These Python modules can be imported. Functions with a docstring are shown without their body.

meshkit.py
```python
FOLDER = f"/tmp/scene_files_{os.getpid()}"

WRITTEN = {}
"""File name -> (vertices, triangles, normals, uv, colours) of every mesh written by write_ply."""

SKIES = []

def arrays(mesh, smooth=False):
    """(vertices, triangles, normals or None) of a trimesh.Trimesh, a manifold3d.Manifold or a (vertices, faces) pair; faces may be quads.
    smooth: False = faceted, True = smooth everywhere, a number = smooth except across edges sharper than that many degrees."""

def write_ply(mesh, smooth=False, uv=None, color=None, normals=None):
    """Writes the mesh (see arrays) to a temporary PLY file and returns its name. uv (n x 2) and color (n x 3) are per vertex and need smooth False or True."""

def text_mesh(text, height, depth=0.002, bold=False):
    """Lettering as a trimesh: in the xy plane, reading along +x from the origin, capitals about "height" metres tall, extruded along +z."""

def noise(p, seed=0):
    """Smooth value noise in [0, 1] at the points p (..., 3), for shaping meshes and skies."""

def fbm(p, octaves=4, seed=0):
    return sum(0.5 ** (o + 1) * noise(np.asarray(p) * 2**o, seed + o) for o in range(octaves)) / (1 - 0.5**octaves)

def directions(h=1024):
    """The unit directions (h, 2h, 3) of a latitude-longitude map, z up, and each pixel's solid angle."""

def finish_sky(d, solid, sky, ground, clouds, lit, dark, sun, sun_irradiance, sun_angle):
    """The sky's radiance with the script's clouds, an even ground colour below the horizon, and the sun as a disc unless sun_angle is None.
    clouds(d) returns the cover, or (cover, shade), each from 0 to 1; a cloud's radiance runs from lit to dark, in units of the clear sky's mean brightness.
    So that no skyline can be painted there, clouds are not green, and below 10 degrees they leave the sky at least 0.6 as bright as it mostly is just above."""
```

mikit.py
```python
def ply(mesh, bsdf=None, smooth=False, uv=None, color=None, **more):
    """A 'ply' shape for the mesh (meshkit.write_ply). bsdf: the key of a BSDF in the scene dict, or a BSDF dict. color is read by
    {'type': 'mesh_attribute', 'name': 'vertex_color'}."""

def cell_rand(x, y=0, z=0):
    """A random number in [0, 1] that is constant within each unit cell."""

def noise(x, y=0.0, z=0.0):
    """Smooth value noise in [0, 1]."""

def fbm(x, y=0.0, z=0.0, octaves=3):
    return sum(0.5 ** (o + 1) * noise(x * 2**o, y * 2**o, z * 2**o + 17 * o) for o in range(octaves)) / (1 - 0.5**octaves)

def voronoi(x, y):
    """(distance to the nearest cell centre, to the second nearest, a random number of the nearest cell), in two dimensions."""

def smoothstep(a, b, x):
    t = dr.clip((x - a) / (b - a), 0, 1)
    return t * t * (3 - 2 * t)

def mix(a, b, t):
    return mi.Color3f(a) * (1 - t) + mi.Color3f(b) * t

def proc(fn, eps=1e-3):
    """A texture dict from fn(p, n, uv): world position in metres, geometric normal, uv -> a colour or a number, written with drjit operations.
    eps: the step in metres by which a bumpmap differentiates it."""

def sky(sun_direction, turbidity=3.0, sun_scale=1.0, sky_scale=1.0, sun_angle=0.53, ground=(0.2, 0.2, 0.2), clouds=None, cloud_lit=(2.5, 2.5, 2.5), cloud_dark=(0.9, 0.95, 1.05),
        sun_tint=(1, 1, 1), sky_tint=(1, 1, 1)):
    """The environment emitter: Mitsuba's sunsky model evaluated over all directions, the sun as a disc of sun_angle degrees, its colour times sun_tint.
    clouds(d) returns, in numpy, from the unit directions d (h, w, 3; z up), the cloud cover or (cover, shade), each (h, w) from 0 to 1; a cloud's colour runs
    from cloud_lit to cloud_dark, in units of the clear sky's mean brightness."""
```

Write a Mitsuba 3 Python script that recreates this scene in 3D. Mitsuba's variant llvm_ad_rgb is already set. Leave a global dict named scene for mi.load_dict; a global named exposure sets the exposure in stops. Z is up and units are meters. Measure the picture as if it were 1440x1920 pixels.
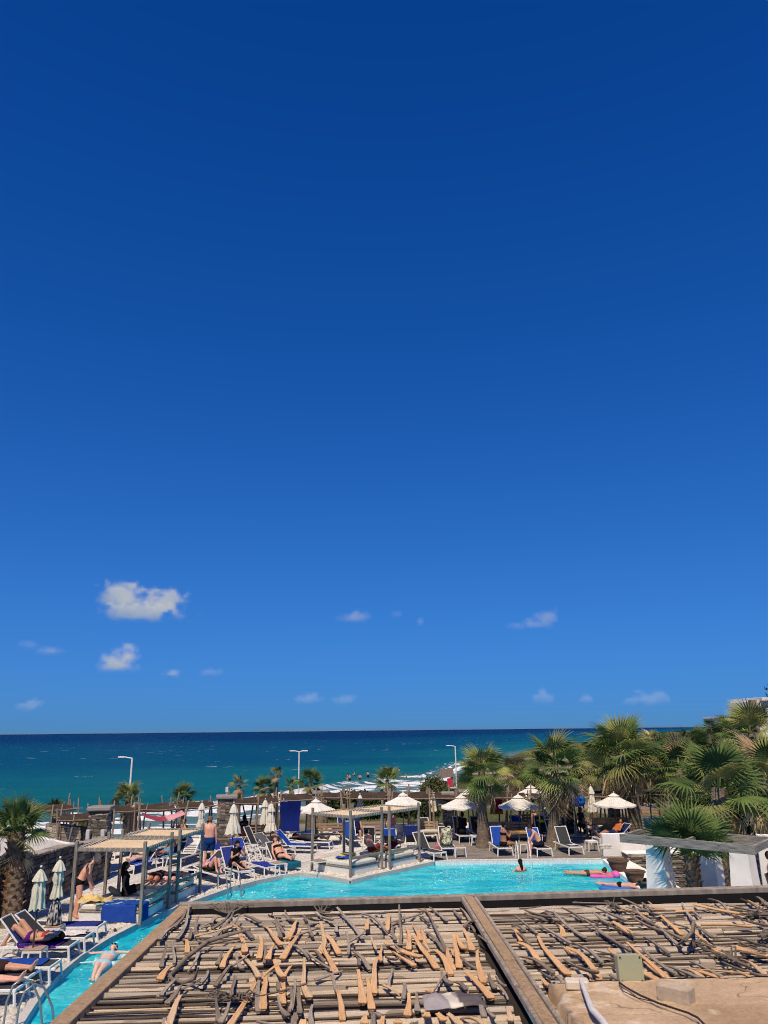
import math, random
import numpy as np, trimesh, manifold3d as m3, shapely, shapely.geometry as sg, mitsuba as mi, drjit as dr, mikit, meshkit
from shapely import affinity
from mikit import proc, noise, fbm, voronoi, cell_rand, smoothstep, mix

T = mi.ScalarTransform4f
PI = math.pi
scene, labels = {}, {}
rng = np.random.default_rng(7)

# ------------------------------------------------------------------ camera, sky, exposure
PITCH, ROLL = math.radians(15.803), math.radians(0.621)
fwd = np.array([0, math.cos(PITCH), math.sin(PITCH)])
up0 = np.array([0, -math.sin(PITCH), math.cos(PITCH)])
cam_up = up0 * math.cos(ROLL) + np.array([1, 0, 0]) * math.sin(ROLL)
EYE = np.array([0, 0, 5.0])
scene['camera'] = {'type': 'perspective', 'fov': 53.0, 'fov_axis': 'x', 'near_clip': 0.1, 'far_clip': 40000.0,
                   'to_world': T().look_at(origin=EYE.tolist(), target=(EYE + fwd).tolist(), up=cam_up.tolist())}
exposure = 1.4
SUN = (-0.152, -0.568, 0.809)

CLOUDS = [  # azimuth from north (deg, + = east), elevation (deg), half width, half height, density
    (-18.7, 8.95, 1.6, 1.35, 1.0), (-19.2, 9.6, 1.0, 0.9, 0.9), (-16.4, 8.6, 1.75, 1.15, 1.0), (-17.6, 8.1, 2.7, 0.85, 0.9), (-15.6, 9.2, 1.1, 0.75, 0.8), (-19.0, 4.45, 1.3, 0.65, 0.95), (-18.3, 5.0, 0.95, 0.75, 0.95),
    (-23.3, 5.4, 1.0, 0.42, 0.5), (-24.6, 5.7, 0.6, 0.3, 0.2), (-2.3, 8.0, 1.05, 0.5, 0.45), (10.7, 7.2, 1.4, 0.5, 0.42), (11.9, 7.6, 0.9, 0.7, 0.42), (-15.2, 3.95, 0.6, 0.33, 0.6),
    (-12.6, 4.05, 0.7, 0.38, 0.3), (-5.6, 2.2, 0.85, 0.45, 0.4), (-2.9, 2.1, 0.8, 0.4, 0.2), (18.2, 1.8, 1.5, 0.5, 0.35), (19.0, 2.0, 0.7, 0.4, 0.3), (11.2, 2.0, 0.6, 0.5, 0.3), (14.2, 1.9, 0.5, 0.3, 0.22),
    (-24.1, 1.75, 0.9, 0.42, 0.3), (2.6, 7.6, 0.4, 0.3, 0.3), (0.9, 8.2, 0.45, 0.27, 0.22), (26.2, 23.7, 0.5, 0.12, 0.16)]


def clouds(d):
    az = np.degrees(np.arctan2(d[..., 0], d[..., 1]))
    el = np.degrees(np.arcsin(np.clip(d[..., 2], -1, 1)))
    q = np.stack([az * 0.9, el * 1.3, el * 0], -1)
    q = q + 1.1 * np.stack([meshkit.fbm(q * .9 + 7, 3, 5) - .5, meshkit.fbm(q * .9 + 31, 3, 6) - .5, el * 0], -1)
    n = meshkit.fbm(q * 1.5, 6, 3) - 0.5
    cover = 0.46 * np.exp(-np.maximum(el, 0) / 10.0) * (el > -1)      # thin sea haze low in the sky, all round
    shade = np.ones(az.shape)
    for a, e, w, h, k in CLOUDS:
        near = (np.abs(az - a) < 3 * w) & (np.abs(el - e) < 3 * h)
        x, y = (az[near] - a) / w, (el[near] - e) / h
        y = np.where(y < 0, y * 1.35, y)
        r = 1 - np.sqrt(x * x + y * y) + 1.7 * n[near] + .16
        c = np.clip(r / 0.95, 0, 1)
        c = c * c * (3 - 2 * c) * k
        sh = np.clip(0.36 - 0.5 * y + 1.0 * n[near], 0, 1)
        shade[near] = np.where(c > .02, np.minimum(shade[near], sh * (c > .3) + np.maximum(sh, 1 - c / .3) * (c <= .3)), shade[near])
        cover[near] = np.maximum(cover[near], c)
    return cover, shade


scene['sky'] = mikit.sky(SUN, turbidity=1.6, ground=(0.16, 0.2, 0.24), clouds=clouds, cloud_lit=(3.3, 3.4, 3.65), cloud_dark=(1.05, 1.85, 2.9),
                         sky_tint=(0.05, 0.60, 1.40), sky_scale=0.745, sun_tint=(1.0, 0.98, 0.94))

# ------------------------------------------------------------------ helpers
def rgb(c): return {'type': 'rgb', 'value': [float(x) for x in c]}


def bsdf(name, d, two=True):
    scene[name] = {'type': 'twosided', 'bsdf': d} if two else d
    return name


def pr(color, rough=0.7, spec=0.3, **k):
    return {'type': 'principled', 'base_color': rgb(color) if isinstance(color, (tuple, list)) else color, 'roughness': rough, 'specular': spec, **k}


def numbered(key):
    if key not in scene and key not in THINGS: return key
    n = 1
    while f'{key}_{n:03d}' in scene or f'{key}_{n:03d}' in THINGS: n += 1
    return f'{key}_{n:03d}'


THINGS, COUNT = set(), {}


def free(key):
    n = COUNT.get(key, 0)
    COUNT[key] = n + 1
    return key if n == 0 else f'{key}_{n:03d}'


def thing(name, label=None, cat=None, group=None):
    key = free(name)
    THINGS.add(key)
    if label:
        labels[key] = {'label': label, 'category': cat}
        if group: labels[key]['group'] = group
    return key


def obj(name, mesh, b, parent=None, smooth=False, M=None, color=None, label=None, cat=None, group=None, kind=None, uv=None):
    """one shape entry; returns its key"""
    key = free(f'{parent}__{name}' if parent else name)
    if color is not None:
        color = np.asarray(color, float)
        angle = smooth if not isinstance(smooth, bool) and color.ndim == 1 else False
        v, f, n = meshkit.arrays(mesh, angle)
        mesh = trimesh.Trimesh(v, f, process=False)
        smooth = bool(smooth)
        if color.ndim == 1: color = np.tile(color, (len(v), 1))
    d = mikit.ply(mesh, b, smooth=smooth, color=color, uv=uv)
    if M is not None: d['to_world'] = T(np.asarray(M, float))
    scene[key] = d
    say(key, label, cat, group, kind)
    return key


def say(key, label=None, cat=None, group=None, kind=None):
    e = {k: v for k, v in (('label', label), ('category', cat), ('group', group), ('kind', kind)) if v}
    if e: labels[key] = {**labels.get(key, {}), **e}


def again(name, src, parent=None, M=None, b=None):
    """a copy of the shape dict src under a new key"""
    key = free(f'{parent}__{name}' if parent else name)
    d = dict(src)
    if M is not None: d['to_world'] = T(np.asarray(M, float))
    if b: d['bsdf'] = {'type': 'ref', 'id': b}
    scene[key] = d
    return key


def mat(loc=(0, 0, 0), rz=0.0, s=1.0, R=None):
    m = np.eye(4)
    c, k = math.cos(rz), math.sin(rz)
    m[:3, :3] = np.array([[c, -k, 0], [k, c, 0], [0, 0, 1]]) if R is None else R
    m[:3, :3] = m[:3, :3] @ np.diag(np.broadcast_to(s, 3))
    m[:3, 3] = loc
    return m


def xf(mesh, M):
    m = mesh.copy()
    m.apply_transform(M)
    return m


def cat(ms): return trimesh.util.concatenate(ms)


def box(x0, x1, y0, y1, z0, z1, c=0.0):
    """axis box, optionally with chamfered edges"""
    if c <= 0:
        b = trimesh.creation.box((x1 - x0, y1 - y0, z1 - z0))
    else:
        a, bb, d = (x1 - x0) / 2, (y1 - y0) / 2, (z1 - z0) / 2
        c = min(c, a * .45, bb * .45, d * .45)
        p = []
        for s in np.ndindex(2, 2, 2):
            s = np.array(s) * 2 - 1
            p += [s * (a - c, bb - c, d), s * (a - c, bb, d - c), s * (a, bb - c, d - c)]
        b = trimesh.Trimesh(p, process=False).convex_hull
    b.apply_translation(((x0 + x1) / 2, (y0 + y1) / 2, (z0 + z1) / 2))
    return b


def tube(pts, r, n=8, cap=True):
    """round tube through the points; r a number or one per point"""
    p = np.asarray(pts, float)
    r = np.broadcast_to(np.asarray(r, float), (len(p),))
    t = np.gradient(p, axis=0)
    t /= np.linalg.norm(t, axis=1, keepdims=True) + 1e-12
    u = np.cross(t[0], (0, 0, 1) if abs(t[0][2]) < .9 else (1, 0, 0))
    V = []
    for i in range(len(p)):
        u = u - t[i] * (u @ t[i]); u /= np.linalg.norm(u) + 1e-12
        w = np.cross(t[i], u)
        a = np.arange(n) * 2 * PI / n
        V.append(p[i] + r[i] * (np.cos(a)[:, None] * u + np.sin(a)[:, None] * w))
    V = np.vstack(V)
    F = []
    for i in range(len(p) - 1):
        for k in range(n):
            a, b_ = i * n + k, i * n + (k + 1) % n
            F += [(a, b_, b_ + n), (a, b_ + n, a + n)]
    if cap:
        F += [(0, k + 1, k) for k in range(1, n - 1)]
        o = (len(p) - 1) * n
        F += [(o, o + k, o + k + 1) for k in range(1, n - 1)]
    return trimesh.Trimesh(V, F, process=False)


def bar(a, b, w, h=None, up=(0, 0, 1), c=0.0):
    """rectangular bar from a to b, w wide, h high"""
    a, b = np.asarray(a, float), np.asarray(b, float)
    h = w if h is None else h
    d = b - a; L = np.linalg.norm(d); d /= L
    u = np.asarray(up, float)
    if abs(d @ u) > .98: u = np.array([0, 1.0, 0])
    s = np.cross(d, u); s /= np.linalg.norm(s); u = np.cross(s, d)
    m = box(-w / 2, w / 2, 0, L, -h / 2, h / 2, c)
    M = np.eye(4); M[:3, 0], M[:3, 1], M[:3, 2], M[:3, 3] = s, d, u, a
    m.apply_transform(M)
    return m


def lathe(prof, n=24):
    return trimesh.creation.revolve(np.asarray(prof, float), sections=n)


def poly_sheet(poly, z, h):
    """polygon (shapely) as a slab from z-h to z"""
    ms = [trimesh.creation.extrude_polygon(g, h, engine='earcut') for g in getattr(poly, 'geoms', [poly]) if g.geom_type == 'Polygon' and g.area > 1e-4]
    if not ms: return None
    m = cat(ms); m.apply_translation((0, 0, z - h))
    return m


def grid(xs, ys, zf):
    X, Y = np.meshgrid(xs, ys)
    Z = zf(X, Y)
    V = np.stack([X, Y, Z], -1).reshape(-1, 3)
    n, k = len(xs), len(ys)
    i = (np.arange(k - 1)[:, None] * n + np.arange(n - 1)).ravel()
    F = np.vstack([np.stack([i, i + 1, i + n + 1], 1), np.stack([i, i + n + 1, i + n], 1)])
    return trimesh.Trimesh(V, F, process=False)


def ss(a, b, x):
    t = np.clip((np.asarray(x, float) - a) / (b - a), 0, 1)
    return t * t * (3 - 2 * t)

# ------------------------------------------------------------------ shared materials
VC = {'type': 'mesh_attribute', 'name': 'vertex_color'}
bsdf('tinted_matt', {'type': 'diffuse', 'reflectance': VC})
bsdf('tinted_satin', pr(VC, 0.55, 0.35))
bsdf('tinted_skin', pr(VC, 0.5, 0.35))
bsdf('white_metal', pr((.78, .78, .76), 0.4, 0.5))
bsdf('steel', pr((.36, .36, .35), .35, .5, metallic=.55))
bsdf('dark_mesh_fabric', pr((.045, .048, .052), 0.8, 0.2))


def grain(c0, c1, along=(0, 1), fine=60.0, long=3.0, dirt=None):
    """wood grain: streaks stretched along the direction"""
    ax, ay = along
    def fn(p, n, uv):
        a, b = p.x * ax + p.y * ay + p.z * .1, p.x * -ay + p.y * ax
        g = fbm(a * long, b * fine, p.z * fine, 3)
        k = fbm(a * 1.7 + 31, b * 2.3, p.z * 2.0, 3)
        t = dr.clip(g * 1.3 - .15 + (k - .5) * .8, 0, 1)
        return mix(c0, c1, t)
    return fn


bsdf('weathered_wood', pr(proc(lambda p, n, uv: mix((.16, .14, .115), (.36, .32, .27), dr.clip(fbm(p.x * 25, p.y * 25, p.z * 4, 3) * 1.4 - .2, 0, 1))), .85, .15))
bsdf('post_wood', pr(proc(lambda p, n, uv: mix((.17, .135, .10), (.42, .34, .26), dr.clip(fbm(p.x * 22, p.y * 22, p.z * 3, 3) * 1.4 - .2, 0, 1))), .85, .15))
bsdf('white_wall', pr(proc(lambda p, n, uv: mix((.66, .65, .62), (.82, .81, .79), dr.clip(fbm(p.x * 1.3, p.y * 1.3, p.z * 2.2, 4) * 1.6 - .3, 0, 1))), .85, .2))
bsdf('mortar', pr((.12, .11, .10), .95, .1))

# ------------------------------------------------------------------ terrain, beach, sea
SEA = -4.0
SX = [-900, -200, -60, -32, -18, -8, -2, 6, 11, 17, 44, 124, 373, 900, 4000]
SY = [60, 64, 68, 74, 90, 112, 120, 128, 150, 185, 275, 490, 1080, 2200, 9000]
EX = [-900, -40, -9, -3, 30, 60, 900]
EY = [36, 36, 38, 46, 49, 54, 60]
def shore(x): return np.interp(x, SX, SY)
def edge(x): return np.interp(x, EX, EY)


def land(X, Y):
    e, s = edge(X), shore(X)
    high = -3.4 + 3.0 * ss(15, 60, X)
    z = -0.12 + (high + .12) * ss(0, 7, Y - e)
    z = z + (SEA - .5 - high) * ss(-26, 4, Y - s)
    z = np.where(Y > s + 4, SEA - .5 - (Y - s - 4) * .05, z)
    return np.maximum(z, -12) + (meshkit.fbm(np.stack([X * .3, Y * .3, X * 0], -1), 3, 5) - .5) * .25 * ss(2, 9, Y - e)


def sand_fn(p, n, uv):
    k = fbm(p.x * .35, p.y * .35, 0, 4)
    grass = smoothstep(.32, .50, fbm(p.x * .12 + 9, p.y * .12, 0, 3) + smoothstep(-2.6, -.4, p.z) * .18)
    sand = mix((.13, .115, .095), (.23, .205, .17), k)
    green = mix((.03, .042, .015), (.085, .09, .035), fbm(p.x * 3, p.y * 3, 0, 3))
    c = mix(sand, green, grass)
    return mix(c, (.22, .19, .15), smoothstep(-3.7, -4.1, p.z))


bsdf('sand_and_scrub', pr(proc(sand_fn), .95, .1))
xs = np.concatenate([np.linspace(-900, -60, 15)[:-1], np.linspace(-60, 60, 121), np.linspace(60, 900, 30)[1:], [1500, 2500, 4000]])
ys = np.concatenate([np.linspace(34, 80, 70), np.linspace(80, 300, 60)[1:], np.geomspace(300, 6000, 25)[1:]])
obj('beach_ground', grid(xs, ys, land), 'sand_and_scrub', smooth=True, kind='structure', label='sandy ground with scrub falling to the beach')


def swell(X, Y):
    s = Y - shore(X)
    dist = np.hypot(X, Y)
    w = meshkit.noise(np.stack([X * .02, Y * .02, X * 0], -1), 2) - .5
    ph = s + w * 26
    amp = np.exp(-((X + 5) / 90) ** 2) * 0 + 1
    z = 0
    for c, wd, a in ((7, 2.6, .3), (19, 3.2, .75), (37, 3.6, .7), (60, 5, .45), (88, 7, .35)):
        loc = meshkit.noise(np.stack([X * .035 + c, X * 0, X * 0], -1), 4)
        z = z + a * (.25 + loc) * np.exp(-((ph - c) / wd) ** 2)
    z = z + .22 * (meshkit.fbm(np.stack([X * .12, Y * .28, X * 0], -1), 3, 8) - .5) * np.clip(250 / np.maximum(dist, 1), 0, 1)
    return SEA + z


def sea_fn(p, n, uv):
    # distance seaward of the shoreline, straight pieces as in SX, SY
    x = p.x
    sh = mi.Float(SY[0])
    for i in range(1, len(SX) - 2):
        sh = dr.select(x > SX[i], SY[i] + (x - SX[i]) * ((SY[i + 1] - SY[i]) / (SX[i + 1] - SX[i])), sh)
    w = noise(p.x * .02, p.y * .02, 0) - .5
    s = p.y - sh
    q = s + w * 26
    big = fbm(p.x * .012, p.y * .03, 3, 3)
    c = mix((.10, .17, .165), (.004, .105, .125), smoothstep(0, 45, s + (big - .5) * 40))
    c = mix(c, (.001, .058, .115), smoothstep(50, 240, s + (big - .5) * 160))
    c = mix(c, (.001, .024, .085), smoothstep(220, 1100, s + (big - .5) * 300))
    # foam: torn strips on the breaking crests, and the wash on the sand
    foam = mi.Float(0)
    t1 = fbm(p.x * .35, p.y * .8, 0, 4)
    for a, wd, k in ((4, 6.0, .43), (16.5, 5.0, .45), (35, 4.0, .54), (27, 6.0, .60)):
        band = dr.exp(-dr.square((q - a) / wd))
        loc = noise(p.x * .05 + a, 3.3, 0)
        foam = dr.maximum(foam, smoothstep(k, k + .12, band * (.42 + .5 * loc) + (t1 - .5) * .75) * smoothstep(34, 16, p.x))
    specks = .7 * smoothstep(.91, .95, noise(p.x * .09, p.y * .35, 1)) * smoothstep(.70, .8, noise(p.x * .5, p.y * 1.2, 2)) * smoothstep(50, 120, s) * smoothstep(900, 300, s)
    return mix(c, (.78, .80, .80), dr.clip(foam + specks, 0, 1))


def sea_bump(p, n, uv):
    return fbm(p.x * .35, p.y * .9, 0, 4) * 1.0


bsdf('sea_water', {'type': 'bumpmap', 'arbitrary': proc(sea_bump, .05), 'scale': 0.5, 'bsdf': pr(proc(sea_fn), .4, .14)})
ax = np.concatenate([np.linspace(-1.2, -.7, 12)[:-1], np.linspace(-.7, .75, 260), np.linspace(.75, 1.3, 12)[1:]])
ry = np.concatenate([np.linspace(55, 260, 300), np.geomspace(260, 16000, 70)[1:]])
A, Rr = np.meshgrid(ax, ry)
V = np.stack([np.tan(A) * Rr, Rr, 0 * A], -1)
V[..., 2] = swell(V[..., 0], V[..., 1])
n, k = len(ax), len(ry)
i = (np.arange(k - 1)[:, None] * n + np.arange(n - 1)).ravel()
obj('sea', trimesh.Trimesh(V.reshape(-1, 3), np.vstack([np.stack([i, i + 1, i + n + 1], 1), np.stack([i, i + n + 1, i + n], 1)]), process=False), 'sea_water', smooth=True,
    kind='structure', label='deep blue sea turning teal and foaming at the shore')

# ------------------------------------------------------------------ pool
WATER = -0.14
pool_pts = [(-6.095, 13.543, -0.140), (-6.431, 15.188, -0.140), (-6.663, 16.218, -0.140), (-6.925, 17.446, -0.140), (-7.107, 18.671, -0.140), (-7.168, 20.094, -0.140), (-7.048, 21.765, -0.140), (-6.806, 23.166, -0.140), (-6.485, 24.507, -0.140), (-6.005, 25.944, -0.140), (-5.264, 27.990, -0.140),
            (-4.581, 29.227, -0.140), (-3.791, 30.271, -0.140), (-3.218, 30.655, -0.140), (-2.449, 30.296, -0.140), (-1.302, 29.139, -0.140), (-0.526, 30.184, -0.140), (0.655, 31.514, -0.140), (1.845, 32.981, -0.140), (8.449, 32.930, -0.140), (8.227, 29.675, -0.140), (8.072, 26.946, -0.140)]
pool2 = [p[:2] for p in pool_pts]
PFAR = (pool2[-4], pool2[-3])
pool_poly = sg.Polygon(pool2 + [(pool2[-1][0] + .1, 12.0), (pool2[0][0] + .4, 12.0)]).buffer(0)
west = sg.LineString([(pool2[0][0] + .4, 12.0)] + pool2[:19])


def chaikin(ls, n=2):
    p = np.array(ls.coords)
    for _ in range(n):
        q = [p[0]]
        for a, b in zip(p[:-1], p[1:]):
            q += [a * .75 + b * .25, a * .25 + b * .75]
        p = np.array(q + [p[-1]])
    return sg.LineString(p)


def tile_fn(p, n, uv):
    g = dr.abs(n.z)
    u = dr.select(g > .5, p.x, p.x + p.y) * 6.0
    v = dr.select(g > .5, p.y, p.z) * 6.0
    fu, fv = u - dr.floor(u), v - dr.floor(v)
    line = dr.maximum(smoothstep(.93, .98, fu), smoothstep(.93, .98, fv))
    c = mix((.10, .56, .70), (.13, .64, .76), cell_rand(dr.floor(u), dr.floor(v), 1))
    return mix(c, (.30, .62, .70), line)


bsdf('pool_tiling', pr(proc(tile_fn), .3, .4))
basin = [poly_sheet(pool_poly.buffer(.05), -1.35, .1)]
ring = pool_poly.buffer(.12).difference(pool_poly)
basin.append(poly_sheet(ring, -.11, 1.25))
obj('pool_basin', cat(basin), 'pool_tiling', kind='structure', label='turquoise tiled basin of the swimming pool')


def ripple(X, Y):
    p = np.stack([X, Y, X * 0], -1)
    a = meshkit.fbm(p * (1.1, 2.2, 1), 3, 11) - .5
    b = meshkit.fbm(p * (3.1, 6.5, 1) + 3.3, 2, 12) - .5
    return WATER + .064 * a + .036 * b


minx, miny, maxx, maxy = pool_poly.bounds
gx, gy = np.arange(minx - .1, maxx + .1, .085), np.arange(14.5, maxy + .1, .085)
wm = grid(gx, gy, ripple)
c = wm.triangles_center
keep = shapely.contains_xy(pool_poly.buffer(.06), c[:, 0], c[:, 1])
wm = trimesh.Trimesh(wm.vertices, wm.faces[keep], process=False); wm.remove_unreferenced_vertices()


def water_fn(p, n, uv):
    k = fbm(p.x * .9, p.y * 2.0, 0, 4)
    return mix((.004, .56, .74), (.06, .80, .88), smoothstep(.3, .7, k))  # highlight streaks and deeper blue streaks are put into the water colour


scene['pool_water_body'] = {'type': 'blendbsdf', 'weight': 0.62, 'a': {'type': 'thindielectric', 'int_ior': 1.33}, 'b': {'type': 'twosided', 'bsdf': {'type': 'bumpmap', 'arbitrary': proc(lambda p, n, uv: fbm(p.x * 3.6, p.y * 7.0, 0, 3), .02), 'scale': .30, 'bsdf': pr(proc(water_fn), .12, .35)}}}
obj('pool_water', wm, 'pool_water_body', smooth=True, kind='structure', label='bright turquoise rippling water of the pool')

# ------------------------------------------------------------------ deck
deck_hole = pool_poly.buffer(.02)
court = sg.Polygon([(9.45, 33.2), (40, 33.2), (40, 10), (9.45, 10)])          # lower court behind the pillars
flat = sg.Polygon([(-60, 9.6), (60, 9.6), (60, 47), (5, 46), (-3, 44.5), (-9, 37.5), (-60, 36)])
bsdf('screed', pr(proc(lambda p, n, uv: mix((.13, .12, .11), (.19, .18, .165), fbm(p.x * 2, p.y * 2, 0, 4))), .9, .1))
obj('ground', poly_sheet(flat.difference(deck_hole).difference(court), -.035, .3), 'screed', kind='structure', label='concrete terrace bed under the deck boards')
bsdf('court_floor', pr((.30, .30, .29), .9, .1))
obj('court_ground', poly_sheet(court, -1.3, .1), 'court_floor', kind='structure', label='lower paved court behind the white pillars')

bsdf('coping', pr(proc(lambda p, n, uv: mix((.42, .41, .39), (.56, .55, .52), fbm(p.x * 2.5, p.y * 2.5, p.z, 4))), .8, .2))
wline = chaikin(west)
coping = wline.buffer(.19, cap_style='flat').difference(pool_poly)
obj('pool_coping', poly_sheet(coping, .012, .16), 'coping', kind='structure', label='pale concrete lip along the curved pool edge')
stones_zone = wline.buffer(.50, cap_style='flat').difference(wline.buffer(.19, cap_style='flat')).difference(pool_poly)
far_cop = sg.Polygon([(PFAR[0][0] - .3, PFAR[0][1]), (PFAR[1][0], PFAR[1][1]), (PFAR[1][0], PFAR[1][1] + .32), (PFAR[0][0] - .3, PFAR[0][1] + .32)])
obj('far_coping', poly_sheet(far_cop.difference(pool_poly), .014, .15), 'coping', kind='structure', label='grey coping at the far end of the pool')
right_cop = sg.Polygon([(pool2[-3][0], pool2[-3][1] + .05), (pool2[-3][0] + .95, pool2[-3][1] + .05), (9.43, 26), (9.43, 12), (pool2[-1][0] + .1, 12), (pool2[-1][0], pool2[-1][1])])
obj('pool_terrace', poly_sheet(right_cop.buffer(0).difference(pool_poly), .016, .3), 'white_wall', kind='structure', label='white rendered ledge along the right side of the pool')

boards = flat.intersection(sg.Polygon([(-10.6, 12), (-10.6, 38), (-8, 44), (16, 45.6), (16, 33.4), (9.4, 33.4), (9.4, 12)])).difference(wline.buffer(.50, cap_style='flat')).difference(pool_poly.buffer(.02)).difference(far_cop).difference(right_cop.buffer(0))
for nm, c0, c1 in (('deck_board_pale', (.45, .44, .415), (.60, .585, .555)), ('deck_board_mid', (.36, .35, .33), (.50, .485, .455)), ('deck_board_brown', (.12, .11, .10), (.24, .22, .195))):
    bsdf(nm, pr(proc(grain(c0, c1, (math.cos(1.06), math.sin(1.06)) if 'brown' not in nm else (1, 0), 26, 2.2)), .85, .15))
pieces = []


def lay(poly, ang, w, kinds):
    """clip straight boards against the polygon"""
    c = poly.centroid
    q = affinity.rotate(poly, -math.degrees(ang), origin=(0, 0))
    x0, y0, x1, y1 = q.bounds
    for j in range(int((y1 - y0) / w) + 1):
        y = y0 + j * w
        x = x0 - rng.uniform(0, 4)
        while x < x1:
            L = rng.uniform(3.4, 5.2)
            g = sg.box(x, y, x + L - .006, y + w - .016).intersection(q)
            x += L
            for gg in getattr(g, 'geoms', [g]):
                if gg.geom_type == 'Polygon' and gg.area > .02:
                    pieces.append((affinity.rotate(gg, math.degrees(ang), origin=(0, 0)), kinds[int(rng.integers(len(kinds)))], rng.uniform(-.004, .004)))


right_zone = sg.Polygon([(1.75, 33.2), (20, 33.2), (20, 39.5), (1.75, 39.5)])
lay(boards.difference(right_zone), 1.06, .15, ['deck_board_pale', 'deck_board_pale', 'deck_board_mid'])
lay(boards.intersection(right_zone), .03, .14, ['deck_board_brown'])
pieces.sort(key=lambda g: g[0].distance(sg.Point(-8, 14)))
shown = 0
rest = {}
for g, b, dz in pieces:
    m = poly_sheet(g, dz, .03)
    if m is None: continue
    cx, cy = g.centroid.x, g.centroid.y
    if shown < 290 and g.area > .12 and cx < -4:
        obj('plank', m, b, 'pool_deck'); shown += 1
    else: rest.setdefault(b, []).append(m)
for b, ms in rest.items():
    obj('boards', cat(ms), b, 'pool_deck', kind='stuff')
say('pool_deck', kind='structure', label='weathered grey timber deck round the pool')

# far pool wall: row of pale tiles above the water
tiles = thing('tile_band', 'row of white tiles above the waterline at the far pool end', 'tiles')
n = 60
for i in range(n):
    a = np.array(PFAR[0]) + (np.array(PFAR[1]) - np.array(PFAR[0])) * (i / n)
    w = (PFAR[1][0] - PFAR[0][0]) / n
    sh = (rng.uniform(-.03, .03))
    obj('tile', box(a[0] + .004, a[0] + w - .004, a[1] - .012, a[1] + .02, WATER - .12, -.012), 'tinted_satin', tiles, color=(.66 + sh, .78 + sh, .80 + sh))

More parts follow.
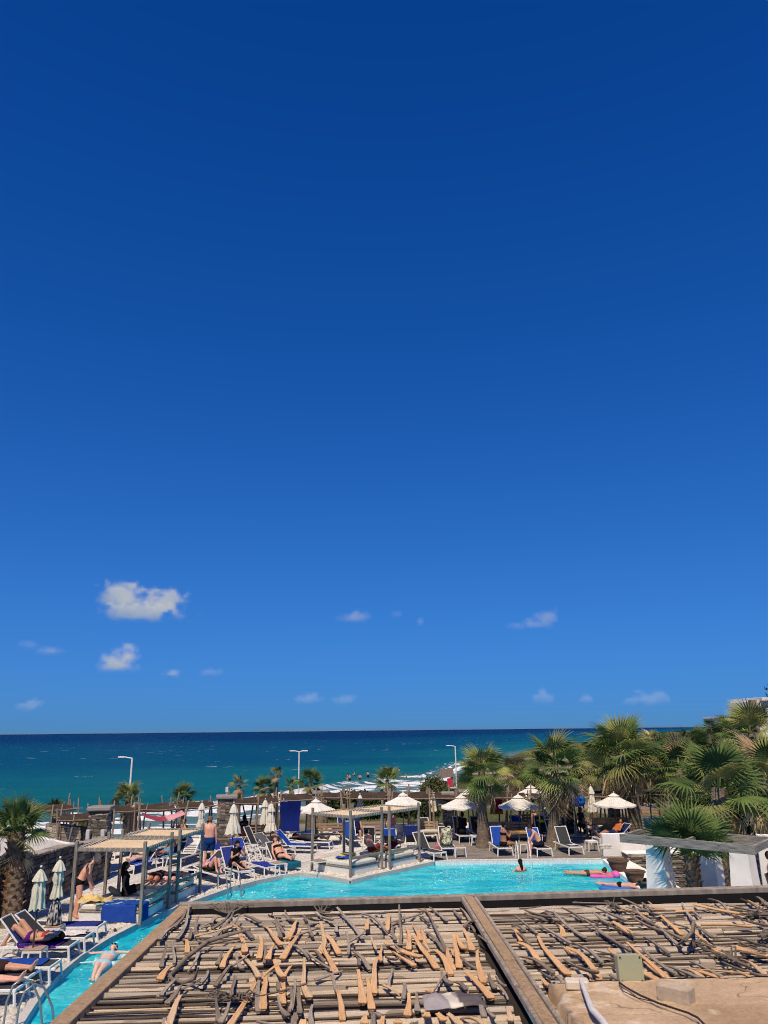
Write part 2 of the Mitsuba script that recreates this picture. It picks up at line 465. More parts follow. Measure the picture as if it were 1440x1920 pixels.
# white pebbles along the edge
peb = thing('pebble_border', 'band of rounded white pebbles edging the pool deck', 'pebbles')
pts = []
ln = wline.length
k = 0
s = 0.0
cand = []
while s < ln:
    p, q = wline.interpolate(s), wline.interpolate(min(s + .05, ln))
    t = np.array([q.x - p.x, q.y - p.y]); t /= np.linalg.norm(t) + 1e-9
    nrm = np.array([-t[1], t[0]])
    for _ in range(4):
        o = rng.uniform(.22, .47)
        cand.append((p.x + nrm[0] * o, p.y + nrm[1] * o))
    s += rng.uniform(.05, .09)
ball = trimesh.creation.icosphere(1, 1.0)
near_n, far_ms, far_cs = 0, [], []
for (x, y) in cand:
    if not stones_zone.contains(sg.Point(x, y)): continue
    r = rng.uniform(.038, .082)
    sc = np.array([r * rng.uniform(.8, 1.4), r, r * rng.uniform(.5, .8)])
    v = ball.vertices * (1 + .25 * (meshkit.noise(ball.vertices * 1.3 + (x * 7, y * 5, 0)) - .5)[:, None]) * sc
    a = rng.uniform(0, PI)
    v = v @ np.array([[math.cos(a), -math.sin(a), 0], [math.sin(a), math.cos(a), 0], [0, 0, 1]]).T + (x, y, r * .25 - .015)
    m = trimesh.Trimesh(v, ball.faces, process=False)
    c = np.array((.70, .665, .57)) * rng.uniform(.72, 1.12) + rng.uniform(-.02, .02, 3)
    if near_n < 295:
        obj('pebble', m, 'tinted_matt', peb, color=c, smooth=True); near_n += 1
    else:
        far_ms.append(m); far_cs.append(np.tile(c, (len(v), 1)))
if far_ms: obj('pebbles', cat(far_ms), 'tinted_matt', peb, color=np.vstack(far_cs), kind='stuff', smooth=True)

# ------------------------------------------------------------------ the bar roof in front: half-log slats with cut palm stalks lying on it
ROOF = 3.4
TH = 0.060                                   # the log rows run slightly askew
ex, ey = np.array([math.cos(TH), math.sin(TH), 0]), np.array([-math.sin(TH), math.cos(TH), 0])
O = np.array([-1.78, 7.72, ROOF])            # front left corner of the log field


def rp(u, v, w=0.0):
    """roof coordinates: u along the front edge, v towards the building, w up"""
    return O + ex * u - np.array([0, 1, 0]) * v + (0, 0, w)


def log_fn(seed, c0, c1):
    def fn(p, n, uv):
        a, b = p.x * .998 + p.y * .06, p.y * .998 - p.x * .06
        row = dr.floor(b / .0474)
        g = fbm(a * 1.6 + seed, b * 120, p.z * 120, 3)
        k = fbm(a * .8 + seed * 3, b * 9, 2, 3)
        knot = smoothstep(.80, .9, noise(a * 5 + seed, b * 30, p.z * 30))
        t = dr.clip(g * 1.5 - .3 + (k - .5) * .9, 0, 1)
        return mix(mix(c0, c1, t), (.10, .07, .05), knot * .6)
    return fn


LOGS = []
for i, (c0, c1) in enumerate([((.32, .265, .20), (.64, .54, .42)), ((.38, .315, .23), (.70, .58, .44)), ((.20, .172, .14), (.44, .385, .315)), ((.33, .285, .23), (.60, .53, .445))]):
    LOGS.append(bsdf(('log_tan', 'log_warm', 'log_dark', 'log_grey')[i], pr(proc(log_fn(3.1 * i + 1, c0, c1)), .85, .15)))


def half_log(L, w, h, seed):
    """a split log, round side up, from x=0 to L, slightly crooked"""
    k = max(3, int(L / .3))
    s = np.linspace(0, L, k + 1)
    a = np.linspace(0, PI, 7)
    prof = np.stack([-np.cos(a) * w / 2, np.sin(a) * h], 1)
    r = np.random.default_rng(seed)
    bend = (meshkit.noise(np.stack([s * 1.1 + seed * 3.7, s * 0, s * 0], -1)) - .5) * .016
    wob = 1 + (meshkit.noise(np.stack([s * 2.3 + seed * 1.7, s * 0 + 5, s * 0], -1)) - .5) * .22
    V = np.vstack([np.stack([np.full(7, x), prof[:, 0] * q + b, prof[:, 1] * q], 1) for x, b, q in zip(s, bend, wob)])
    F = []
    for i in range(k):
        for j in range(6):
            a0 = i * 7 + j
            F += [(a0, a0 + 7, a0 + 8), (a0, a0 + 8, a0 + 1)]
    o = k * 7
    F += [(0, j, j + 1) for j in range(1, 6)] + [(o, o + j + 1, o + j) for j in range(1, 6)]
    return trimesh.Trimesh(V, F, process=False)


roof = thing('bar_roof', 'wooden bar roof of split grey logs littered with cut palm stalks', 'roof')
PITCHW = .0945
ROWS = 46
rot = np.eye(4); rot[:3, 0], rot[:3, 1] = ex, -np.array([0, 1, 0.]); rot[:3, 2] = (0, 0, 1)
rot[:3, 1] = ey
seed = 0
for r_ in range(ROWS):
    v = r_ * PITCHW + rng.uniform(-.006, .006)
    uo = -.06
    stops = [uo, 2.64, 7.6] if v < 3.2 else [uo, 2.64]
    cuts = [uo + rng.uniform(-.03, .03), rng.uniform(.7, 1.9), 2.46 + .026 * v, 2.645 + .026 * v, rng.uniform(3.8, 5.0), rng.uniform(5.6, 6.6), 7.8]
    if rng.random() < .35: cuts.pop(1)
    for a, b in zip(cuts[:-1], cuts[1:]):
        if abs(a - 2.46 - .026 * v) < 1e-6: continue          # under the cross beam
        if a > 2.7 and v > 2.75: continue          # the plaster ledge stands there
        w = PITCHW * rng.uniform(.70, .86); h = rng.uniform(.042, .058)
        m = half_log(b - a - rng.uniform(.004, .02), w, h, seed); seed += 1
        M = rot.copy(); M[:3, 3] = rp(a, v, rng.uniform(-.012, .006) - .045)
        d = rng.normal(0, .0035)
        R = np.eye(4); R[:2, :2] = [[math.cos(d), -math.sin(d)], [math.sin(d), math.cos(d)]]
        obj('log', m, LOGS[int(rng.integers(4))], roof, smooth=50, M=M @ R)

# thin dark rods added between the log rows to draw their dark gaps
bsdf('dark_gap_rod', pr(proc(lambda p, n, uv: mix((.055, .043, .033), (.15, .12, .095), fbm(p.x * 2, p.y * 40, p.z * 40, 3))), .85, .15))
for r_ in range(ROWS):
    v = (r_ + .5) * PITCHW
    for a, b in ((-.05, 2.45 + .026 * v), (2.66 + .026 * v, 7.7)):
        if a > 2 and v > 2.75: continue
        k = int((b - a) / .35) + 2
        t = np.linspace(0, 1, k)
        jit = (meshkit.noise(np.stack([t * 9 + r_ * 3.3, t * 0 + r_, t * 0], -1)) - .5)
        obj('cane', tube([rp(a + (b - a) * q, v + .016 * j, -.009 + .018 * j) for q, j in zip(t, jit)], .0078 + .004 * jit, 6), 'dark_gap_rod', roof, smooth=True)

# planking under the logs, and the beams
bsdf('gap_shade_boarding', pr((.035, .03, .026), .9, .1))  # near black so the gaps between the logs read as deep shade
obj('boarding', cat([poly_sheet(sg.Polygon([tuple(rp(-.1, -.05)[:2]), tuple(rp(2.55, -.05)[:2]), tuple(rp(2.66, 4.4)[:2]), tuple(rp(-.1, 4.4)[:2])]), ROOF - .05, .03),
                     poly_sheet(sg.Polygon([tuple(rp(2.6, -.05)[:2]), tuple(rp(7.8, -.05)[:2]), tuple(rp(7.8, 2.7)[:2]), tuple(rp(2.66, 2.7)[:2])]), ROOF - .05, .03)]), 'gap_shade_boarding', roof)
ply_fn = lambda p, n, uv: mix((.24, .165, .10), (.40, .29, .19), dr.clip(fbm(p.x * 55, p.y * 55, p.z * 55, 3) * 1.6 - .3 + (fbm(p.x * 3, p.y * 3, 0, 3) - .5) * .6, 0, 1))
bsdf('weathered_ply', pr(proc(ply_fn), .9, .12))
bsdf('plain_black', pr((.012, .011, .011), .8, .2))  # plain near-black, for the strip under the front rail and the lettering
# left edge plank, front rail, cross beam
lp0, lp1 = np.array([-1.935, 8.0, 0]), np.array([-1.835, 3.0, 0])
obj('edge_plank', bar(lp0 + (.03, 0, ROOF + .0), lp1 + (0, 0, ROOF + .0), .115, .06, c=.004), 'weathered_ply', roof)
obj('edge_beam', bar(lp0 + (.03, -.05, ROOF - .14), lp1 + (0, 0, ROOF - .14), .08, .2), 'weathered_wood', roof)
fr0, fr1 = np.array([-1.98, 7.985, 0]), np.array([6.1, 8.67, 0])
obj('front_rail', bar(fr0 + (0, .03, ROOF + .02), fr1 + (0, .03, ROOF + .02), .11, .05, c=.005), 'weathered_wood', roof)
obj('front_fascia', bar(fr0 + (.03, -.005, ROOF - .13), fr1 + (0, -.005, ROOF - .13), .03, .245), 'plain_black', roof)
obj('rafter', cat([bar((x, 3.2, ROOF - .16), (x + .1, 7.95 + (x + 2) * .085, ROOF - .16), .07, .16) for x in (-1.3, -.5, .3, 1.6, 2.4, 3.2, 4.0, 4.8, 5.6)]), 'weathered_wood', roof)
cb0, cb1 = rp(2.555, -.22, .035), np.array([.885, 4.6, ROOF + .035])
mid = cb0 + (cb1 - cb0) * .60
obj('cross_beam', bar(cb0, mid - (cb1 - cb0) * .001, .080, .05, c=.004), 'weathered_ply', roof)
obj('cross_beam', bar(mid + (cb1 - cb0) * .001 + (0, 0, -.008), cb1 + (0, 0, -.008), .080, .05, c=.004), 'weathered_ply', roof)
for i, o in enumerate((-.061, .061)):
    obj('batten', bar(cb0 + (o, -.02, .005), cb1 + (o, 0, .005), .028, .045, c=.010), LOGS[2], roof)
for x, y in ((-1.8, 7.85), (1.0, 8.1), (4.2, 8.4), (-1.75, 4.0), (4.3, 4.0)):
    obj('post', bar((x, y, -.03), (x, y, ROOF - .25), .14), 'weathered_wood', roof)

# ------------------------------------------------------------------ palm stalks
def stalk_fn(c0, c1, edge):
    def fn(p, n, uv):
        # uv: along the stalk, across it
        g = fbm(uv.x * 5, uv.y * 34, cell_rand(dr.floor(p.x * 3), dr.floor(p.y * 2), 1) * 9, 3)
        k = fbm(p.x * 7, p.y * 5, p.z * 7, 3)
        c = mix(c0, c1, dr.clip(g * 1.4 - .25 + (k - .5) * .7, 0, 1))
        rim = smoothstep(.80, .97, dr.abs(uv.y * 2 - 1))
        return mix(c, edge, rim * .75)
    return fn


ORANGE = [bsdf('stalk_orange', pr(proc(stalk_fn((.56, .31, .13), (.80, .53, .28), (.40, .24, .12))), .55, .3)),
          bsdf('stalk_straw', pr(proc(stalk_fn((.50, .34, .19), (.74, .55, .33), (.32, .23, .14))), .6, .3))]
GREY = [bsdf('stalk_grey', pr(proc(stalk_fn((.20, .17, .14), (.46, .40, .335), (.15, .125, .108))), .85, .15)),
        bsdf('stalk_brown', pr(proc(stalk_fn((.14, .11, .088), (.34, .28, .22), (.10, .08, .064))), .8, .2))]


def stalk_mesh(L, w0, w1, arch, side, thick, twist, seed, teeth=True):
    """a cut palm leaf stalk: a channelled blade along +x, broad flared foot at x=0, arched up in the middle or at one end"""
    k = max(7, int(L / .05))
    t = np.linspace(0, 1, k + 1)
    r = np.random.default_rng(seed)
    w = w1 + (w0 - w1) * np.clip(1 - t * 1.15, 0, 1) ** 1.5
    w[0] *= .92
    z = arch[0] * (1 - t) ** 2.2 + arch[1] * t ** 2.2 + arch[2] * np.sin(PI * t)
    y = side * (t ** 2 - t) * 1.6 + (meshkit.noise(np.stack([t * 3 + seed, t * 0, t * 0], -1)) - .5) * .02
    V, UV = [], []
    for i in range(k + 1):
        ww = w[i] / 2 * (1 + (.07 if (i % 2 and teeth) else 0))
        th = thick * (.7 + .6 * (1 - t[i]))
        a = twist * t[i]
        sec = np.array([(-ww, .0), (-ww * .9, th * .55), (-ww * .4, th * .35), (0, th * .25), (ww * .4, th * .35), (ww * .9, th * .55), (ww, 0), (ww * .5, -th * .45), (-ww * .5, -th * .45)])
        c, s_ = math.cos(a), math.sin(a)
        sec = sec @ np.array([[c, s_], [-s_, c]])
        V.append(np.stack([np.full(9, t[i] * L), sec[:, 0] + y[i] * L, sec[:, 1] + z[i]], 1))
        UV.append(np.stack([np.full(9, t[i] * L * 3 + seed), np.array([0, .06, .3, .5, .7, .94, 1, .75, .25])], 1))
    V, UV = np.vstack(V), np.vstack(UV)
    F = []
    for i in range(k):
        for j in range(9):
            a, b = i * 9 + j, i * 9 + (j + 1) % 9
            F += [(a, b + 9, b), (a, a + 9, b + 9)]
    F += [(0, j, j + 1) for j in range(1, 8)]
    o = k * 9
    F += [(o, o + j + 1, o + j) for j in range(1, 8)]
    return trimesh.Trimesh(V, F, process=False), UV


def stalk(a, b, kind, w0=.075, w1=.035, lift=None, side=None, seed=0, label=None, group=None):
    """from foot a to tip b (x, y on the roof plane)"""
    r = np.random.default_rng(seed + 1000)
    a, b = np.asarray(a[:2]), np.asarray(b[:2])
    L = float(np.linalg.norm(b - a))
    ang = math.atan2(b[1] - a[1], b[0] - a[0])
    arch = lift if lift is not None else [(r.uniform(0, .02), r.uniform(0, .02), r.uniform(0, .015)), (r.uniform(.0, .01), r.uniform(.02, .06), 0), (r.uniform(.02, .05), .0, .005), (0, 0, r.uniform(.015, .035))][int(r.integers(4))]
    m, UV = stalk_mesh(L, w0, w1, arch, r.uniform(-.09, .09) if side is None else side, .016, r.uniform(-.5, .5), seed)
    mats = ORANGE if kind == 'o' else GREY
    lab = label or ('freshly cut orange palm stalk lying on the log roof' if kind == 'o' else 'weathered grey brown palm stalk lying on the log roof')
    grp = group or ('orange cut palm stalks on the roof' if kind == 'o' else 'grey palm stalks on the roof')
    obj('palm_stalk', m, mats[int(r.integers(2))] if kind == 'g' or r.random() < .3 else mats[0], smooth=True, uv=UV, M=mat((a[0], a[1], ROOF + .022), ang), label=lab, cat='palm stalk', group=grp)


STALKS = [  # kind, foot pixel point, tip pixel point (both on the roof), widths
    ('o', (-0.896, 4.882), (-0.858, 5.515), 0.044, 0.025),
    ('o', (-1.155, 5.969), (-1.179, 6.550), 0.047, 0.025),
    ('o', (-0.943, 6.223), (-1.037, 6.868), 0.051, 0.021),
    ('o', (-0.856, 5.627), (-1.120, 6.389), 0.040, 0.028),
    ('o', (-0.831, 6.578), (-1.048, 7.206), 0.045, 0.022),
    ('o', (-0.794, 6.744), (-0.790, 7.376), 0.058, 0.024),
    ('o', (-0.770, 6.184), (-0.719, 7.018), 0.055, 0.024),
    ('o', (-0.840, 6.017), (-0.882, 6.593), 0.052, 0.021),
    ('o', (-0.684, 5.621), (-0.817, 6.194), 0.051, 0.028),
    ('o', (-0.637, 5.258), (-0.685, 6.003), 0.049, 0.027),
    ('o', (-0.493, 5.333), (-0.581, 6.014), 0.052, 0.021),
    ('o', (-0.506, 6.321), (-0.574, 7.207), 0.054, 0.025),
    ('o', (-1.500, 6.394), (-1.620, 6.774), 0.045, 0.020),
    ('o', (-1.046, 6.292), (-1.237, 7.020), 0.056, 0.024),
    ('o', (-0.740, 5.141), (-0.841, 5.847), 0.053, 0.028),
    ('o', (-1.229, 4.913), (-1.291, 5.395), 0.053, 0.028),
    ('o', (-0.365, 5.854), (-0.492, 6.381), 0.047, 0.027),
    ('o', (-0.366, 6.315), (-0.500, 6.865), 0.048, 0.028),
    ('o', (-1.521, 5.756), (-1.502, 6.063), 0.056, 0.021),
    ('o', (-0.262, 4.972), (-0.326, 5.525), 0.042, 0.022),
    ('o', (-0.157, 5.143), (-0.216, 5.924), 0.057, 0.024),
    ('o', (-0.099, 5.126), (-0.145, 5.722), 0.051, 0.023),
    ('o', (-0.088, 5.430), (-0.073, 6.225), 0.049, 0.023),
    ('o', (0.141, 6.303), (0.154, 7.061), 0.046, 0.025),
    ('o', (0.324, 5.901), (0.197, 6.608), 0.051, 0.028),
    ('o', (0.279, 6.322), (0.264, 6.879), 0.052, 0.028),
    ('o', (0.413, 5.798), (0.336, 6.399), 0.055, 0.029),
    ('o', (0.433, 5.897), (0.445, 6.444), 0.052, 0.021),
    ('o', (0.479, 5.937), (0.502, 6.648), 0.055, 0.029),
    ('o', (0.610, 6.309), (0.604, 6.922), 0.056, 0.025),
    ('o', (0.617, 5.619), (0.665, 6.386), 0.053, 0.022),
    ('o', (0.614, 5.291), (0.512, 5.776), 0.055, 0.025),
    ('o', (0.166, 5.887), (0.031, 6.362), 0.045, 0.021),
    ('o', (0.220, 6.031), (-0.022, 6.617), 0.055, 0.029),
    ('o', (-0.008, 6.994), (0.009, 7.521), 0.042, 0.027),
    ('o', (-0.181, 6.943), (-0.185, 7.394), 0.047, 0.021),
    ('o', (0.242, 6.545), (0.202, 7.182), 0.045, 0.027),
    ('o', (0.561, 6.407), (0.527, 6.621), 0.056, 0.020),
    ('o', (-0.378, 5.886), (-0.491, 6.383), 0.051, 0.020),
    ('o', (0.101, 5.017), (0.118, 5.257), 0.053, 0.023),
    ('o', (0.206, 4.875), (0.223, 5.114), 0.056, 0.029),
    ('o', (0.297, 4.846), (0.277, 5.067), 0.049, 0.029),
    ('o', (0.391, 4.856), (0.337, 5.036), 0.046, 0.021),
    ('o', (0.530, 4.866), (0.403, 4.976), 0.051, 0.020),
    ('o', (-0.050, 4.856), (-0.036, 4.975), 0.044, 0.024),
    ('o', (-0.139, 4.872), (-0.133, 5.021), 0.051, 0.021),
    ('o', (0.662, 4.835), (0.695, 5.144), 0.041, 0.028),
    ('o', (0.252, 5.352), (0.242, 5.470), 0.046, 0.029),
    ('o', (0.048, 4.853), (0.045, 4.973), 0.056, 0.023),
    ('o', (-0.484, 4.882), (-0.475, 4.932), 0.048, 0.025),
    ('o', (-0.840, 5.632), (-0.895, 5.827), 0.052, 0.025),
    ('o', (1.050, 6.021), (0.987, 6.575), 0.050, 0.026),
    ('o', (1.193, 5.750), (1.166, 6.728), 0.057, 0.025),
    ('o', (1.367, 5.648), (1.323, 6.433), 0.048, 0.026),
    ('o', (2.311, 6.751), (2.347, 7.342), 0.044, 0.023),
    ('o', (1.902, 6.741), (1.892, 7.200), 0.058, 0.025),
    ('o', (1.784, 5.506), (1.808, 6.541), 0.050, 0.020),
    ('o', (1.736, 5.580), (1.619, 6.347), 0.047, 0.025),
    ('o', (1.823, 5.505), (1.776, 6.019), 0.040, 0.026),
    ('o', (2.389, 6.124), (2.389, 6.787), 0.051, 0.021),
    ('o', (2.930, 6.894), (2.575, 7.044), 0.051, 0.024),
    ('o', (3.065, 7.356), (2.799, 7.782), 0.052, 0.023),
    ('o', (2.152, 5.511), (2.034, 5.882), 0.053, 0.027),
    ('o', (2.341, 5.505), (2.237, 5.734), 0.040, 0.021),
    ('o', (2.645, 6.026), (2.577, 6.407), 0.052, 0.029),
    ('o', (2.478, 5.723), (2.463, 6.059), 0.045, 0.024),
    ('o', (1.295, 5.505), (1.296, 5.596), 0.051, 0.023),
    ('o', (1.008, 5.480), (0.989, 5.607), 0.047, 0.023),
    ('o', (1.194, 5.509), (1.170, 5.694), 0.047, 0.025),
    ('o', (1.020, 6.616), (1.007, 6.963), 0.045, 0.023),
    ('o', (1.369, 6.736), (1.411, 7.127), 0.054, 0.020),
    ('o', (1.879, 5.503), (1.855, 5.558), 0.050, 0.027),
    ('o', (2.205, 7.265), (2.108, 7.704), 0.046, 0.022),
    ('o', (2.709, 7.510), (2.523, 7.469), 0.054, 0.022),
    ('o', (2.447, 7.522), (2.300, 7.550), 0.043, 0.024),
    ('o', (3.371, 7.548), (3.327, 7.832), 0.053, 0.021),
    ('o', (2.033, 5.551), (1.991, 5.863), 0.046, 0.023),
    ('g', (-1.676, 6.762), (-1.846, 7.877), 0.040, 0.017),
    ('g', (-1.495, 7.184), (-1.554, 7.556), 0.040, 0.014),
    ('g', (-1.460, 7.096), (-1.397, 7.524), 0.030, 0.018),
    ('g', (-1.382, 6.827), (-1.340, 7.287), 0.041, 0.017),
    ('g', (-1.358, 7.008), (-1.283, 7.330), 0.028, 0.014),
    ('g', (-1.580, 6.796), (-1.661, 7.146), 0.034, 0.015),
    ('g', (-1.514, 6.794), (-1.640, 7.346), 0.039, 0.020),
    ('g', (-1.426, 6.584), (-1.505, 6.750), 0.027, 0.015),
    ('g', (-1.089, 7.232), (-1.278, 7.543), 0.039, 0.018),
    ('g', (-0.851, 6.766), (-0.969, 7.292), 0.039, 0.016),
    ('g', (-1.525, 6.119), (-1.655, 6.551), 0.026, 0.015),
    ('g', (-1.589, 6.030), (-1.655, 6.393), 0.039, 0.015),
    ('g', (-1.205, 5.549), (-1.239, 5.934), 0.031, 0.016),
    ('g', (-1.122, 5.610), (-1.098, 6.079), 0.032, 0.016),
    ('g', (-1.017, 5.979), (-1.098, 6.173), 0.041, 0.014),
    ('g', (-0.954, 5.290), (-1.030, 5.812), 0.024, 0.021),
    ('g', (-1.328, 5.235), (-1.338, 5.595), 0.041, 0.021),
    ('g', (-1.398, 5.351), (-1.411, 5.784), 0.032, 0.021),
    ('g', (-0.966, 4.983), (-1.038, 5.215), 0.042, 0.015),
    ('g', (-0.949, 4.933), (-0.941, 5.146), 0.038, 0.020),
    ('g', (-0.585, 5.022), (-0.669, 5.214), 0.037, 0.017),
    ('g', (-0.576, 5.125), (-0.603, 5.557), 0.029, 0.016),
    ('g', (-0.530, 5.177), (-0.567, 5.443), 0.028, 0.014),
    ('g', (-0.437, 4.899), (-0.456, 5.218), 0.035, 0.015),
    ('g', (-0.535, 4.902), (-0.544, 5.070), 0.039, 0.013),
    ('g', (-1.785, 6.691), (-1.808, 7.263), 0.041, 0.019),
    ('g', (-1.806, 7.176), (-1.804, 7.592), 0.042, 0.020),
    ('g', (-1.080, 6.795), (-1.258, 7.193), 0.041, 0.018),
    ('g', (-0.579, 6.225), (-0.738, 6.568), 0.024, 0.019),
    ('g', (-0.462, 6.125), (-0.614, 6.386), 0.027, 0.015),
    ('g', (-1.194, 6.030), (-1.234, 6.376), 0.037, 0.017),
    ('g', (-0.876, 6.079), (-0.910, 6.364), 0.032, 0.021),
    ('g', (-0.634, 6.895), (-0.686, 7.212), 0.036, 0.016),
    ('g', (-0.711, 7.350), (-0.775, 7.543), 0.029, 0.020),
    ('g', (-0.472, 7.204), (-0.633, 7.586), 0.033, 0.019),
    ('g', (-0.814, 7.309), (-0.927, 7.600), 0.031, 0.015),
    ('g', (-0.873, 7.091), (-0.971, 7.270), 0.034, 0.020),
    ('g', (-1.264, 4.923), (-1.275, 5.011), 0.027, 0.019),
    ('g', (-1.025, 7.342), (-0.942, 7.454), 0.042, 0.019),
    ('g', (-0.678, 7.235), (-0.582, 7.367), 0.040, 0.013),
    ('g', (-0.203, 6.721), (-0.469, 7.613), 0.036, 0.020),
    ('g', (-0.008, 6.878), (-0.245, 7.603), 0.025, 0.015),
    ('g', (0.086, 6.500), (0.090, 7.658), 0.029, 0.017),
    ('g', (0.047, 6.657), (0.037, 7.066), 0.032, 0.017),
    ('g', (-0.015, 7.434), (-0.135, 7.633), 0.039, 0.013),
    ('g', (0.414, 6.388), (0.328, 7.793), 0.025, 0.014),
    ('g', (0.339, 7.222), (0.273, 7.440), 0.026, 0.014),
    ('g', (0.494, 7.279), (0.385, 7.790), 0.043, 0.020),
    ('g', (0.615, 7.273), (0.591, 7.706), 0.026, 0.017),
    ('g', (0.699, 7.206), (0.655, 7.703), 0.030, 0.016),
    ('g', (0.411, 6.340), (0.295, 6.936), 0.031, 0.018),
    ('g', (-0.131, 5.918), (-0.259, 6.374), 0.035, 0.016),
    ('g', (-0.207, 6.004), (-0.219, 6.185), 0.028, 0.016),
    ('g', (-0.294, 6.274), (-0.335, 6.848), 0.026, 0.017),
    ('g', (0.053, 6.037), (-0.022, 6.223), 0.038, 0.016),
    ('g', (0.001, 5.514), (0.027, 5.854), 0.026, 0.014),
    ('g', (0.087, 5.324), (0.093, 5.601), 0.031, 0.018),
    ('g', (0.159, 5.074), (0.167, 5.421), 0.039, 0.016),
    ('g', (0.390, 5.448), (0.352, 5.862), 0.039, 0.018),
    ('g', (0.476, 5.411), (0.428, 5.626), 0.032, 0.016),
    ('g', (0.596, 5.891), (0.508, 6.112), 0.033, 0.019),
    ('g', (0.166, 6.076), (0.045, 6.411), 0.032, 0.019),
    ('g', (0.280, 6.345), (0.185, 6.661), 0.033, 0.015),
    ('g', (0.663, 5.491), (0.651, 5.656), 0.034, 0.019),
    ('g', (0.733, 5.507), (0.697, 5.654), 0.025, 0.016),
    ('g', (-0.089, 4.857), (-0.103, 5.049), 0.032, 0.020),
    ('g', (0.146, 4.864), (0.118, 4.901), 0.042, 0.016),
    ('g', (0.537, 5.004), (0.534, 5.149), 0.041, 0.019),
    ('g', (0.578, 4.864), (0.572, 5.118), 0.029, 0.017),
    ('g', (-0.321, 5.438), (-0.366, 5.617), 0.026, 0.020),
    ('g', (-0.761, 5.132), (-0.841, 5.825), 0.037, 0.020),
    ('g', (-0.698, 5.520), (-0.720, 5.592), 0.039, 0.018),
    ('g', (-0.514, 5.065), (-0.566, 5.445), 0.038, 0.018),
    ('g', (-0.579, 5.097), (-0.611, 5.447), 0.026, 0.018),
    ('g', (-0.591, 5.024), (-0.669, 5.219), 0.024, 0.014),
    ('g', (-0.531, 4.897), (-0.552, 5.034), 0.039, 0.013),
    ('g', (-0.849, 6.915), (-0.958, 7.235), 0.026, 0.014),
    ('g', (-0.420, 6.840), (-0.432, 7.275), 0.041, 0.014),
    ('g', (0.696, 6.905), (0.638, 7.039), 0.024, 0.020),
    ('g', (-0.596, 6.737), (-0.658, 7.097), 0.026, 0.020),
    ('g', (0.627, 7.085), (0.754, 7.157), 0.037, 0.020),
    ('g', (-0.051, 5.022), (-0.113, 5.050), 0.042, 0.018),
    ('g', (0.788, 5.804), (0.707, 6.748), 0.039, 0.013),
    ('g', (1.382, 7.206), (1.231, 7.674), 0.039, 0.017),
    ('g', (1.403, 7.269), (1.347, 7.526), 0.038, 0.014),
    ('g', (1.529, 6.675), (1.436, 7.351), 0.038, 0.020),
    ('g', (1.643, 7.258), (1.565, 7.658), 0.025, 0.016),
    ('g', (1.998, 7.178), (1.875, 7.679), 0.035, 0.020),
    ('g', (1.492, 6.026), (1.405, 6.558), 0.029, 0.014),
    ('g', (1.743, 6.241), (1.665, 6.876), 0.029, 0.018),
    ('g', (1.735, 6.434), (1.639, 7.117), 0.038, 0.016),
    ('g', (1.914, 6.713), (1.800, 7.110), 0.031, 0.016),
    ('g', (2.022, 6.230), (1.992, 6.693), 0.031, 0.016),
    ('g', (2.195, 6.840), (2.029, 7.130), 0.026, 0.017),
    ('g', (2.263, 6.565), (2.112, 7.158), 0.042, 0.016),
    ('g', (1.841, 7.154), (1.779, 7.369), 0.038, 0.014),
    ('g', (1.350, 5.630), (1.242, 6.128), 0.037, 0.019),
    ('g', (1.096, 5.793), (0.961, 6.185), 0.037, 0.017),
    ('g', (1.049, 5.567), (1.022, 5.838), 0.033, 0.018),
    ('g', (2.248, 7.395), (2.219, 7.699), 0.041, 0.014),
    ('g', (1.894, 5.764), (1.850, 6.290), 0.026, 0.019),
    ('g', (1.997, 5.517), (1.917, 5.929), 0.041, 0.017),
    ('g', (2.145, 5.602), (2.110, 6.050), 0.032, 0.019),
    ('g', (2.448, 5.864), (2.278, 6.321), 0.028, 0.015),
    ('g', (2.456, 5.629), (2.295, 5.957), 0.028, 0.018),
    ('g', (2.988, 7.427), (3.035, 8.045), 0.030, 0.015),
    ('g', (3.215, 7.349), (3.102, 7.805), 0.037, 0.021),
    ('g', (3.098, 6.975), (2.900, 7.185), 0.030, 0.019),
    ('g', (2.485, 6.608), (2.514, 7.077), 0.032, 0.020),
    ('g', (2.513, 7.001), (2.745, 7.900), 0.035, 0.015),
    ('g', (1.745, 5.507), (1.659, 5.620), 0.028, 0.013),
    ('g', (1.487, 5.626), (1.452, 5.704), 0.033, 0.016),
    ('g', (1.183, 6.827), (1.085, 7.269), 0.027, 0.016),
    ('g', (1.377, 6.498), (1.245, 7.073), 0.030, 0.019),
    ('g', (1.257, 6.503), (1.200, 6.619), 0.027, 0.021),
    ('g', (1.070, 6.511), (0.989, 6.848), 0.033, 0.018),
    ('g', (1.105, 6.945), (1.026, 7.083), 0.033, 0.020),
    ('g', (2.751, 6.442), (2.638, 6.612), 0.040, 0.017),
    ('g', (2.773, 6.294), (2.739, 6.502), 0.033, 0.019),
    ('g', (2.666, 6.069), (2.552, 6.262), 0.040, 0.016),
    ('g', (2.223, 7.137), (2.143, 7.351), 0.038, 0.021),
    ('g', (2.163, 6.367), (2.192, 6.911), 0.033, 0.015),
    ('g', (2.316, 7.459), (2.370, 7.920), 0.028, 0.019),
    ('g', (3.214, 7.218), (3.349, 8.029), 0.037, 0.021),
    ('g', (3.457, 7.762), (3.501, 8.103), 0.040, 0.015),
    ('g', (2.677, 7.308), (2.641, 7.534), 0.028, 0.015),
    ('g', (1.112, 5.494), (1.073, 5.679), 0.028, 0.019),
    ('g', (1.914, 5.537), (1.877, 5.650), 0.040, 0.020),
    ('g', (1.555, 5.699), (1.531, 5.943), 0.029, 0.020),
]
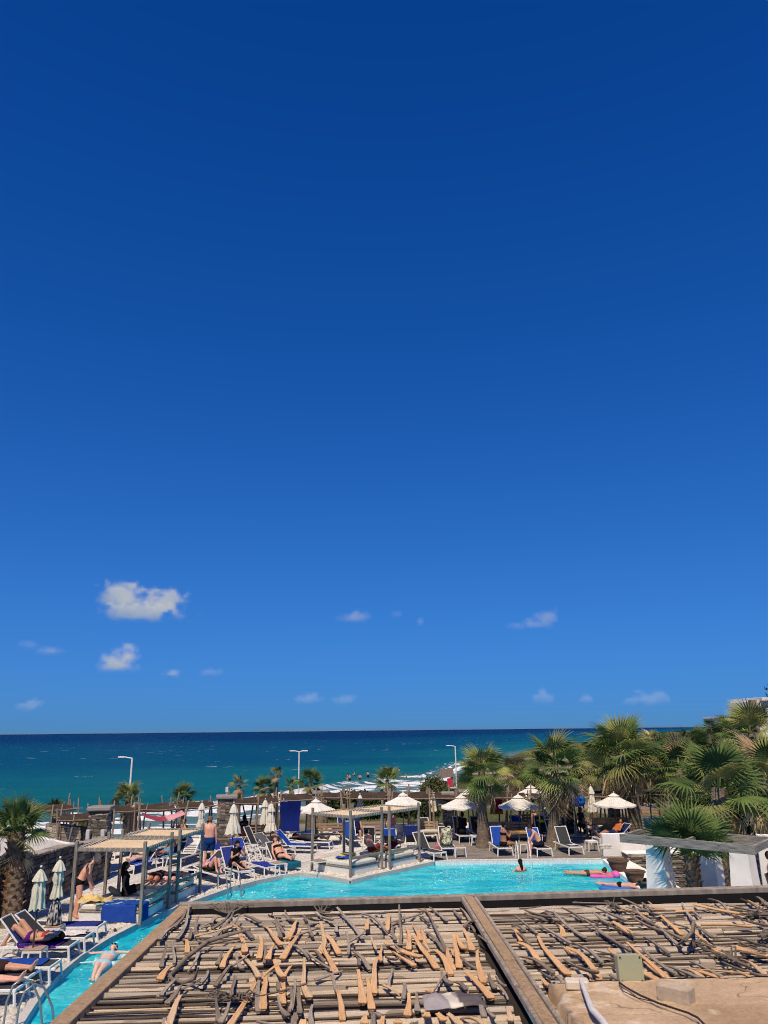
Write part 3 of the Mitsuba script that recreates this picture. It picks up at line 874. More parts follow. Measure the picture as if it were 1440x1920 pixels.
ORD = ['', 'first', 'second', 'third', 'fourth', 'fifth', 'sixth', 'seventh', 'eighth', 'ninth', 'tenth', 'eleventh', 'twelfth', 'thirteenth', 'fourteenth', 'fifteenth', 'sixteenth', 'seventeenth', 'eighteenth', 'nineteenth', 'twentieth']
TENS = {2: 'twenty', 3: 'thirty', 4: 'forty'}


def ordinal(n): return ORD[n] if n <= 20 else (TENS[n // 10] + ' ' + ORD[n % 10] if n % 10 else TENS[n // 10][:-1] + 'ieth')


def cell(s):
    y = s[1][1] - .06 * s[1][0]
    return s[0], s[1][0] > .9, 'front' if y > 6.9 else 'middle' if y > 5.95 else 'near'


order = {}
for i, s in sorted(enumerate(STALKS), key=lambda q: q[1][1][0]): order.setdefault(cell(s), []).append(i)
for i, s in enumerate(STALKS):
    kd, right, row = cell(s)
    lab = f"{ordinal(order[cell(s)].index(i) + 1)} {'orange cut' if kd == 'o' else 'grey weathered'} palm stalk from left, {row} strip, {'right' if right else 'left'} roof bay"
    stalk(s[1], s[2], s[0], s[3], s[4], seed=i, label=lab)

# thinner broken stalks and twigs between them
q_ = np.random.default_rng(77)
for i in range(70):
    right = i % 2
    x, y = (q_.uniform(1.0, 4.6), q_.uniform(5.62, 8.0)) if right else (q_.uniform(-1.65, .65), q_.uniform(4.95, 7.75))
    ang = q_.normal(-.95, .35) if right else q_.normal(-1.55, .55)
    L = q_.uniform(.14, .5)
    m, UV = stalk_mesh(L, q_.uniform(.016, .032), q_.uniform(.009, .016), (q_.uniform(0, .02), q_.uniform(0, .03), q_.uniform(0, .02)), q_.normal(0, .12), .010, q_.normal(0, .5), 500 + i)
    mt = (GREY + GREY + ORANGE)[int(q_.integers(6))] if q_.random() < .6 else GREY[i % 2]
    obj('broken_stalk', m, mt, smooth=True, uv=UV, M=mat((x, y, ROOF + .022), ang + (PI if q_.random() < .5 else 0)), label='thin broken stalk among the larger palm stalks on the ' + ('right' if right else 'left') + ' roof bay', cat='broken stalk', group='thin broken stalks on the ' + ('right' if right else 'left') + ' roof bay')

# scattered small grey scraps and dead leaf fans between the stalks
bsdf('dead_leaf', {'type': 'diffuse', 'reflectance': rgb((.17, .145, .12))})


def fan_litter(x, y, n, r, rz, seed, lab):
    q = np.random.default_rng(seed)
    ms = []
    for k in range(n):
        a = rz + (k / (n - 1) - .5) * 2.4
        L = r * q.uniform(.6, 1.1)
        p = [(x, y, ROOF + .03)] + [(x + math.cos(a + q.normal(0, .05) * j) * L * j / 3, y + math.sin(a + q.normal(0, .08) * j) * L * j / 3, ROOF + .04 + q.uniform(0, .05) * (j > 1)) for j in (1, 2, 3)]
        ms.append(tube(p, [.006, .008, .006, .002], 4))
    obj('dead_fan_leaf', cat(ms), 'dead_leaf', label=lab, cat='dead leaf')


for i, (p, n, r, rz, lab) in enumerate([
    ((-1.454, 7.645, 3.430), 16, .26, 1.6, 'shredded grey fan leaf at the front left of the log roof'), ((-0.953, 5.379, 3.430), 26, .2, -1.6, 'splayed grey fan leaf lying near the bottom of the left bay'),
    ((2.236, 6.425, 3.430), 8, .16, -.7, 'dark shredded fan leaf in the middle of the right bay'), ((2.864, 6.662, 3.430), 9, .3, -.5, 'tangled dark fan leaf at the right edge of the roof'),
    ((2.430, 6.004, 3.430), 12, .22, 2.6, 'brown shredded fan leaf near the white brick'), ((2.096, 7.645, 3.430), 10, .2, 2.9, 'grey shredded leaf by the front rail of the right bay'),
    ((3.126, 7.428, 3.430), 16, .4, -.9, 'brown fan leaf tip at the far right of the front rail'), ((-0.611, 7.605, 3.430), 8, .14, 1.2, 'small frayed leaf sheath by the front rail')]):
    fan_litter(p[0], p[1], n, r, rz, i, lab)

# ------------------------------------------------------------------ plaster ledge and the things on it
def plaster(p, n, uv):
    k = fbm(p.x * 2.2, p.y * 4, p.z * 3, 5)
    sp = fbm(p.x * 60, p.y * 60, p.z * 60, 2)
    c = mix((.30, .205, .125), (.56, .42, .28), dr.clip(k * 1.5 - .25, 0, 1))
    c = mix(c, (.62, .52, .40), smoothstep(.58, .72, fbm(p.x * 5 + 4, p.y * 7, 1, 3)) * .6)
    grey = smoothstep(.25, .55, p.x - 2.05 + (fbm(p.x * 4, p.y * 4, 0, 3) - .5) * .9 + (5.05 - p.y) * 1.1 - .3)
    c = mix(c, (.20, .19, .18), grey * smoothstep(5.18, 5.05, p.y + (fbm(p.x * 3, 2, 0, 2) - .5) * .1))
    cr = 1 - smoothstep(.0, .012, dr.abs(fbm(p.x * 1.6 + 2, p.y * 5.5, 0, 3) - .5))
    return mix(c, (.13, .09, .06), cr * .7) * (.8 + .4 * sp)


bsdf('earthy_plaster', pr(proc(plaster), .95, .1))
lx = np.linspace(.945, 6.4, 120); ly = np.linspace(4.0, 5.60, 44)


def ledge(X, Y):
    f = 5.45 + .05 * (meshkit.noise(np.stack([X * 3, X * 0, X * 0], -1)) - .5) + (X - .98) * .012
    z = .085 + .05 * (meshkit.fbm(np.stack([X * 2.2, Y * 4, X * 0], -1), 4, 9) - .5) + .012 * (meshkit.noise(np.stack([X * 14, Y * 20, X * 0], -1), 3) - .5)
    return ROOF + z - .2 * ss(f - .03, f + .05, Y) - .45 * ss(1.01, .955, X + .03 * meshkit.noise(np.stack([Y * 9, Y * 0, Y * 0], -1)))


obj('plaster_ledge', grid(lx, ly, ledge), 'earthy_plaster', smooth=True, kind='structure', label='rough earthy plaster ledge at the edge of the log roof')
# broken rubble face at the left end of the ledge
obj('ledge_face', cat([xf(box(-.06, .06, -.09, .09, -.05, .05, .02), mat((.965 + rng.uniform(-.02, .03), y, ROOF - .05 + z), rng.uniform(-.3, .3))) for y in np.arange(4.3, 5.45, .15) for z in (-.1, 0)]), 'earthy_plaster', kind='structure', label='broken rubble end of the plaster ledge')

jb = thing('junction_box', 'olive green electrical junction box standing at the ledge edge', 'junction box')
jp = np.array((1.511, 5.416, 3.460))
bsdf('olive_plastic', pr((.36, .37, .235), .45, .4))
rotx = trimesh.transformations.rotation_matrix(-.12, (1, 0, 0))
B = mat((jp[0], jp[1] + .02, ROOF + .065), .03) @ rotx
obj('casing', xf(box(-.074, .074, -.02, .05, 0, .155, .008), B), 'olive_plastic', jb)
obj('lid', xf(box(-.078, .078, -.034, -.0205, -.003, .158, .006), B), 'olive_plastic', jb)
bsdf('screw_dark', pr((.05, .05, .045), .5, .4))
for sx in (-.062, .062):
    for sz in (.013, .142):
        obj('screw', xf(trimesh.creation.cylinder(.006, .006, sections=10), B @ trimesh.transformations.translation_matrix((sx, -.036, sz)) @ trimesh.transformations.rotation_matrix(PI / 2, (1, 0, 0))), 'screw_dark', jb)
bsdf('block_stone', pr(proc(lambda p, n, uv: mix((.34, .275, .20), (.55, .46, .35), fbm(p.x * 40, p.y * 40, p.z * 40, 4))), .95, .1))
bp = np.array((1.644, 4.981, 3.490))
blk = box(-.095, .095, -.05, .05, 0, .085, .006); blk = blk.subdivide().subdivide(); blk.vertices += .004 * (meshkit.fbm(blk.vertices * 40, 2)[:, None] - .5)
obj('stone_block', xf(blk, mat((bp[0] + .01, bp[1] + .06, ROOF + .075), -.75)), 'block_stone', label='rough beige stone block lying on the plaster ledge', cat='block')
wp = np.array((2.195, 5.961, 3.440))
obj('white_brick', xf(box(-.05, .05, -.03, .03, 0, .05, .006), mat((wp[0], wp[1], ROOF + .0), -.2)), 'block_stone', label='small pale brick among the dark stalks of the right bay', cat='brick')
pc = np.array((1.145, 5.271, 3.470))
bsdf('cream_plastic', pr((.66, .58, .46), .6, .3))
obj('cap_box', xf(box(-.07, .07, -.045, .045, 0, .05, .008), mat((pc[0], pc[1] + .03, ROOF + .075), -.12)), 'cream_plastic', label='flat cream cap where the white pipe ends on the ledge', cat='cap')
bsdf('pvc', pr(proc(lambda p, n, uv: mix((.55, .52, .48), (.74, .72, .69), fbm(p.x * 14, p.y * 14, 0, 3))), .45, .4))
obj('pvc_pipe', tube([(pc[0] + .015, pc[1] - .01, ROOF + .13), (1.098, 4.754, 3.530), (1.109, 4.602, 3.530), (1.103, 4.363, 3.530), (1.075, 4.136, 3.520)], [.012, .0165, .017, .017, .017], 14), 'pvc', smooth=40, label='dusty white plastic pipe running over the plaster ledge', cat='pipe')
bsdf('cable_black', pr((.035, .03, .028), .6, .3))
obj('cable', tube([(1.407, 5.319, 3.500), (1.422, 5.217, 3.500), (1.454, 5.064, 3.505), (1.515, 4.926, 3.505), (1.568, 4.847, 3.505), (1.616, 4.754, 3.510), (1.640, 4.681, 3.510), (1.635, 4.514, 3.510)], .0055, 6), 'cable_black', smooth=True, label='thick brown cable snaking across the plaster ledge', cat='cable')
obj('thin_cable', tube([(1.401, 5.309, 3.500), (1.383, 5.159, 3.500), (1.429, 5.035, 3.500), (1.508, 4.951, 3.503), (1.553, 4.905, 3.503)], .0028, 5), 'cable_black', smooth=True, label='thin loose wire looping beside the thick cable', cat='cable')

# crumpled cloth with a painted pattern near the ledge
def cloth(x0, y0, w, d, z, rz, seed, amp=.05, n=26, thick=.006):
    g = np.linspace(-.5, .5, n)
    X, Y = np.meshgrid(g * w, g * d)
    q = np.stack([X * 5, Y * 5, X * 0], -1)
    ed = .02 * (meshkit.noise(q * 1.7, seed + 3) - .5) * 6
    Z = amp * (meshkit.fbm(q, 3, seed) - .25) * 1.3 * (1 - .5 * np.clip(np.maximum(np.abs(X / w), np.abs(Y / d)) * 2, 0, 1) ** 3)
    V = np.stack([X + ed * .6, Y + .6 * ed.T, np.maximum(Z, .004)], -1).reshape(-1, 3)
    m = grid(g, g, lambda a, b: a * 0); m.vertices = V
    bot = V - (0, 0, thick)
    nV = len(V)
    idx = np.arange(n * n).reshape(n, n)
    rim = np.concatenate([idx[0, :-1], idx[:-1, -1], idx[-1, :0:-1], idx[:0:-1, 0]])
    F = [m.faces, m.faces[:, ::-1] + nV]
    nx = np.roll(rim, -1)
    F += [np.stack([rim, rim + nV, nx + nV], 1), np.stack([rim, nx + nV, nx], 1)]
    m = trimesh.Trimesh(np.vstack([V, bot]), np.vstack(F), process=False)
    return xf(m, mat((x0, y0, z), rz))


gc = np.array((0.382, 5.210, 3.450))
cm = cloth(gc[0], gc[1], .36, .22, ROOF + .03, .12, 5, .09, 40)
k = meshkit.fbm(cm.vertices * (9, 9, 0), 3, 4)
sep = (cm.vertices[:, 0] - gc[0])
col = np.where((np.abs(sep + .02 + .3 * (cm.vertices[:, 1] - gc[1])) < .035)[:, None], (.72, .66, .55), np.where((sep > .02)[:, None], (.15, .13, .135), (.36, .33, .34))) * (.7 + .6 * k)[:, None]
obj('crumpled_cloth', cm, 'tinted_matt', smooth=True, color=col, label='crumpled grey and cream patterned cloth lying over stalks at the roof bottom', cat='cloth')
# a long black curved stalk and a twisted straw
obj('bent_stalk', tube([(-1.051, 6.514, 3.550), (-1.208, 6.492, 3.520), (-1.372, 6.510, 3.470), (-1.465, 6.244, 3.430), (-1.475, 5.936, 3.420), (-1.479, 5.818, 3.420)], [.008, .014, .017, .017, .015, .009], 8), GREY[1], smooth=True, label='long black bent stalk at the left of the log roof', cat='palm stalk')
obj('bent_stalk', tube([(-1.509, 5.925, 3.420), (-1.445, 5.770, 3.420), (-1.346, 5.699, 3.420), (-1.253, 5.594, 3.470), (-1.208, 5.483, 3.560)], [.008, .013, .012, .010, .006], 8), GREY[1], smooth=True, label='hooked dark stalk beneath the long black bent one', cat='palm stalk')
obj('bent_stalk', tube([(2.609, 7.380, 3.420), (2.470, 6.916, 3.480), (2.241, 6.320, 3.540), (2.142, 6.199, 3.520), (2.158, 6.428, 3.430)], [.007, .012, .013, .012, .007], 8), GREY[1], smooth=True, label='dark stalk bent into a hoop in the right bay', cat='palm stalk')

# ------------------------------------------------------------------ masonry
SLATE = [(.10, .088, .07), (.155, .132, .105), (.23, .20, .16), (.12, .108, .092), (.28, .24, .185), (.078, .07, .06), (.19, .15, .11)]
bsdf('rough_stone', {'type': 'bumpmap', 'arbitrary': proc(lambda p, n, uv: fbm(p.x * 22, p.y * 22, p.z * 22, 3), .004), 'scale': .02, 'bsdf': pr(VC, .9, .12)})


def rubble(L, H, rh, ln, depth, seed, tones=SLATE, top=None, gain=1.0):
    """dry-stone facing: x along the wall, z up, stones proud towards -y; returns mesh and colours"""
    r = np.random.default_rng(seed)
    ms, cs, z = [], [], 0.0
    while z < H:
        h = r.uniform(*rh)
        x = -r.uniform(0, ln[0])
        while x < L:
            w = r.uniform(*ln) * (h / np.mean(rh)) ** .5
            a, b = max(x, 0), min(x + w, L)
            zz = z + r.uniform(-.01, .01)
            tp = min(zz + h, (top((a + b) / 2) if top else H))
            if b - a > .03 and tp - zz > .02:
                pr_ = depth * r.uniform(.5, 1.3)
                m = box(a + .006, b - .006, -pr_, .03, zz + .006, tp - .006, .022)
                m.vertices += r.uniform(-.009, .009, m.vertices.shape)
                R = trimesh.transformations.rotation_matrix(r.normal(0, .05), (0, 1, 0), ((a + b) / 2, 0, zz + h / 2))
                m.apply_transform(R)
                ms.append(m)
                c = np.array(tones[int(r.integers(len(tones)))]) * gain * r.uniform(.8, 1.25)
                cs.append(np.tile(c, (len(m.vertices), 1)))
            x += w
        z += h
    m = cat(ms)
    v = m.vertices
    sc_ = np.mean(rh)
    v[:, 2] += (meshkit.fbm(np.stack([v[:, 0] * 1.4 + seed, v[:, 2] * 1.4, v[:, 0] * 0], -1), 3) - .5) * sc_ * 1.3 * np.clip(v[:, 2] / .3, 0, 1)
    v[:, 0] += (meshkit.fbm(np.stack([v[:, 0] * 2.3, v[:, 2] * 5 + seed, v[:, 0] * 0], -1), 2) - .5) * sc_ * 1.4
    return m, np.vstack(cs)


def along(a, b, z):
    """matrix that puts a rubble facing on the line a to b, its stones facing to the right of that direction"""
    a, b = np.array(a[:2], float), np.array(b[:2], float)
    d = (b - a) / np.linalg.norm(b - a)
    M = np.eye(4)
    M[:2, 0], M[:2, 1], M[:3, 3] = d, (-d[1], d[0]), (*a, z)
    return M


# left garden wall
wa, wb = (-10.95, 19.6), (-10.12, 30.5)
WL = math.hypot(wb[0] - wa[0], wb[1] - wa[1])
topf = lambda x: 1.78 - .045 * x + .03 * math.sin(x * 1.9)
gw = thing('stone_wall', 'dark dry stone garden wall left of the curtained daybeds', 'wall')
m, c = rubble(WL, 1.8, (.09, .20), (.14, .42), .05, 3, top=topf)
obj('stones', m, 'rough_stone', gw, color=c, M=along(wa, wb, -.03), kind='stuff')
core = trimesh.creation.extrude_polygon(sg.Polygon([(0, -.03), (WL, -.03), (WL, topf(WL)), (WL / 2, topf(WL / 2)), (0, topf(0))]), .38, engine='earcut')
core.apply_transform(np.array([[1, 0, 0, 0], [0, 0, 1, 0.01], [0, 1, 0, 0], [0, 0, 0, 1.0]])); core.invert()
obj('core', core, 'mortar', gw, M=along(wa, wb, -.03))
caps, cc = [], []
x = 0
while x < WL:
    w = rng.uniform(.22, .5)
    m = box(x + .008, min(x + w, WL) - .008, -.07, .42, 0, rng.uniform(.06, .10), .02); m.vertices += rng.uniform(-.01, .01, m.vertices.shape)
    m.apply_translation((0, 0, topf(x + w / 2) - .01)); caps.append(m); cc.append(np.tile(np.array((.27, .25, .215)) * rng.uniform(.7, 1.15), (len(m.vertices), 1))); x += w
obj('coping_stones', cat(caps), 'rough_stone', gw, color=np.vstack(cc), M=along(wa, wb, -.03), kind='stuff')


def column(x, y, w, h, rz, seed, label, cap=True, tones=SLATE, gain=1.25):
    k = thing('stone_column', label, 'column', None)
    M = mat((x, y, -.03), rz)
    obj('core', box(-w / 2 + .03, w / 2 - .03, -w / 2 + .03, w / 2 - .03, 0, h), 'mortar', k, M=M)
    ms, cs = [], []
    for i in range(4):
        m, c = rubble(w, h, (.06, .12), (.12, .34), .03, seed + i, tones, gain=gain)
        m.apply_translation((-w / 2, -w / 2 + .03, 0)); m.apply_transform(mat(rz=i * PI / 2)); ms.append(m); cs.append(c)
    obj('stones', cat(ms), 'rough_stone', k, color=np.vstack(cs), M=M, kind='stuff')
    if cap:
        m = box(-w * .62, w * .62, -w * .62, w * .62, 0, .16, .07); m = m.subdivide(); m.vertices += .03 * (meshkit.noise(m.vertices * 4 + seed)[:, None] - .5)
        obj('cap', xf(m, mat((0, 0, h + .01))), 'tinted_matt', k, color=(.30, .29, .27), M=M, smooth=40)
    return k


c1, c2, c3, c4, c5, c6 = (-10.857, 31.200, 2.164), (-6.974, 35.600, 2.143), (-3.594, 44.500, 1.923), (3.109, 42.000, 2.030), (11.568, 42.000, 0.662), (8.928, 41.000, 1.412)
column(c1[0], c1[1], .70, 2.20, .1, 11, 'stone column with a pale flat cap at the end of the garden wall')
column(c2[0], c2[1], .74, 2.22, .2, 21, 'stone column with a pale cap and small lamp behind the man in blue shorts')
column(c3[0], c3[1], .72, 1.70, 0, 31, 'stone column behind the open parasol left of the centre daybeds')
column(c4[0], c4[1], .55, 1.78, 0, 41, 'banded stone column left of the nearest tall palm', tones=[(.36, .32, .27), (.22, .2, .17), (.45, .41, .35)])
column(c5[0], c5[1], .5, 1.35, 0, 51, 'short stone column at the far right under the pergola', cap=False)
column(c6[0], c6[1], .55, 2.0, 0, 61, 'stone column with shade in its tone behind the second tall palm', cap=False, gain=.6)  # lower gain puts the shade on this column into its stone colour
bsdf('lamp_glass', pr((.6, .6, .58), .3, .5))
for (x, y, z, lab) in [(c2[0], c2[1], 2.36, 'small white lamp on top of the capped stone column'), ]:
    k = thing('garden_lamp', lab, 'lamp')
    obj('stem', tube([(x, y, z - .02), (x, y, z + .1)], .02, 8), 'white_metal', k)
    obj('shade', box(x - .06, x + .06, y - .06, y + .06, z + .1, z + .32, .01), 'lamp_glass', k)
for (px, lab) in ((-.25, 'white wall light on the left of the garden wall column'), (.3, 'white wall light on the right of the garden wall column')):
    obj('wall_light', box(c1[0] + px - .07, c1[0] + px + .07, c1[1] - .55, c1[1] - .42, 1.2, 1.55, .015), 'lamp_glass', label=lab, cat='lamp')

# white sloped wall and low tan parapet behind the garden wall
sw0, sw1 = (-13.442, 27.500, 2.073), (-10.753, 27.500, 1.503)
pl = sg.Polygon([(sw0[0], -.03), (sw1[0] + .4, -.03), (sw1[0] + .4, sw1[2] - .05), (sw1[0], sw1[2]), (sw0[0], sw0[2])])
m = trimesh.creation.extrude_polygon(pl, .3, engine='earcut'); m.apply_transform(trimesh.transformations.rotation_matrix(PI / 2, (1, 0, 0))); m.apply_translation((0, 27.8, 0))
obj('white_wall_block', m, 'white_wall', label='white rendered wall sloping down behind the leftmost palm', cat='wall')
pw0, pw1 = (-13.593, 33.000, 1.304), (-11.683, 31.500, 1.138)
m, c = rubble(math.hypot(pw1[0] - pw0[0], pw1[1] - pw0[1]), 1.55, (.08, .16), (.15, .4), .04, 71, [(.34, .29, .22), (.27, .23, .18), (.40, .35, .28)])
pk = thing('stone_parapet', 'low tan stone parapet behind the white sloped wall', 'wall')
obj('stones', m, 'rough_stone', pk, color=c, M=along(pw0, pw1, -.03), kind='stuff')
obj('core', bar((pw0[0], pw0[1] + .18, .76), (pw1[0], pw1[1] + .18, .76), .3, 1.56), 'mortar', pk)

# ------------------------------------------------------------------ the white wall, slate wall, pots and pillars on the right
nd = thing('white_pool_wall', 'low white wall with a no diving sign at the pool corner', 'wall')
obj('render', box(8.72, 15.5, 33.72, 34.0, -1.3, .84, .012), 'white_wall', nd)
sp = (8.832, 33.700, 0.374)
obj('plate', box(sp[0] - .22, sp[0] + .22, 33.70, 33.7185, sp[2] - .085, sp[2] + .085, .004), 'tinted_satin', nd, color=(.72, .71, .62))
tm = meshkit.text_mesh('NO DIVING', .058, .004, True)
tm.apply_translation((-tm.bounds[1][0] / 2, -.03, 0)); tm.apply_transform(trimesh.transformations.rotation_matrix(PI / 2, (1, 0, 0))); tm.apply_translation((sp[0], 33.6985, sp[2]))
obj('lettering', tm, 'plain_black', nd)
sl = thing('slate_wall', 'dark slate stone facing under the white wall behind the pots', 'wall')
m, c = rubble(6.3, 1.48, (.05, .10), (.16, .55), .05, 81, [(.16, .135, .11), (.23, .20, .17), (.12, .105, .095), (.32, .27, .21), (.20, .19, .18), (.40, .36, .30)])
obj('stones', m, 'rough_stone', sl, color=c, M=along((9.45, 33.0), (15.75, 33.0), -1.3), kind='stuff')
obj('core', box(9.45, 15.75, 33.01, 33.7, -1.3, .15), 'mortar', sl)
obj('ledge', box(9.43, 15.75, 32.95, 33.69, .16, .21, .01), 'white_wall', sl)
m, c = rubble(9.0, 1.28, (.05, .10), (.16, .55), .04, 82, [(.16, .135, .11), (.23, .20, .17), (.12, .105, .095), (.32, .27, .21)])
obj('stones', m, 'rough_stone', sl, color=c, M=along((9.50, 24.0), (9.50, 33.0), -1.3), kind='stuff')

bsdf('terracotta', pr(proc(lambda p, n, uv: mix((.085, .055, .038), (.17, .115, .08), fbm(p.x * 5, p.y * 5, p.z * 9, 4))), .75, .2))
bsdf('potting_soil', pr((.05, .035, .025), .95, .1))
pot_prof = np.array([(.01, 0), (.20, 0), (.23, .02), (.30, .16), (.345, .31), (.385, .33), (.39, .37), (.365, .385), (.34, .37), (.30, .30), (.01, .28)])
for (p, s, lab) in (((8.179, 30.315, 0.016), 1.0, 'wide terracotta bowl nearest the no diving wall'), ((8.127, 28.190, 0.016), .93, 'middle terracotta bowl of the three on the white ledge'), ((7.998, 26.199, 0.016), 1.05, 'terracotta bowl nearest the front pillar')):
    k = thing('plant_bowl', lab, 'pot', None)
    M = mat((min(p[0] + .15, 9.08), p[1], .018), s=s)
    obj('bowl', lathe(pot_prof, 36), 'terracotta', k, M=M, smooth=40)
    obj('soil', trimesh.creation.cylinder(.315, .02, sections=28), 'potting_soil', k, M=M @ mat((0, 0, .31)))

# little pale pool in the lower court
obj('court_water', box(10.0, 13.0, 27.6, 31.0, -1.29, -1.02), 'tinted_satin', color=(.16, .42, .55), kind='structure', label='small pale blue basin in the lower court')

beA, beB = np.array((6.789, 24.228, 1.900)), np.array((9.550, 21.645, 1.900))
bd = (beB - beA) / np.linalg.norm(beB - beA); bang = math.atan2(bd[1], bd[0])
bo = np.array((1.15, 1.45, 0))
bsdf('beam_grey', pr(proc(lambda p, n, uv: mix((.10, .098, .09), (.33, .315, .285), dr.clip(fbm(p.x * 5, p.y * 5, p.z * 30, 3) * 1.5 - .25, 0, 1))), .85, .15))
fr = thing('beam_frame', 'open grey timber beam frame carried by the white pillars', 'pergola')
for a, b, o in ((beA, beB, 0), (beA + bo, beB + bo, .0)):
    obj('beam', bar(a, b, .09, .23, c=.008), 'beam_grey', fr)
for t in (0.015, .5, .985):
    a = beA + (beB - beA) * t
    obj('cross_piece', bar(a + bo * .03 + (0, 0, .004), a + bo * .97 + (0, 0, .004), .08, .19, c=.008), 'beam_grey', fr)
bsdf('bolt_steel', pr((.4, .4, .39), .4, .5, metallic=.8))
nrm = np.array((bd[1], -bd[0], 0))
for t in (.75, .76):
    for z in (-.07, .07):
        p = beA + (beB - beA) * t + nrm * .055 + (0, 0, z)
        obj('bolt', xf(trimesh.creation.icosphere(1, .022), mat(p)), 'bolt_steel', fr)


def pillar(p, lab, w0=.78, w1=.5, h=1.74):
    a, b = w0 / 2, w1 / 2
    z0, z1 = -1.3, h
    q = trimesh.Trimesh([(-a, -a, z0), (a, -a, z0), (a, a, z0), (-a, a, z0), (-b, -b, z1), (b, -b, z1), (b, b, z1), (-b, b, z1)], process=False).convex_hull
    for _ in range(3): q = q.subdivide()
    q.vertices += .012 * (meshkit.fbm(q.vertices * 3, 2)[:, None] - .5)
    obj('white_pillar', q, 'white_wall', M=mat((p[0], p[1], 0), bang), label=lab, cat='pillar', smooth=30)


pillar((8.196, 25.300, 1.317), 'white tapered pillar at the pool corner under the timber beams')
pillar(np.array((9.958, 25.900, 1.061)), 'shaded white pillar behind the stubby palm', .7, .5)
pillar((10.005, 23.600, 1.402), 'white tapered pillar at the right end of the timber beams')
rw = sg.Polygon([(0, 0), (4.2, 0), (4.2, 3.1), (0, 3.1)]).difference(sg.Point(1.15, .9).buffer(.55, 32).union(sg.box(.6, 0, 1.7, .9)))
m = trimesh.creation.extrude_polygon(rw, .3, engine='earcut'); m.apply_transform(trimesh.transformations.rotation_matrix(PI / 2, (1, 0, 0)))
obj('arched_white_wall', m, 'white_wall', M=mat((11.35, 25.6, -1.3), -.35), label='white wall with a round arched opening at the right edge', cat='wall')

# ------------------------------------------------------------------ pale far terrace, low wall, rustic pergolas
bsdf('pale_paving', pr(proc(lambda p, n, uv: mix((.46, .44, .40), (.64, .615, .57), fbm(p.x * 1.5, p.y * 1.5, 0, 4))), .85, .2))
far = flat.intersection(sg.Polygon([(-40, 30), (-10.7, 30.9), (-9.5, 35.5), (-6, 38.2), (-2, 39.6), (1.75, 39.55), (40, 39.55), (40, 60), (-40, 60)]))
obj('far_terrace', poly_sheet(far, .006, .03), 'pale_paving', kind='structure', label='pale paved terrace under the rustic pergolas')
for (a, b, h, lab) in (((-2.087, 42.350, 0.000), (2.898, 41.508, 0.000), .42, 'low white wall behind the centre daybeds'), ((4.133, 41.822, 0.000), (7.738, 42.372, 0.000), .45, 'low white wall behind the tall palms'), ((-5.862, 40.236, 0.000), (-4.549, 40.516, 0.000), .35, 'low white wall by the closed parasols'), ((8.542, 42.302, 0.000), (17.152, 44.059, 0.000), .42, 'low white wall at the far right of the terrace')):
    obj('low_wall', bar((a[0], a[1], h / 2), (b[0], b[1], h / 2), .25, h, c=.012), 'white_wall', label=lab, cat='wall')

bsdf('shade_net', {'type': 'diffuse', 'reflectance': proc(lambda p, n, uv: mix((.05, .036, .03), (.095, .07, .058), fbm(p.x * 3, p.y * 3, 0, 3)))})


def trunk_pole(x, y, h, lean, seed, r=.042):
    q = np.random.default_rng(seed)
    dx, dy = q.normal(0, lean), q.normal(0, lean * .6)
    return tube([(x, y, -.05), (x + dx * .3 + q.normal(0, .02), y + dy * .3, h * .35), (x + dx * .7 + q.normal(0, .02), y + dy * .7, h * .7), (x + dx, y + dy, h)], [r * 1.1, r, r * .95, r * .8], 7)


def rustic(p, wpx, dep, rot, seed, label, strips=2, h=1.85):
    """a rustic pergola of leaning poles with brown shade strips; p: middle of its front edge"""
    q = np.random.default_rng(seed)
    w = wpx * p[1] / 1444
    k = thing('rustic_pergola', label, 'pergola')
    M = mat((p[0], p[1], 0), rot)
    nb = max(2, int(round(w / 1.3)) + 1)
    for row, yy in enumerate(np.linspace(0, dep, 3 if dep > 2 else 2)):
        for i in range(nb):
            obj('pole', trunk_pole(-w / 2 + w * i / (nb - 1) + q.normal(0, .06), yy + q.normal(0, .05), h + q.uniform(.15, .5), .16, seed * 50 + row * 9 + i), 'post_wood', k, M=M, smooth=True)
            if q.random() < .22: obj('pole', trunk_pole(-w / 2 + w * i / (nb - 1) + q.normal(0, .12), yy + q.normal(0, .05), h + q.uniform(.1, .4), .3, seed * 50 + row * 9 + i + 700, .036), 'post_wood', k, M=M, smooth=True)
        obj('rail', tube([(-w / 2 - .15, yy - .05, h + q.normal(0, .03)), (0, yy - .05, h - .03 + q.normal(0, .02)), (w / 2 + .15, yy - .05, h + q.normal(0, .03))], .026, 6), 'post_wood', k, M=M, smooth=True)
    for s in range(strips):
        y0, y1 = (dep * (s + .02) / strips, dep * (s + .90) / strips)
        g = grid(np.linspace(-w / 2 + .05, w / 2 - .05, 14), np.linspace(y0, y1, 6), lambda X, Y: h - .02 + .11 * (Y - y0) / (y1 - y0) - .07 * np.sin((X / w + .5) * PI) - .1 * np.sin((Y - y0) / (y1 - y0) * PI) + .05 * (meshkit.noise(np.stack([X * 2, Y * 2, X * 0 + seed], -1)) - .5))
        obj('shade_strip', g, 'shade_net', k, M=M, smooth=True)


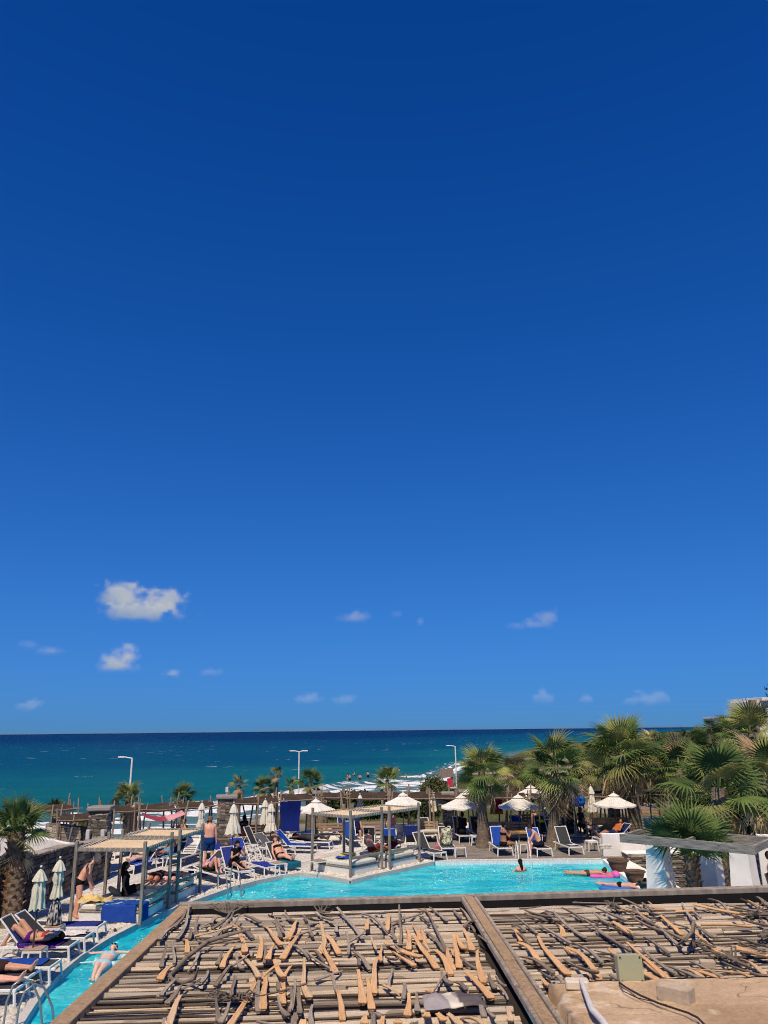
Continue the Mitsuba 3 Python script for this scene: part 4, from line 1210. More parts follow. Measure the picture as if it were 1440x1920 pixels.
for i, (p, w, dep, rot, lab) in enumerate([
    ((-14.256, 35.343, 1.850), 75, 2.6, .55, 'rustic pole pergola behind the leftmost palm'), ((-11.710, 31.390, 1.850), 62, 2.2, .5, 'rustic pole pergola just left of the garden wall column'),
    ((-10.893, 34.527, 1.850), 60, 2.4, .5, 'rustic pole pergola right of the garden wall column'), ((-9.637, 34.840, 1.850), 70, 2.6, .45, 'rustic pole pergola where the pink blanket hangs'),
    ((-8.234, 36.102, 1.850), 66, 2.6, .4, 'rustic pole pergola just left of the lamp topped column'), ((-5.897, 37.632, 1.850), 86, 3.0, .3, 'rustic pole pergola right of the lamp topped column'),
    ((-4.224, 39.114, 1.850), 60, 3.0, .2, 'rustic pole pergola carrying the hanging navy towel'), ((-2.536, 39.799, 1.850), 40, 3.0, .1, 'narrow rustic pergola left of the dark green hedge'),
    ((-0.923, 39.594, 1.850), 68, 3.2, .02, 'rustic pole pergola in front of the dark green hedge'), ((1.081, 39.338, 1.850), 74, 3.2, 0, 'rustic pole pergola between hedge and banded column'),
    ((3.361, 39.047, 1.850), 80, 3.2, 0, 'rustic pole pergola behind the nearest tall palm'), ((5.700, 39.048, 1.850), 84, 3.2, 0, 'rustic pole pergola where the red towel hangs'),
    ((8.237, 39.023, 1.850), 90, 3.2, 0, 'rustic pole pergola behind the second tall palm'), ((10.771, 38.998, 1.850), 90, 3.2, -.02, 'rustic pole pergola behind the rightmost open parasol'),
    ((13.512, 39.573, 1.850), 90, 3.2, -.05, 'rustic pole pergola at the far right among palms')]):
    rustic(p, w, dep, rot, i + 1, lab)

# street lamps by the beach road
def street_lamp(p, H_, arms, lab):
    k = thing('street_lamp', lab, 'street lamp')
    x, y, zt = p
    zb = float(land(np.array([[x]]), np.array([[y]]))[0, 0]) - .1
    obj('pole', tube([(x, y, zb), (x, y, (zb + zt) / 2), (x, y, zt)], [.075, .06, .05], 10), 'white_metal', k, smooth=True)
    for s, L in arms:
        obj('arm', tube([(x, y, zt - .03), (x + s * L * .5, y, zt + .02), (x + s * L, y, zt + .04)], .035, 8), 'white_metal', k, smooth=True)
        obj('lamp_head', box(x + s * L - .12 * (1 + s), x + s * L + .12 * (1 - s) + .0, y - .09, y + .09, zt - .02, zt + .06, .015) if False else box(min(x + s * (L - .1), x + s * (L + .3)), max(x + s * (L - .1), x + s * (L + .3)), y - .08, y + .08, zt + .0, zt + .09, .02), 'white_metal', k)


street_lamp((-14.496, 46.000, 3.621), 0, ((-1, .5),), 'white street lamp at the left with one arm towards the left')
street_lamp((-6.506, 60.000, 3.527), 0, ((-1, .4), (1, .35)), 'white street lamp in the middle with two arms')
street_lamp((5.629, 66.000, 3.665), 0, ((-1, .45),), 'white street lamp beside the lifeguard hut')
street_lamp((55.150, 170.000, 3.086), 0, ((-1, .6), (1, .2)), 'distant white street lamp on the far right shore')

# lifeguard hut with a red flag panel
hp = (6.858, 95.000, -1.365)
hk = thing('lifeguard_hut', 'small wooden lifeguard hut with a red panel on the beach', 'hut')
hx, hy, hz = hp
for sx in (-.75, .75):
    for sy in (-.6, .6):
        obj('post', bar((hx + sx, hy + sy, hz - 1.2), (hx + sx, hy + sy, hz + 1.1), .1), 'weathered_wood', hk)
rf = trimesh.Trimesh([(-1, -.85, 0), (1, -.85, 0), (1, .85, 0), (-1, .85, 0), (-.55, 0, .85), (.85, 0, .95)], process=False).convex_hull
obj('roof', rf, 'tinted_matt', hk, color=(.17, .14, .12), M=mat((hx, hy, hz + 1.05)))
obj('red_panel', box(.12, .72, -.75, -.68, .0, .9), 'tinted_matt', hk, color=(.62, .04, .08), M=mat((hx, hy, hz)))
obj('platform', box(-1.1, 1.2, -.9, .9, -.22, -.05, .02), 'tinted_matt', hk, color=(.55, .54, .52), M=mat((hx, hy, hz)))

# buildings behind the palms at the upper right
b0 = (35.977, 78.000, 7.434)
hk = thing('hillside_villa', 'white flat roofed villa with a stone clad end behind the palms', 'building')
obj('stone_wing', box(b0[0] - .6, b0[0] - .1, 76.9, 77.6, -5, b0[2], .02), 'tinted_matt', hk, color=(.27, .22, .18))
obj('wall', box(b0[0] + .2, b0[0] + 14, 77.5, 84, -5, b0[2] - .1), 'white_wall', hk)
obj('roof_slab', box(b0[0] + .5, b0[0] + 14.3, 77, 84.3, b0[2] - .09, b0[2] + .25, .02), 'white_wall', hk)
for i in range(3):
    w = obj('window', box(b0[0] + 1.6 + i * 2.6, b0[0] + 3.2 + i * 2.6, 77.42, 77.49, b0[2] - 2.3, b0[2] - .7), 'tinted_satin', hk, color=(.03, .05, .07))
b1 = (47.479, 110.000, 6.180)
hk = thing('low_white_house', 'low white house peeping out beside the villa palms', 'building')
obj('wall', box(b1[0] - 1.6, b1[0] + 5, 110, 115, -6, b1[2] - .1), 'white_wall', hk)
obj('roof_slab', box(b1[0] - 1.8, b1[0] + 5.2, 109.7, 115.2, b1[2] - .09, b1[2] + .12), 'white_wall', hk)

# ------------------------------------------------------------------ fan palms
for nm, dt, r in (('frond_leaf', .5, .45), ('frond_dry', .4, .75)):
    scene[nm] = {'type': 'principledthin', 'base_color': VC, 'roughness': r, 'diff_trans': dt, 'spec_trans': 0.0, 'eta': 1.4}
LEAF = [('frond_leaf', np.array(c)) for c in ((.15, .225, .07), (.34, .38, .12), (.075, .125, .05), (.25, .265, .10))] + [('frond_dry', np.array(c)) for c in ((.66, .53, .30), (.42, .31, .18))]


def fan_mesh(seed, n=26, spread=2.15, droop=.25, stalk=.75, ragged=0.0, curl=0.0):
    """one fan leaf along +x: petiole of length `stalk`, blade of radius 1; units scale with the tree"""
    q = np.random.default_rng(seed)
    V, F, K = [], [], []

    def add(vs, fs, ks):
        o = len(V)
        V.extend(vs); K.extend(ks); F.extend([tuple(o + i for i in f) for f in fs])

    # petiole: flat three sided bar arching slightly
    pts = [(stalk * t, 0, -.10 * stalk * t * t) for t in (0, .5, 1)]
    for a, b, wa, wb in zip(pts[:-1], pts[1:], (.042, .03), (.03, .02)):
        a, b = np.array(a), np.array(b)
        add([a + (0, wa, 0), a - (0, wa, 0), a - (0, 0, wa * .6), b + (0, wb, 0), b - (0, wb, 0), b - (0, 0, wb * .6)], [(0, 1, 4), (0, 4, 3), (1, 2, 5), (1, 5, 4), (2, 0, 3), (2, 3, 5)], [1.35] * 6)
    h = np.array(pts[-1])

    def surf(r, a):
        # the blade is cupped and bends down with the radius
        x, y = r * math.cos(a), r * math.sin(a)
        return h + (x, y, -.12 * r - droop * r * r + .10 * abs(math.sin(a)) * r + curl * y * r)
    da = 2 * spread / n
    for i in range(n):
        a = -spread + (i + .5) * da
        if q.random() < ragged: continue
        L = (.80 + .20 * math.cos(a * .75)) * q.uniform(.86, 1.05)
        tip = q.uniform(.04, .16) + ragged * .3
        m = L * .46
        ml, mr, mc = surf(m, a - da * .5), surf(m, a + da * .5), surf(m, a) + (0, 0, .028)
        e = L * .74
        el, er = surf(e, a - da * .15), surf(e, a + da * .15)
        t = surf(L, a + q.normal(0, .03)) - (0, 0, tip)
        k = q.uniform(.75, 1.2)
        add([h, ml, mc, mr, el, er, t], [(0, 1, 2), (0, 2, 3), (1, 4, 2), (2, 5, 3), (2, 4, 5), (4, 6, 5)], [k * 1.15, k, k * 1.1, k, k, k, k * 1.3])
    return trimesh.Trimesh(V, F, process=False), np.array(K)


FAN = [fan_mesh(1, droop=.18, curl=.05), fan_mesh(2, droop=.30, curl=-.06), fan_mesh(3, droop=.10, spread=1.9), fan_mesh(4, droop=.42, ragged=.08), fan_mesh(5, n=24, droop=.25, spread=2.3, curl=.1)]
DEAD = [fan_mesh(11, n=20, droop=.9, spread=1.3, ragged=.18, stalk=.55), fan_mesh(12, n=20, droop=.7, spread=1.0, ragged=.25, stalk=.6), fan_mesh(13, n=18, droop=1.1, spread=1.5, ragged=.3, stalk=.5)]
PLY = {}


def frond_ply(kind, i, leaf):
    key = (kind, i, leaf)
    if key not in PLY:
        m, k = (FAN if kind == 'fan' else DEAD)[i]
        nm, c = LEAF[leaf]
        PLY[key] = mikit.ply(m, nm, color=np.clip(c * k[:, None], 0, 1))
    return PLY[key]


bsdf('palm_bark', {'type': 'bumpmap', 'arbitrary': proc(lambda p, n, uv: fbm(p.x * 18, p.y * 18, p.z * 30, 3), .006), 'scale': .03,
                   'bsdf': pr(proc(lambda p, n, uv: mix((.10, .078, .058), (.27, .215, .16), dr.clip(fbm(p.x * 9, p.y * 9, p.z * 16, 4) * 1.5 - .25, 0, 1))), .95, .1)})
bsdf('palm_boots', pr(proc(lambda p, n, uv: mix((.10, .055, .032), (.30, .18, .10), dr.clip(fbm(p.x * 16, p.y * 16, p.z * 16, 3) * 1.4 - .2, 0, 1))), .9, .1))


def palm(crown, base, reach, seed, label, green=30, dead=10, mood='green', r0=.24, r1=.15, boots=False, upright=0.0, low=-.55, trunk_bsdf='palm_bark', lean=None):
    """crown: point of the growing tip; base: foot on the ground; reach: petiole plus blade in metres"""
    q = np.random.default_rng(seed)
    crown, base = np.array(crown, float), np.array(base, float)
    k = thing('fan_palm', label, 'palm tree')
    H_ = crown[2] - base[2]
    n = max(8, int(H_ / .22))
    P_ = [base + (crown - base) * t + np.array([math.sin(t * 3 + seed) * .04 * H_ * t * (1 - t), 0, 0]) for t in np.linspace(0, 1, n)]
    R_ = [(r1 + (r0 - r1) * (1 - t) ** 2) * (1 + .06 * (i % 2)) for i, t in enumerate(np.linspace(0, 1, n))]
    R_[0] *= 1.25
    tm = tube(P_, R_, 14)
    tm.vertices += .02 * (meshkit.noise(tm.vertices * 7)[:, None] - .5)
    obj('trunk', tm, trunk_bsdf, k, smooth=40)
    if boots:
        ms = []
        nb = int(H_ * 44)
        for i in range(nb):
            t = i / nb
            p = P_[0] + (crown - base) * t
            a = i * 2.39996
            rr = r1 + (r0 - r1) * (1 - t) ** 2
            d = np.array([math.cos(a), math.sin(a), 0])
            s = np.array([-d[1], d[0], 0])
            w = q.uniform(.05, .08)
            o = p + d * rr * .92
            ms.append(trimesh.Trimesh([o - s * w, o + s * w, o + d * .05 + s * w * .8 + (0, 0, .10), o + d * .05 - s * w * .8 + (0, 0, .10), o + d * q.uniform(.09, .16) + (0, 0, q.uniform(.14, .22)), o + (0, 0, .14)], [(0, 1, 2), (0, 2, 3), (3, 2, 4), (2, 5, 4), (5, 3, 4), (1, 5, 2), (0, 3, 5)], process=False))
        obj('leaf_stubs', cat(ms), 'palm_boots', k, kind='stuff')
    sc = reach / 1.72
    green = int(green * .74)
    moods = {'green': (0, 0, 0, 2, 3, 1), 'deep': (2, 2, 0, 0, 2), 'bright': (1, 0, 1, 3, 0), 'olive': (3, 0, 3, 1, 2, 5), 'dry': (3, 5, 4, 3, 0)}[mood]

    def put(name, kind, i, leaf, az, el, s, twist, off):
        d = np.array([math.cos(el) * math.cos(az), math.cos(el) * math.sin(az), math.sin(el)])
        side = np.array([-math.sin(az), math.cos(az), 0])
        side = side * math.cos(twist) + np.cross(d, side) * math.sin(twist)
        up = np.cross(d, side)
        M = np.eye(4)
        M[:3, 0], M[:3, 1], M[:3, 2] = d * s, side * s, up * s
        M[:3, 3] = crown + off
        again(name, frond_ply(kind, i, leaf), k, M)

    for i in range(green):
        t = i / max(1, green - 1)
        az = i * 2.39996 + q.normal(0, .15)
        el = (1.42 - upright * .1) * (1 - t) ** .8 + low * t ** 1.3 + q.normal(0, .10)
        leaf = moods[int(q.integers(len(moods)))]
        if t > .8 and q.random() < .45: leaf = 3 if mood != 'dry' else 5
        put('frond', 'fan', int(q.integers(5)), leaf, az, el, sc * q.uniform(.86, 1.08), q.normal(0, .35), (0, 0, -.02 - .18 * t * sc))
    for i in range(dead):
        az = i * 2.39996 * 1.3 + q.normal(0, .3)
        el = q.uniform(-1.35, -.55)
        put('dead_frond', 'dead', int(q.integers(3)), 4 if q.random() < .5 else 5, az, el, sc * q.uniform(.7, .98), q.normal(0, .5), (0, 0, -.25 * sc - q.uniform(0, .3)))
    return k


def at_y(p, z): return (p[0], p[1], z)


def gz(p): return float(land(np.array([[p[0]]]), np.array([[p[1]]]))[0, 0]) - .05


pc_ = (-10.528, 23.700, 2.353)
palm((pc_[0] + .12, 23.2, pc_[2]), (-10.22, 23.1, -.05), 1.2, 101, 'fan palm with a shaggy red brown trunk at the left edge', 26, 5, 'green', .27, .2, boots=True, low=.0)
for c, reach, seed, lab, g, dd, mood in [
    ((-18.612, 46.000, 0.873), .85, 102, 'small dark fan palm behind the left pergola', 20, 6, 'deep'), ((-13.932, 44.000, 1.604), 1.1, 103, 'windblown fan palm under the left street lamp', 24, 10, 'olive'),
    ((-11.482, 46.000, 1.531), .92, 104, 'small tidy fan palm above the pink blanket', 24, 5, 'green'), ((-9.446, 52.000, 1.747), .85, 105, 'ragged brown fan palm just left of the centre left cluster', 12, 8, 'dry'),
    ((-8.025, 53.000, 1.472), 1.0, 106, 'round fan palm in the middle of the centre left cluster', 24, 5, 'olive'), ((-7.760, 57.000, 2.080), .78, 107, 'tall ragged brown fan palm rising above the cluster', 12, 8, 'dry'),
    ((-6.812, 58.000, 1.226), .85, 108, 'bright yellow green fan palm beside the middle street lamp', 16, 3, 'bright'), ((-4.920, 52.000, 1.862), 1.15, 109, 'dark green fan palm right of the middle street lamp', 24, 6, 'deep'),
    ((0.020, 55.000, 1.763), 1.22, 110, 'lone fan palm in front of the surf', 26, 8, 'bright')]:
    palm(c, (c[0] + .05, c[1], gz(c)), reach, seed, lab, g, dd, mood, .2, .13, low=-.5)
c = (4.261, 36.500, 3.172); palm(c, ((4.201, 36.027, 0.000)[0], 36.5, -.03), 1.52, 111, 'nearest tall fan palm standing in the deck left of the red towel', 30, 22, 'bright', .30, .15, low=-.6)
c = (7.589, 48.000, 2.575); palm(c, (c[0], 48, gz(c)), 1.25, 112, 'smaller fan palm between the two tall deck palms', 24, 10, 'olive', .2, .14)
c = (7.584, 36.600, 3.407); palm(c, ((7.244, 35.805, 0.000)[0], 36.6, -.03), 1.85, 113, 'second tall fan palm standing in the deck beside the seated man', 30, 26, 'green', .28, .155, low=-.6)
c = (11.743, 47.000, 2.875); palm(c, (c[0], 47, gz(c)), 1.5, 114, 'fan palm with brown fronds right of the second tall palm', 22, 14, 'olive', .22, .15)
c = (11.433, 39.500, 3.818); palm(c, ((11.942, 42.007, 0.000)[0], 39.5, -.03), 2.25, 115, 'tallest fan palm against the sky above the rightmost open parasol', 34, 26, 'green', .3, .2, low=-.65)
c = (15.357, 46.000, 3.111); palm(c, (c[0], 46, -.05), 1.9, 116, 'dark fan palm right of the tallest one', 26, 10, 'deep', .3, .2)
c = (14.372, 40.000, 3.046); palm(c, (c[0], 40, -.05), 2.0, 117, 'bushy fan palm left of the largest fans', 26, 10, 'olive', .3, .2)
c = (10.728, 26.500, 3.069); palm(c, ((10.054, 25.175, 0.000)[0], 25.9, -1.3), 2.1, 118, 'largest fan palm with broad green fans at the right', 20, 8, 'green', .3, .22, low=-.35)
c = (17.184, 38.000, 4.643); palm(c, (c[0], 38, -.05), 1.9, 119, 'tall fan palm in front of the villa', 28, 14, 'bright', .3, .22)
c = (14.032, 30.000, 3.128); palm(c, (c[0] + .2, 30, -.05), 2.0, 120, 'fan palm with drooping straw fronds at the right edge', 24, 26, 'olive', .3, .22)
c = (8.823, 24.300, 1.367); palm(c, (c[0], 24.4, -1.3), 1.85, 121, 'stubby fan palm poking up through the timber beams', 24, 0, 'deep', .2, .17, boots=True, low=.62)
for c, reach, seed, lab, g, dd, mood in [((30.167, 75.000, 5.007), .95, 122, 'small distant palm on the skyline', 20, 4, 'deep'), ((26.393, 80.000, 3.738), 1.4, 123, 'distant brown palm left of the skyline palms', 18, 10, 'dry'), ((23.603, 62.000, 3.517), 2.0, 124, 'dense dark palm behind the largest fans', 26, 8, 'deep'), ((27.477, 64.000, 4.577), 1.9, 125, 'dark palm below the low white house', 24, 8, 'deep'), ((16.738, 56.000, 2.299), 1.7, 126, 'dull green palm behind the tallest one', 24, 10, 'olive')]:
    palm(c, (c[0], c[1], gz(c)), reach, seed, lab, g, dd, mood, .26, .18)

# ------------------------------------------------------------------ hedges, shrubs, a Norfolk pine
bsdf('leafy', {'type': 'diffuse', 'reflectance': VC})


def shrub(p, w, d, h, n, tone, seed, name, label, cat_, leaf=.10):
    q = np.random.default_rng(seed)
    k = thing(name, label, cat_)
    u = q.normal(0, 1, (n, 3)); u /= np.linalg.norm(u, axis=1, keepdims=True)
    rr = q.uniform(.55, 1.0, n) ** .5
    lump = .62 + .55 * meshkit.fbm(u * 2.2 + seed, 3)
    c = u * (rr * lump)[:, None] * (w, d, h)
    c[:, 2] = np.abs(c[:, 2])
    a = q.normal(0, 1, (n, 3)); a /= np.linalg.norm(a, axis=1, keepdims=True)
    b = np.cross(a, q.normal(0, 1, (n, 3))); b /= np.linalg.norm(b, axis=1, keepdims=True)
    s = leaf * q.uniform(.6, 1.4, n)[:, None]
    V = np.stack([c - a * s, c + b * s * .5, c + a * s, c - b * s * .5], 1).reshape(-1, 3)
    f = (np.arange(n) * 4)[:, None]
    F = np.vstack([f + (0, 1, 2), f + (0, 2, 3)])
    col = np.repeat(np.array(tone) * q.uniform(.6, 1.5, n)[:, None], 4, axis=0)
    M = mat(p)
    obj('foliage', trimesh.Trimesh(V, F, process=False), 'leafy', k, color=col, M=M)
    obj('stems', cat([tube([(0, 0, -.05), tuple(np.array((w, d, h)) * q.uniform(-.5, .5, 3) * (1, 1, 0) + (0, 0, h * .8))], [.035, .012], 5) for _ in range(5)]), 'post_wood', k, M=M)


for i, (p, w, d, h, n, lab) in enumerate([
    ((-1.770, 47.000, 0.295), 1.5, 1.2, 1.7, 2600, 'dark green hedge left of the lone palm'), ((-0.440, 48.000, 0.239), 1.6, 1.2, 1.2, 2400, 'dark green hedge right under the lone palm'), ((1.860, 48.000, 0.215), 1.3, 1.0, 1.2, 2000, 'dark hedge behind the open parasol in the middle'),
    ((3.631, 62.000, -0.326), 1.6, 1.4, 2.2, 2600, 'rounded green bush beside the lifeguard hut'), ((4.255, 55.000, 0.165), 1.0, 1.0, 1.2, 1400, 'small bush behind the banded column'), ((-3.079, 47.000, 0.308), .9, .9, 1.1, 1400, 'small dark bush left of the hedge'),
    ((-15.202, 42.000, 0.174), 1.0, .8, .9, 1200, 'small bush seen under the left pergola'), ((9.808, 55.000, 0.377), 2.6, 1.4, 2.2, 3200, 'dusty shrub behind the small middle palm'), ((13.694, 52.000, 0.902), 3.0, 1.6, 2.4, 3600, 'dusty shrub behind the second tall palm'),
    ((15.902, 50.000, 0.726), 3.0, 1.6, 2.6, 3800, 'dense olive shrub under the dark palms'), ((17.604, 48.000, 0.873), 3.0, 1.8, 3.0, 4200, 'dense dark shrub behind the largest fans'), ((19.031, 44.000, 1.457), 3.2, 1.8, 3.2, 4400, 'dense dark shrub below the villa palm'),
    ((14.294, 33.000, 0.944), 2.0, 1.4, 2.0, 3200, 'shaded shrub behind the beam frame at the right'), ((13.783, 36.000, 0.917), 1.8, 1.2, 1.3, 2600, 'shaded shrub right of the white terrace wall'),
    ((31.754, 90.000, 1.738), 6, 3, 2.0, 4200, 'low dark trees on the far right shore'), ((35.168, 85.000, 2.938), 5, 3, 2.6, 4200, 'dark trees below the skyline palms'), ((40.295, 140.000, 1.343), 9, 5, 3.0, 3600, 'distant low scrub trees along the coast')]):
    tone = (.045, .066, .024) if 'dark' in lab or 'dense' in lab or 'shade' in lab else (.10, .115, .045)  # shrubs labelled shaded get their shade as the darker leaf tone
    far_ = p[1] > 80
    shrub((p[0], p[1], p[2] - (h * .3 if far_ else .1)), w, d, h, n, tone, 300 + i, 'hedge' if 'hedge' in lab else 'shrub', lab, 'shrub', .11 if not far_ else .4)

np_ = (30.600, 60.000, 8.064)
k = thing('norfolk_pine', 'dark tiered pine reaching in at the upper right edge', 'tree')
zb = gz(np_)
obj('trunk', tube([(np_[0], np_[1], zb), (np_[0], np_[1], np_[2] + 2.0)], [.3, .05], 8), 'palm_bark', k, smooth=True)
q = np.random.default_rng(5)
for tier in range(9):
    z = np_[2] + 1.0 - tier * .42
    R_ = .3 + tier * .36 if tier < 5 else 1.75 - tier * .03
    ms, cs = [], []
    for b in range(7):
        a = b * 2 * PI / 7 + tier * .5
        e = np.array((math.cos(a) * R_, math.sin(a) * R_, R_ * .18))
        ms.append(tube([(0, 0, 0), tuple(e * .6 - (0, 0, .05)), tuple(e)], [.03, .02, .01], 4))
        for j in range(26):
            t = q.uniform(.25, 1.05); p_ = e * t + q.normal(0, .04, 3)
            ms.append(tube([p_, p_ + np.array((math.cos(a) * .1, math.sin(a) * .1, .12)) + q.normal(0, .06, 3)], [.035, .008], 3))
    obj('branch_tier', cat(ms), 'leafy', k, color=(.02, .035, .022), M=mat((np_[0], np_[1], z)))

# ------------------------------------------------------------------ sun loungers, tables, parasols, daybeds
# lounger frame: x across, y from the foot (0) to the head (1.92); seat .33 high; the back section is hinged at y = 1.17
SEAT, HINGE, LEN, WID = .33, 1.17, 1.92, .62
PROTO = {}


def lounger_parts(back):
    """back: angle of the backrest in degrees"""
    key = round(back)
    if key in PROTO: return PROTO[key]
    a = math.radians(back)
    hb = np.array((0, HINGE, SEAT)); tip = hb + np.array((0, math.cos(a), math.sin(a))) * (LEN - HINGE)
    w = WID / 2
    up = (0, -math.sin(a), math.cos(a))
    d = {}
    d['rail'] = [bar((s * (w - .018), 0, SEAT - .03), (s * (w - .018), LEN - .12, SEAT - .03), .036, .052, c=.006) for s in (-1, 1)]
    d['end_rail'] = [bar((-w, y, SEAT - .03), (w, y, SEAT - .03), .036, .052, c=.006) for y in (.018, LEN - .12)]
    d['leg'] = [bar((s * (w - .018), y, SEAT - .05), (s * (w + .012), y + dy, .0), .042, .042, c=.005) for s in (-1, 1) for y, dy in ((.03, -.05), (LEN - .42, .06))]
    d['seat_sling'] = [box(-w + .037, w - .037, .037, HINGE - .01, SEAT - .022, SEAT - .010)]
    n = np.array(up)
    d['back_sling'] = [bar(hb + n * -.005, tip + n * -.005, WID - .15, .012, up=up)]
    d['back_frame'] = [bar(hb + (s * (w - .056), 0, 0), tip + (s * (w - .056), 0, 0), .034, .034, up=up, c=.005) for s in (-1, 1)] + [bar(tip + (-w + .04, 0, 0), tip + (w - .04, 0, 0), .034, .034, c=.005)]
    d['prop'] = [bar(hb + (tip - hb) * .55 + (s * (w - .075), 0, -.02), (s * (w - .075), HINGE + .36 + .2 * math.cos(a), SEAT - .04), .02) for s in (-1, 1)] if back > 8 else []
    q = {}
    for part, ms in d.items():
        if part in ('leg', 'rail', 'end_rail', 'prop'): q[part] = [mikit.ply(m, 'white_metal') for m in ms]
        elif part == 'back_frame': q[part] = [mikit.ply(cat(ms), 'white_metal')]
        else: q[part] = [mikit.ply(ms[0], 'dark_mesh_fabric')]
    PROTO[key] = (q, hb, tip)
    return PROTO[key]


def lounger(foot, head_dir, back, label, group='white framed sun loungers on the deck'):
    """foot: middle of the foot end on the deck; head_dir: angle in degrees the lounger points to (from foot to head; 90 = away from the camera)"""
    M = mat((foot[0], foot[1], .003), math.radians(head_dir - 90))
    q, hb, tip = lounger_parts(back)
    k = thing('sun_lounger', label, 'sun lounger', group)
    for part, ds in sorted(q.items()):
        for d in ds: again(part, d, k + '__back_frame' if part in ('back_sling', 'prop') else k, M)
    return M


def drape(M, y0, y1, w, back, color, label, name='towel', over=0.0, sides=0.0, seed=0, pattern=None, lift=.0, group=None, shift=0.0, catg='towel', amp=.016):
    """a towel laid along a lounger from y0 to y1 (following the backrest), hanging `sides` over the edges and `over` at the end"""
    a = math.radians(back)
    n, k = 26, 18
    L = y1 - y0
    V = []
    q = np.random.default_rng(seed + 900)
    for i in range(n):
        s = y0 + L * i / (n - 1)
        for j in range(k):
            u = (j / (k - 1) - .5) * (w + 2 * sides)
            h = max(0, abs(u) - w / 2)
            x = math.copysign(min(abs(u), w / 2 + .012), u) + shift
            if s < 0: y, z, nn = -.02, SEAT + s, (0, -1, 0)
            elif s <= HINGE: y, z, nn = s, SEAT, (0, 0, 1)
            else:
                t = s - HINGE; tt = min(t, LEN - HINGE + .02)
                y, z, nn = HINGE + tt * math.cos(a), SEAT + tt * math.sin(a), (0, -math.sin(a), math.cos(a))
                if t > tt: y += .03; z -= (t - tt)
            o = amp * (meshkit.fbm(np.array([[x * 7 + seed, s * 6, seed * 1.3]]), 3)[0] - .15) + lift
            V.append((x + .02 * (meshkit.noise(np.array([[s * 5 + seed, u * 2, 0]]))[0] - .5) * 2, y + nn[1] * o, z - h + nn[2] * o + .006))
    V = np.array(V)
    g = grid(np.arange(k), np.arange(n), lambda A, B: A * 0.0); g.vertices = V
    F = np.vstack([g.faces, g.faces[:, ::-1] + len(V)])
    m = trimesh.Trimesh(np.vstack([V, V - (0, 0, .006)]), F, process=False)
    c = np.tile(np.array(color, float), (len(m.vertices), 1))
    if pattern is not None:
        U = np.tile(np.stack([np.tile(np.arange(k) / (k - 1), n), np.repeat(np.arange(n) / (n - 1), k)], 1), (2, 1))
        c = pattern(U, c)
    c = c * (.9 + .2 * meshkit.noise(m.vertices * 9 + seed)[:, None])
    obj(name, m, 'tinted_matt', smooth=True, color=c, M=M, label=label, cat=catg, group=group)


BLUE, NAVY = (.022, .072, .36), (.02, .035, .17)


def stripes(cols, n):
    return lambda U, c: np.array(cols)[(np.floor(U[:, 0] * n).astype(int)) % len(cols)]


def cross_stripes(cols, n):
    return lambda U, c: np.array(cols)[(np.floor(U[:, 1] * n).astype(int)) % len(cols)]


def leafy_pattern(U, c):
    k = meshkit.fbm(np.stack([U[:, 0] * 9, U[:, 1] * 14, U[:, 0] * 0], -1), 2, 4)
    return np.where((np.abs(k - .5) > .07)[:, None], (.62, .61, .58), (.03, .03, .035))


bsdf('table_wood', pr(proc(grain((.24, .165, .11), (.42, .30, .20), (1, 0), 40, 3)), .7, .25))


def side_table(p, rz, label, s=.42, h=.42, wood=True):
    k = thing('side_table', label, 'side table')
    M = mat((p[0], p[1], .003), math.radians(rz))
    a = s / 2
    for i in range(4):
        obj('slat', box(-a + .01, a - .01, -a + .012 + i * (s - .02) / 4, -a + .004 + (i + 1) * (s - .02) / 4, h - .02, h, .003), 'table_wood' if wood else 'white_metal', k, M=M)
    for sx in (-1, 1):
        for sy in (-1, 1):
            obj('leg', bar((sx * (a - .02), sy * (a - .02), h - .03), (sx * (a + .012), sy * (a + .012), 0), .036, c=.004), 'white_metal', k, M=M)
    obj('frame', cat([bar((-a, s_ * (a - .018), h - .045), (a, s_ * (a - .018), h - .045), .03, .045) for s_ in (-1, 1)] + [bar((s_ * (a - .018), -a + .035, h - .045), (s_ * (a - .018), a - .035, h - .045), .03, .045) for s_ in (-1, 1)]), 'white_metal', k, M=M)
    return M


# parasols
bsdf('canvas_cream', {'type': 'diffuse', 'reflectance': proc(lambda p, n, uv: mix((.68, .655, .56), (.80, .775, .68), fbm(p.x * 3, p.y * 3, p.z * 3, 3)))})
scene['canvas_thin'] = {'type': 'principledthin', 'base_color': rgb((.88, .865, .80)), 'roughness': .8, 'diff_trans': .3, 'spec_trans': 0.0}
bsdf('pole_brown', pr((.085, .055, .035), .5, .35))
bsdf('pole_grey', pr((.09, .09, .09), .5, .35))


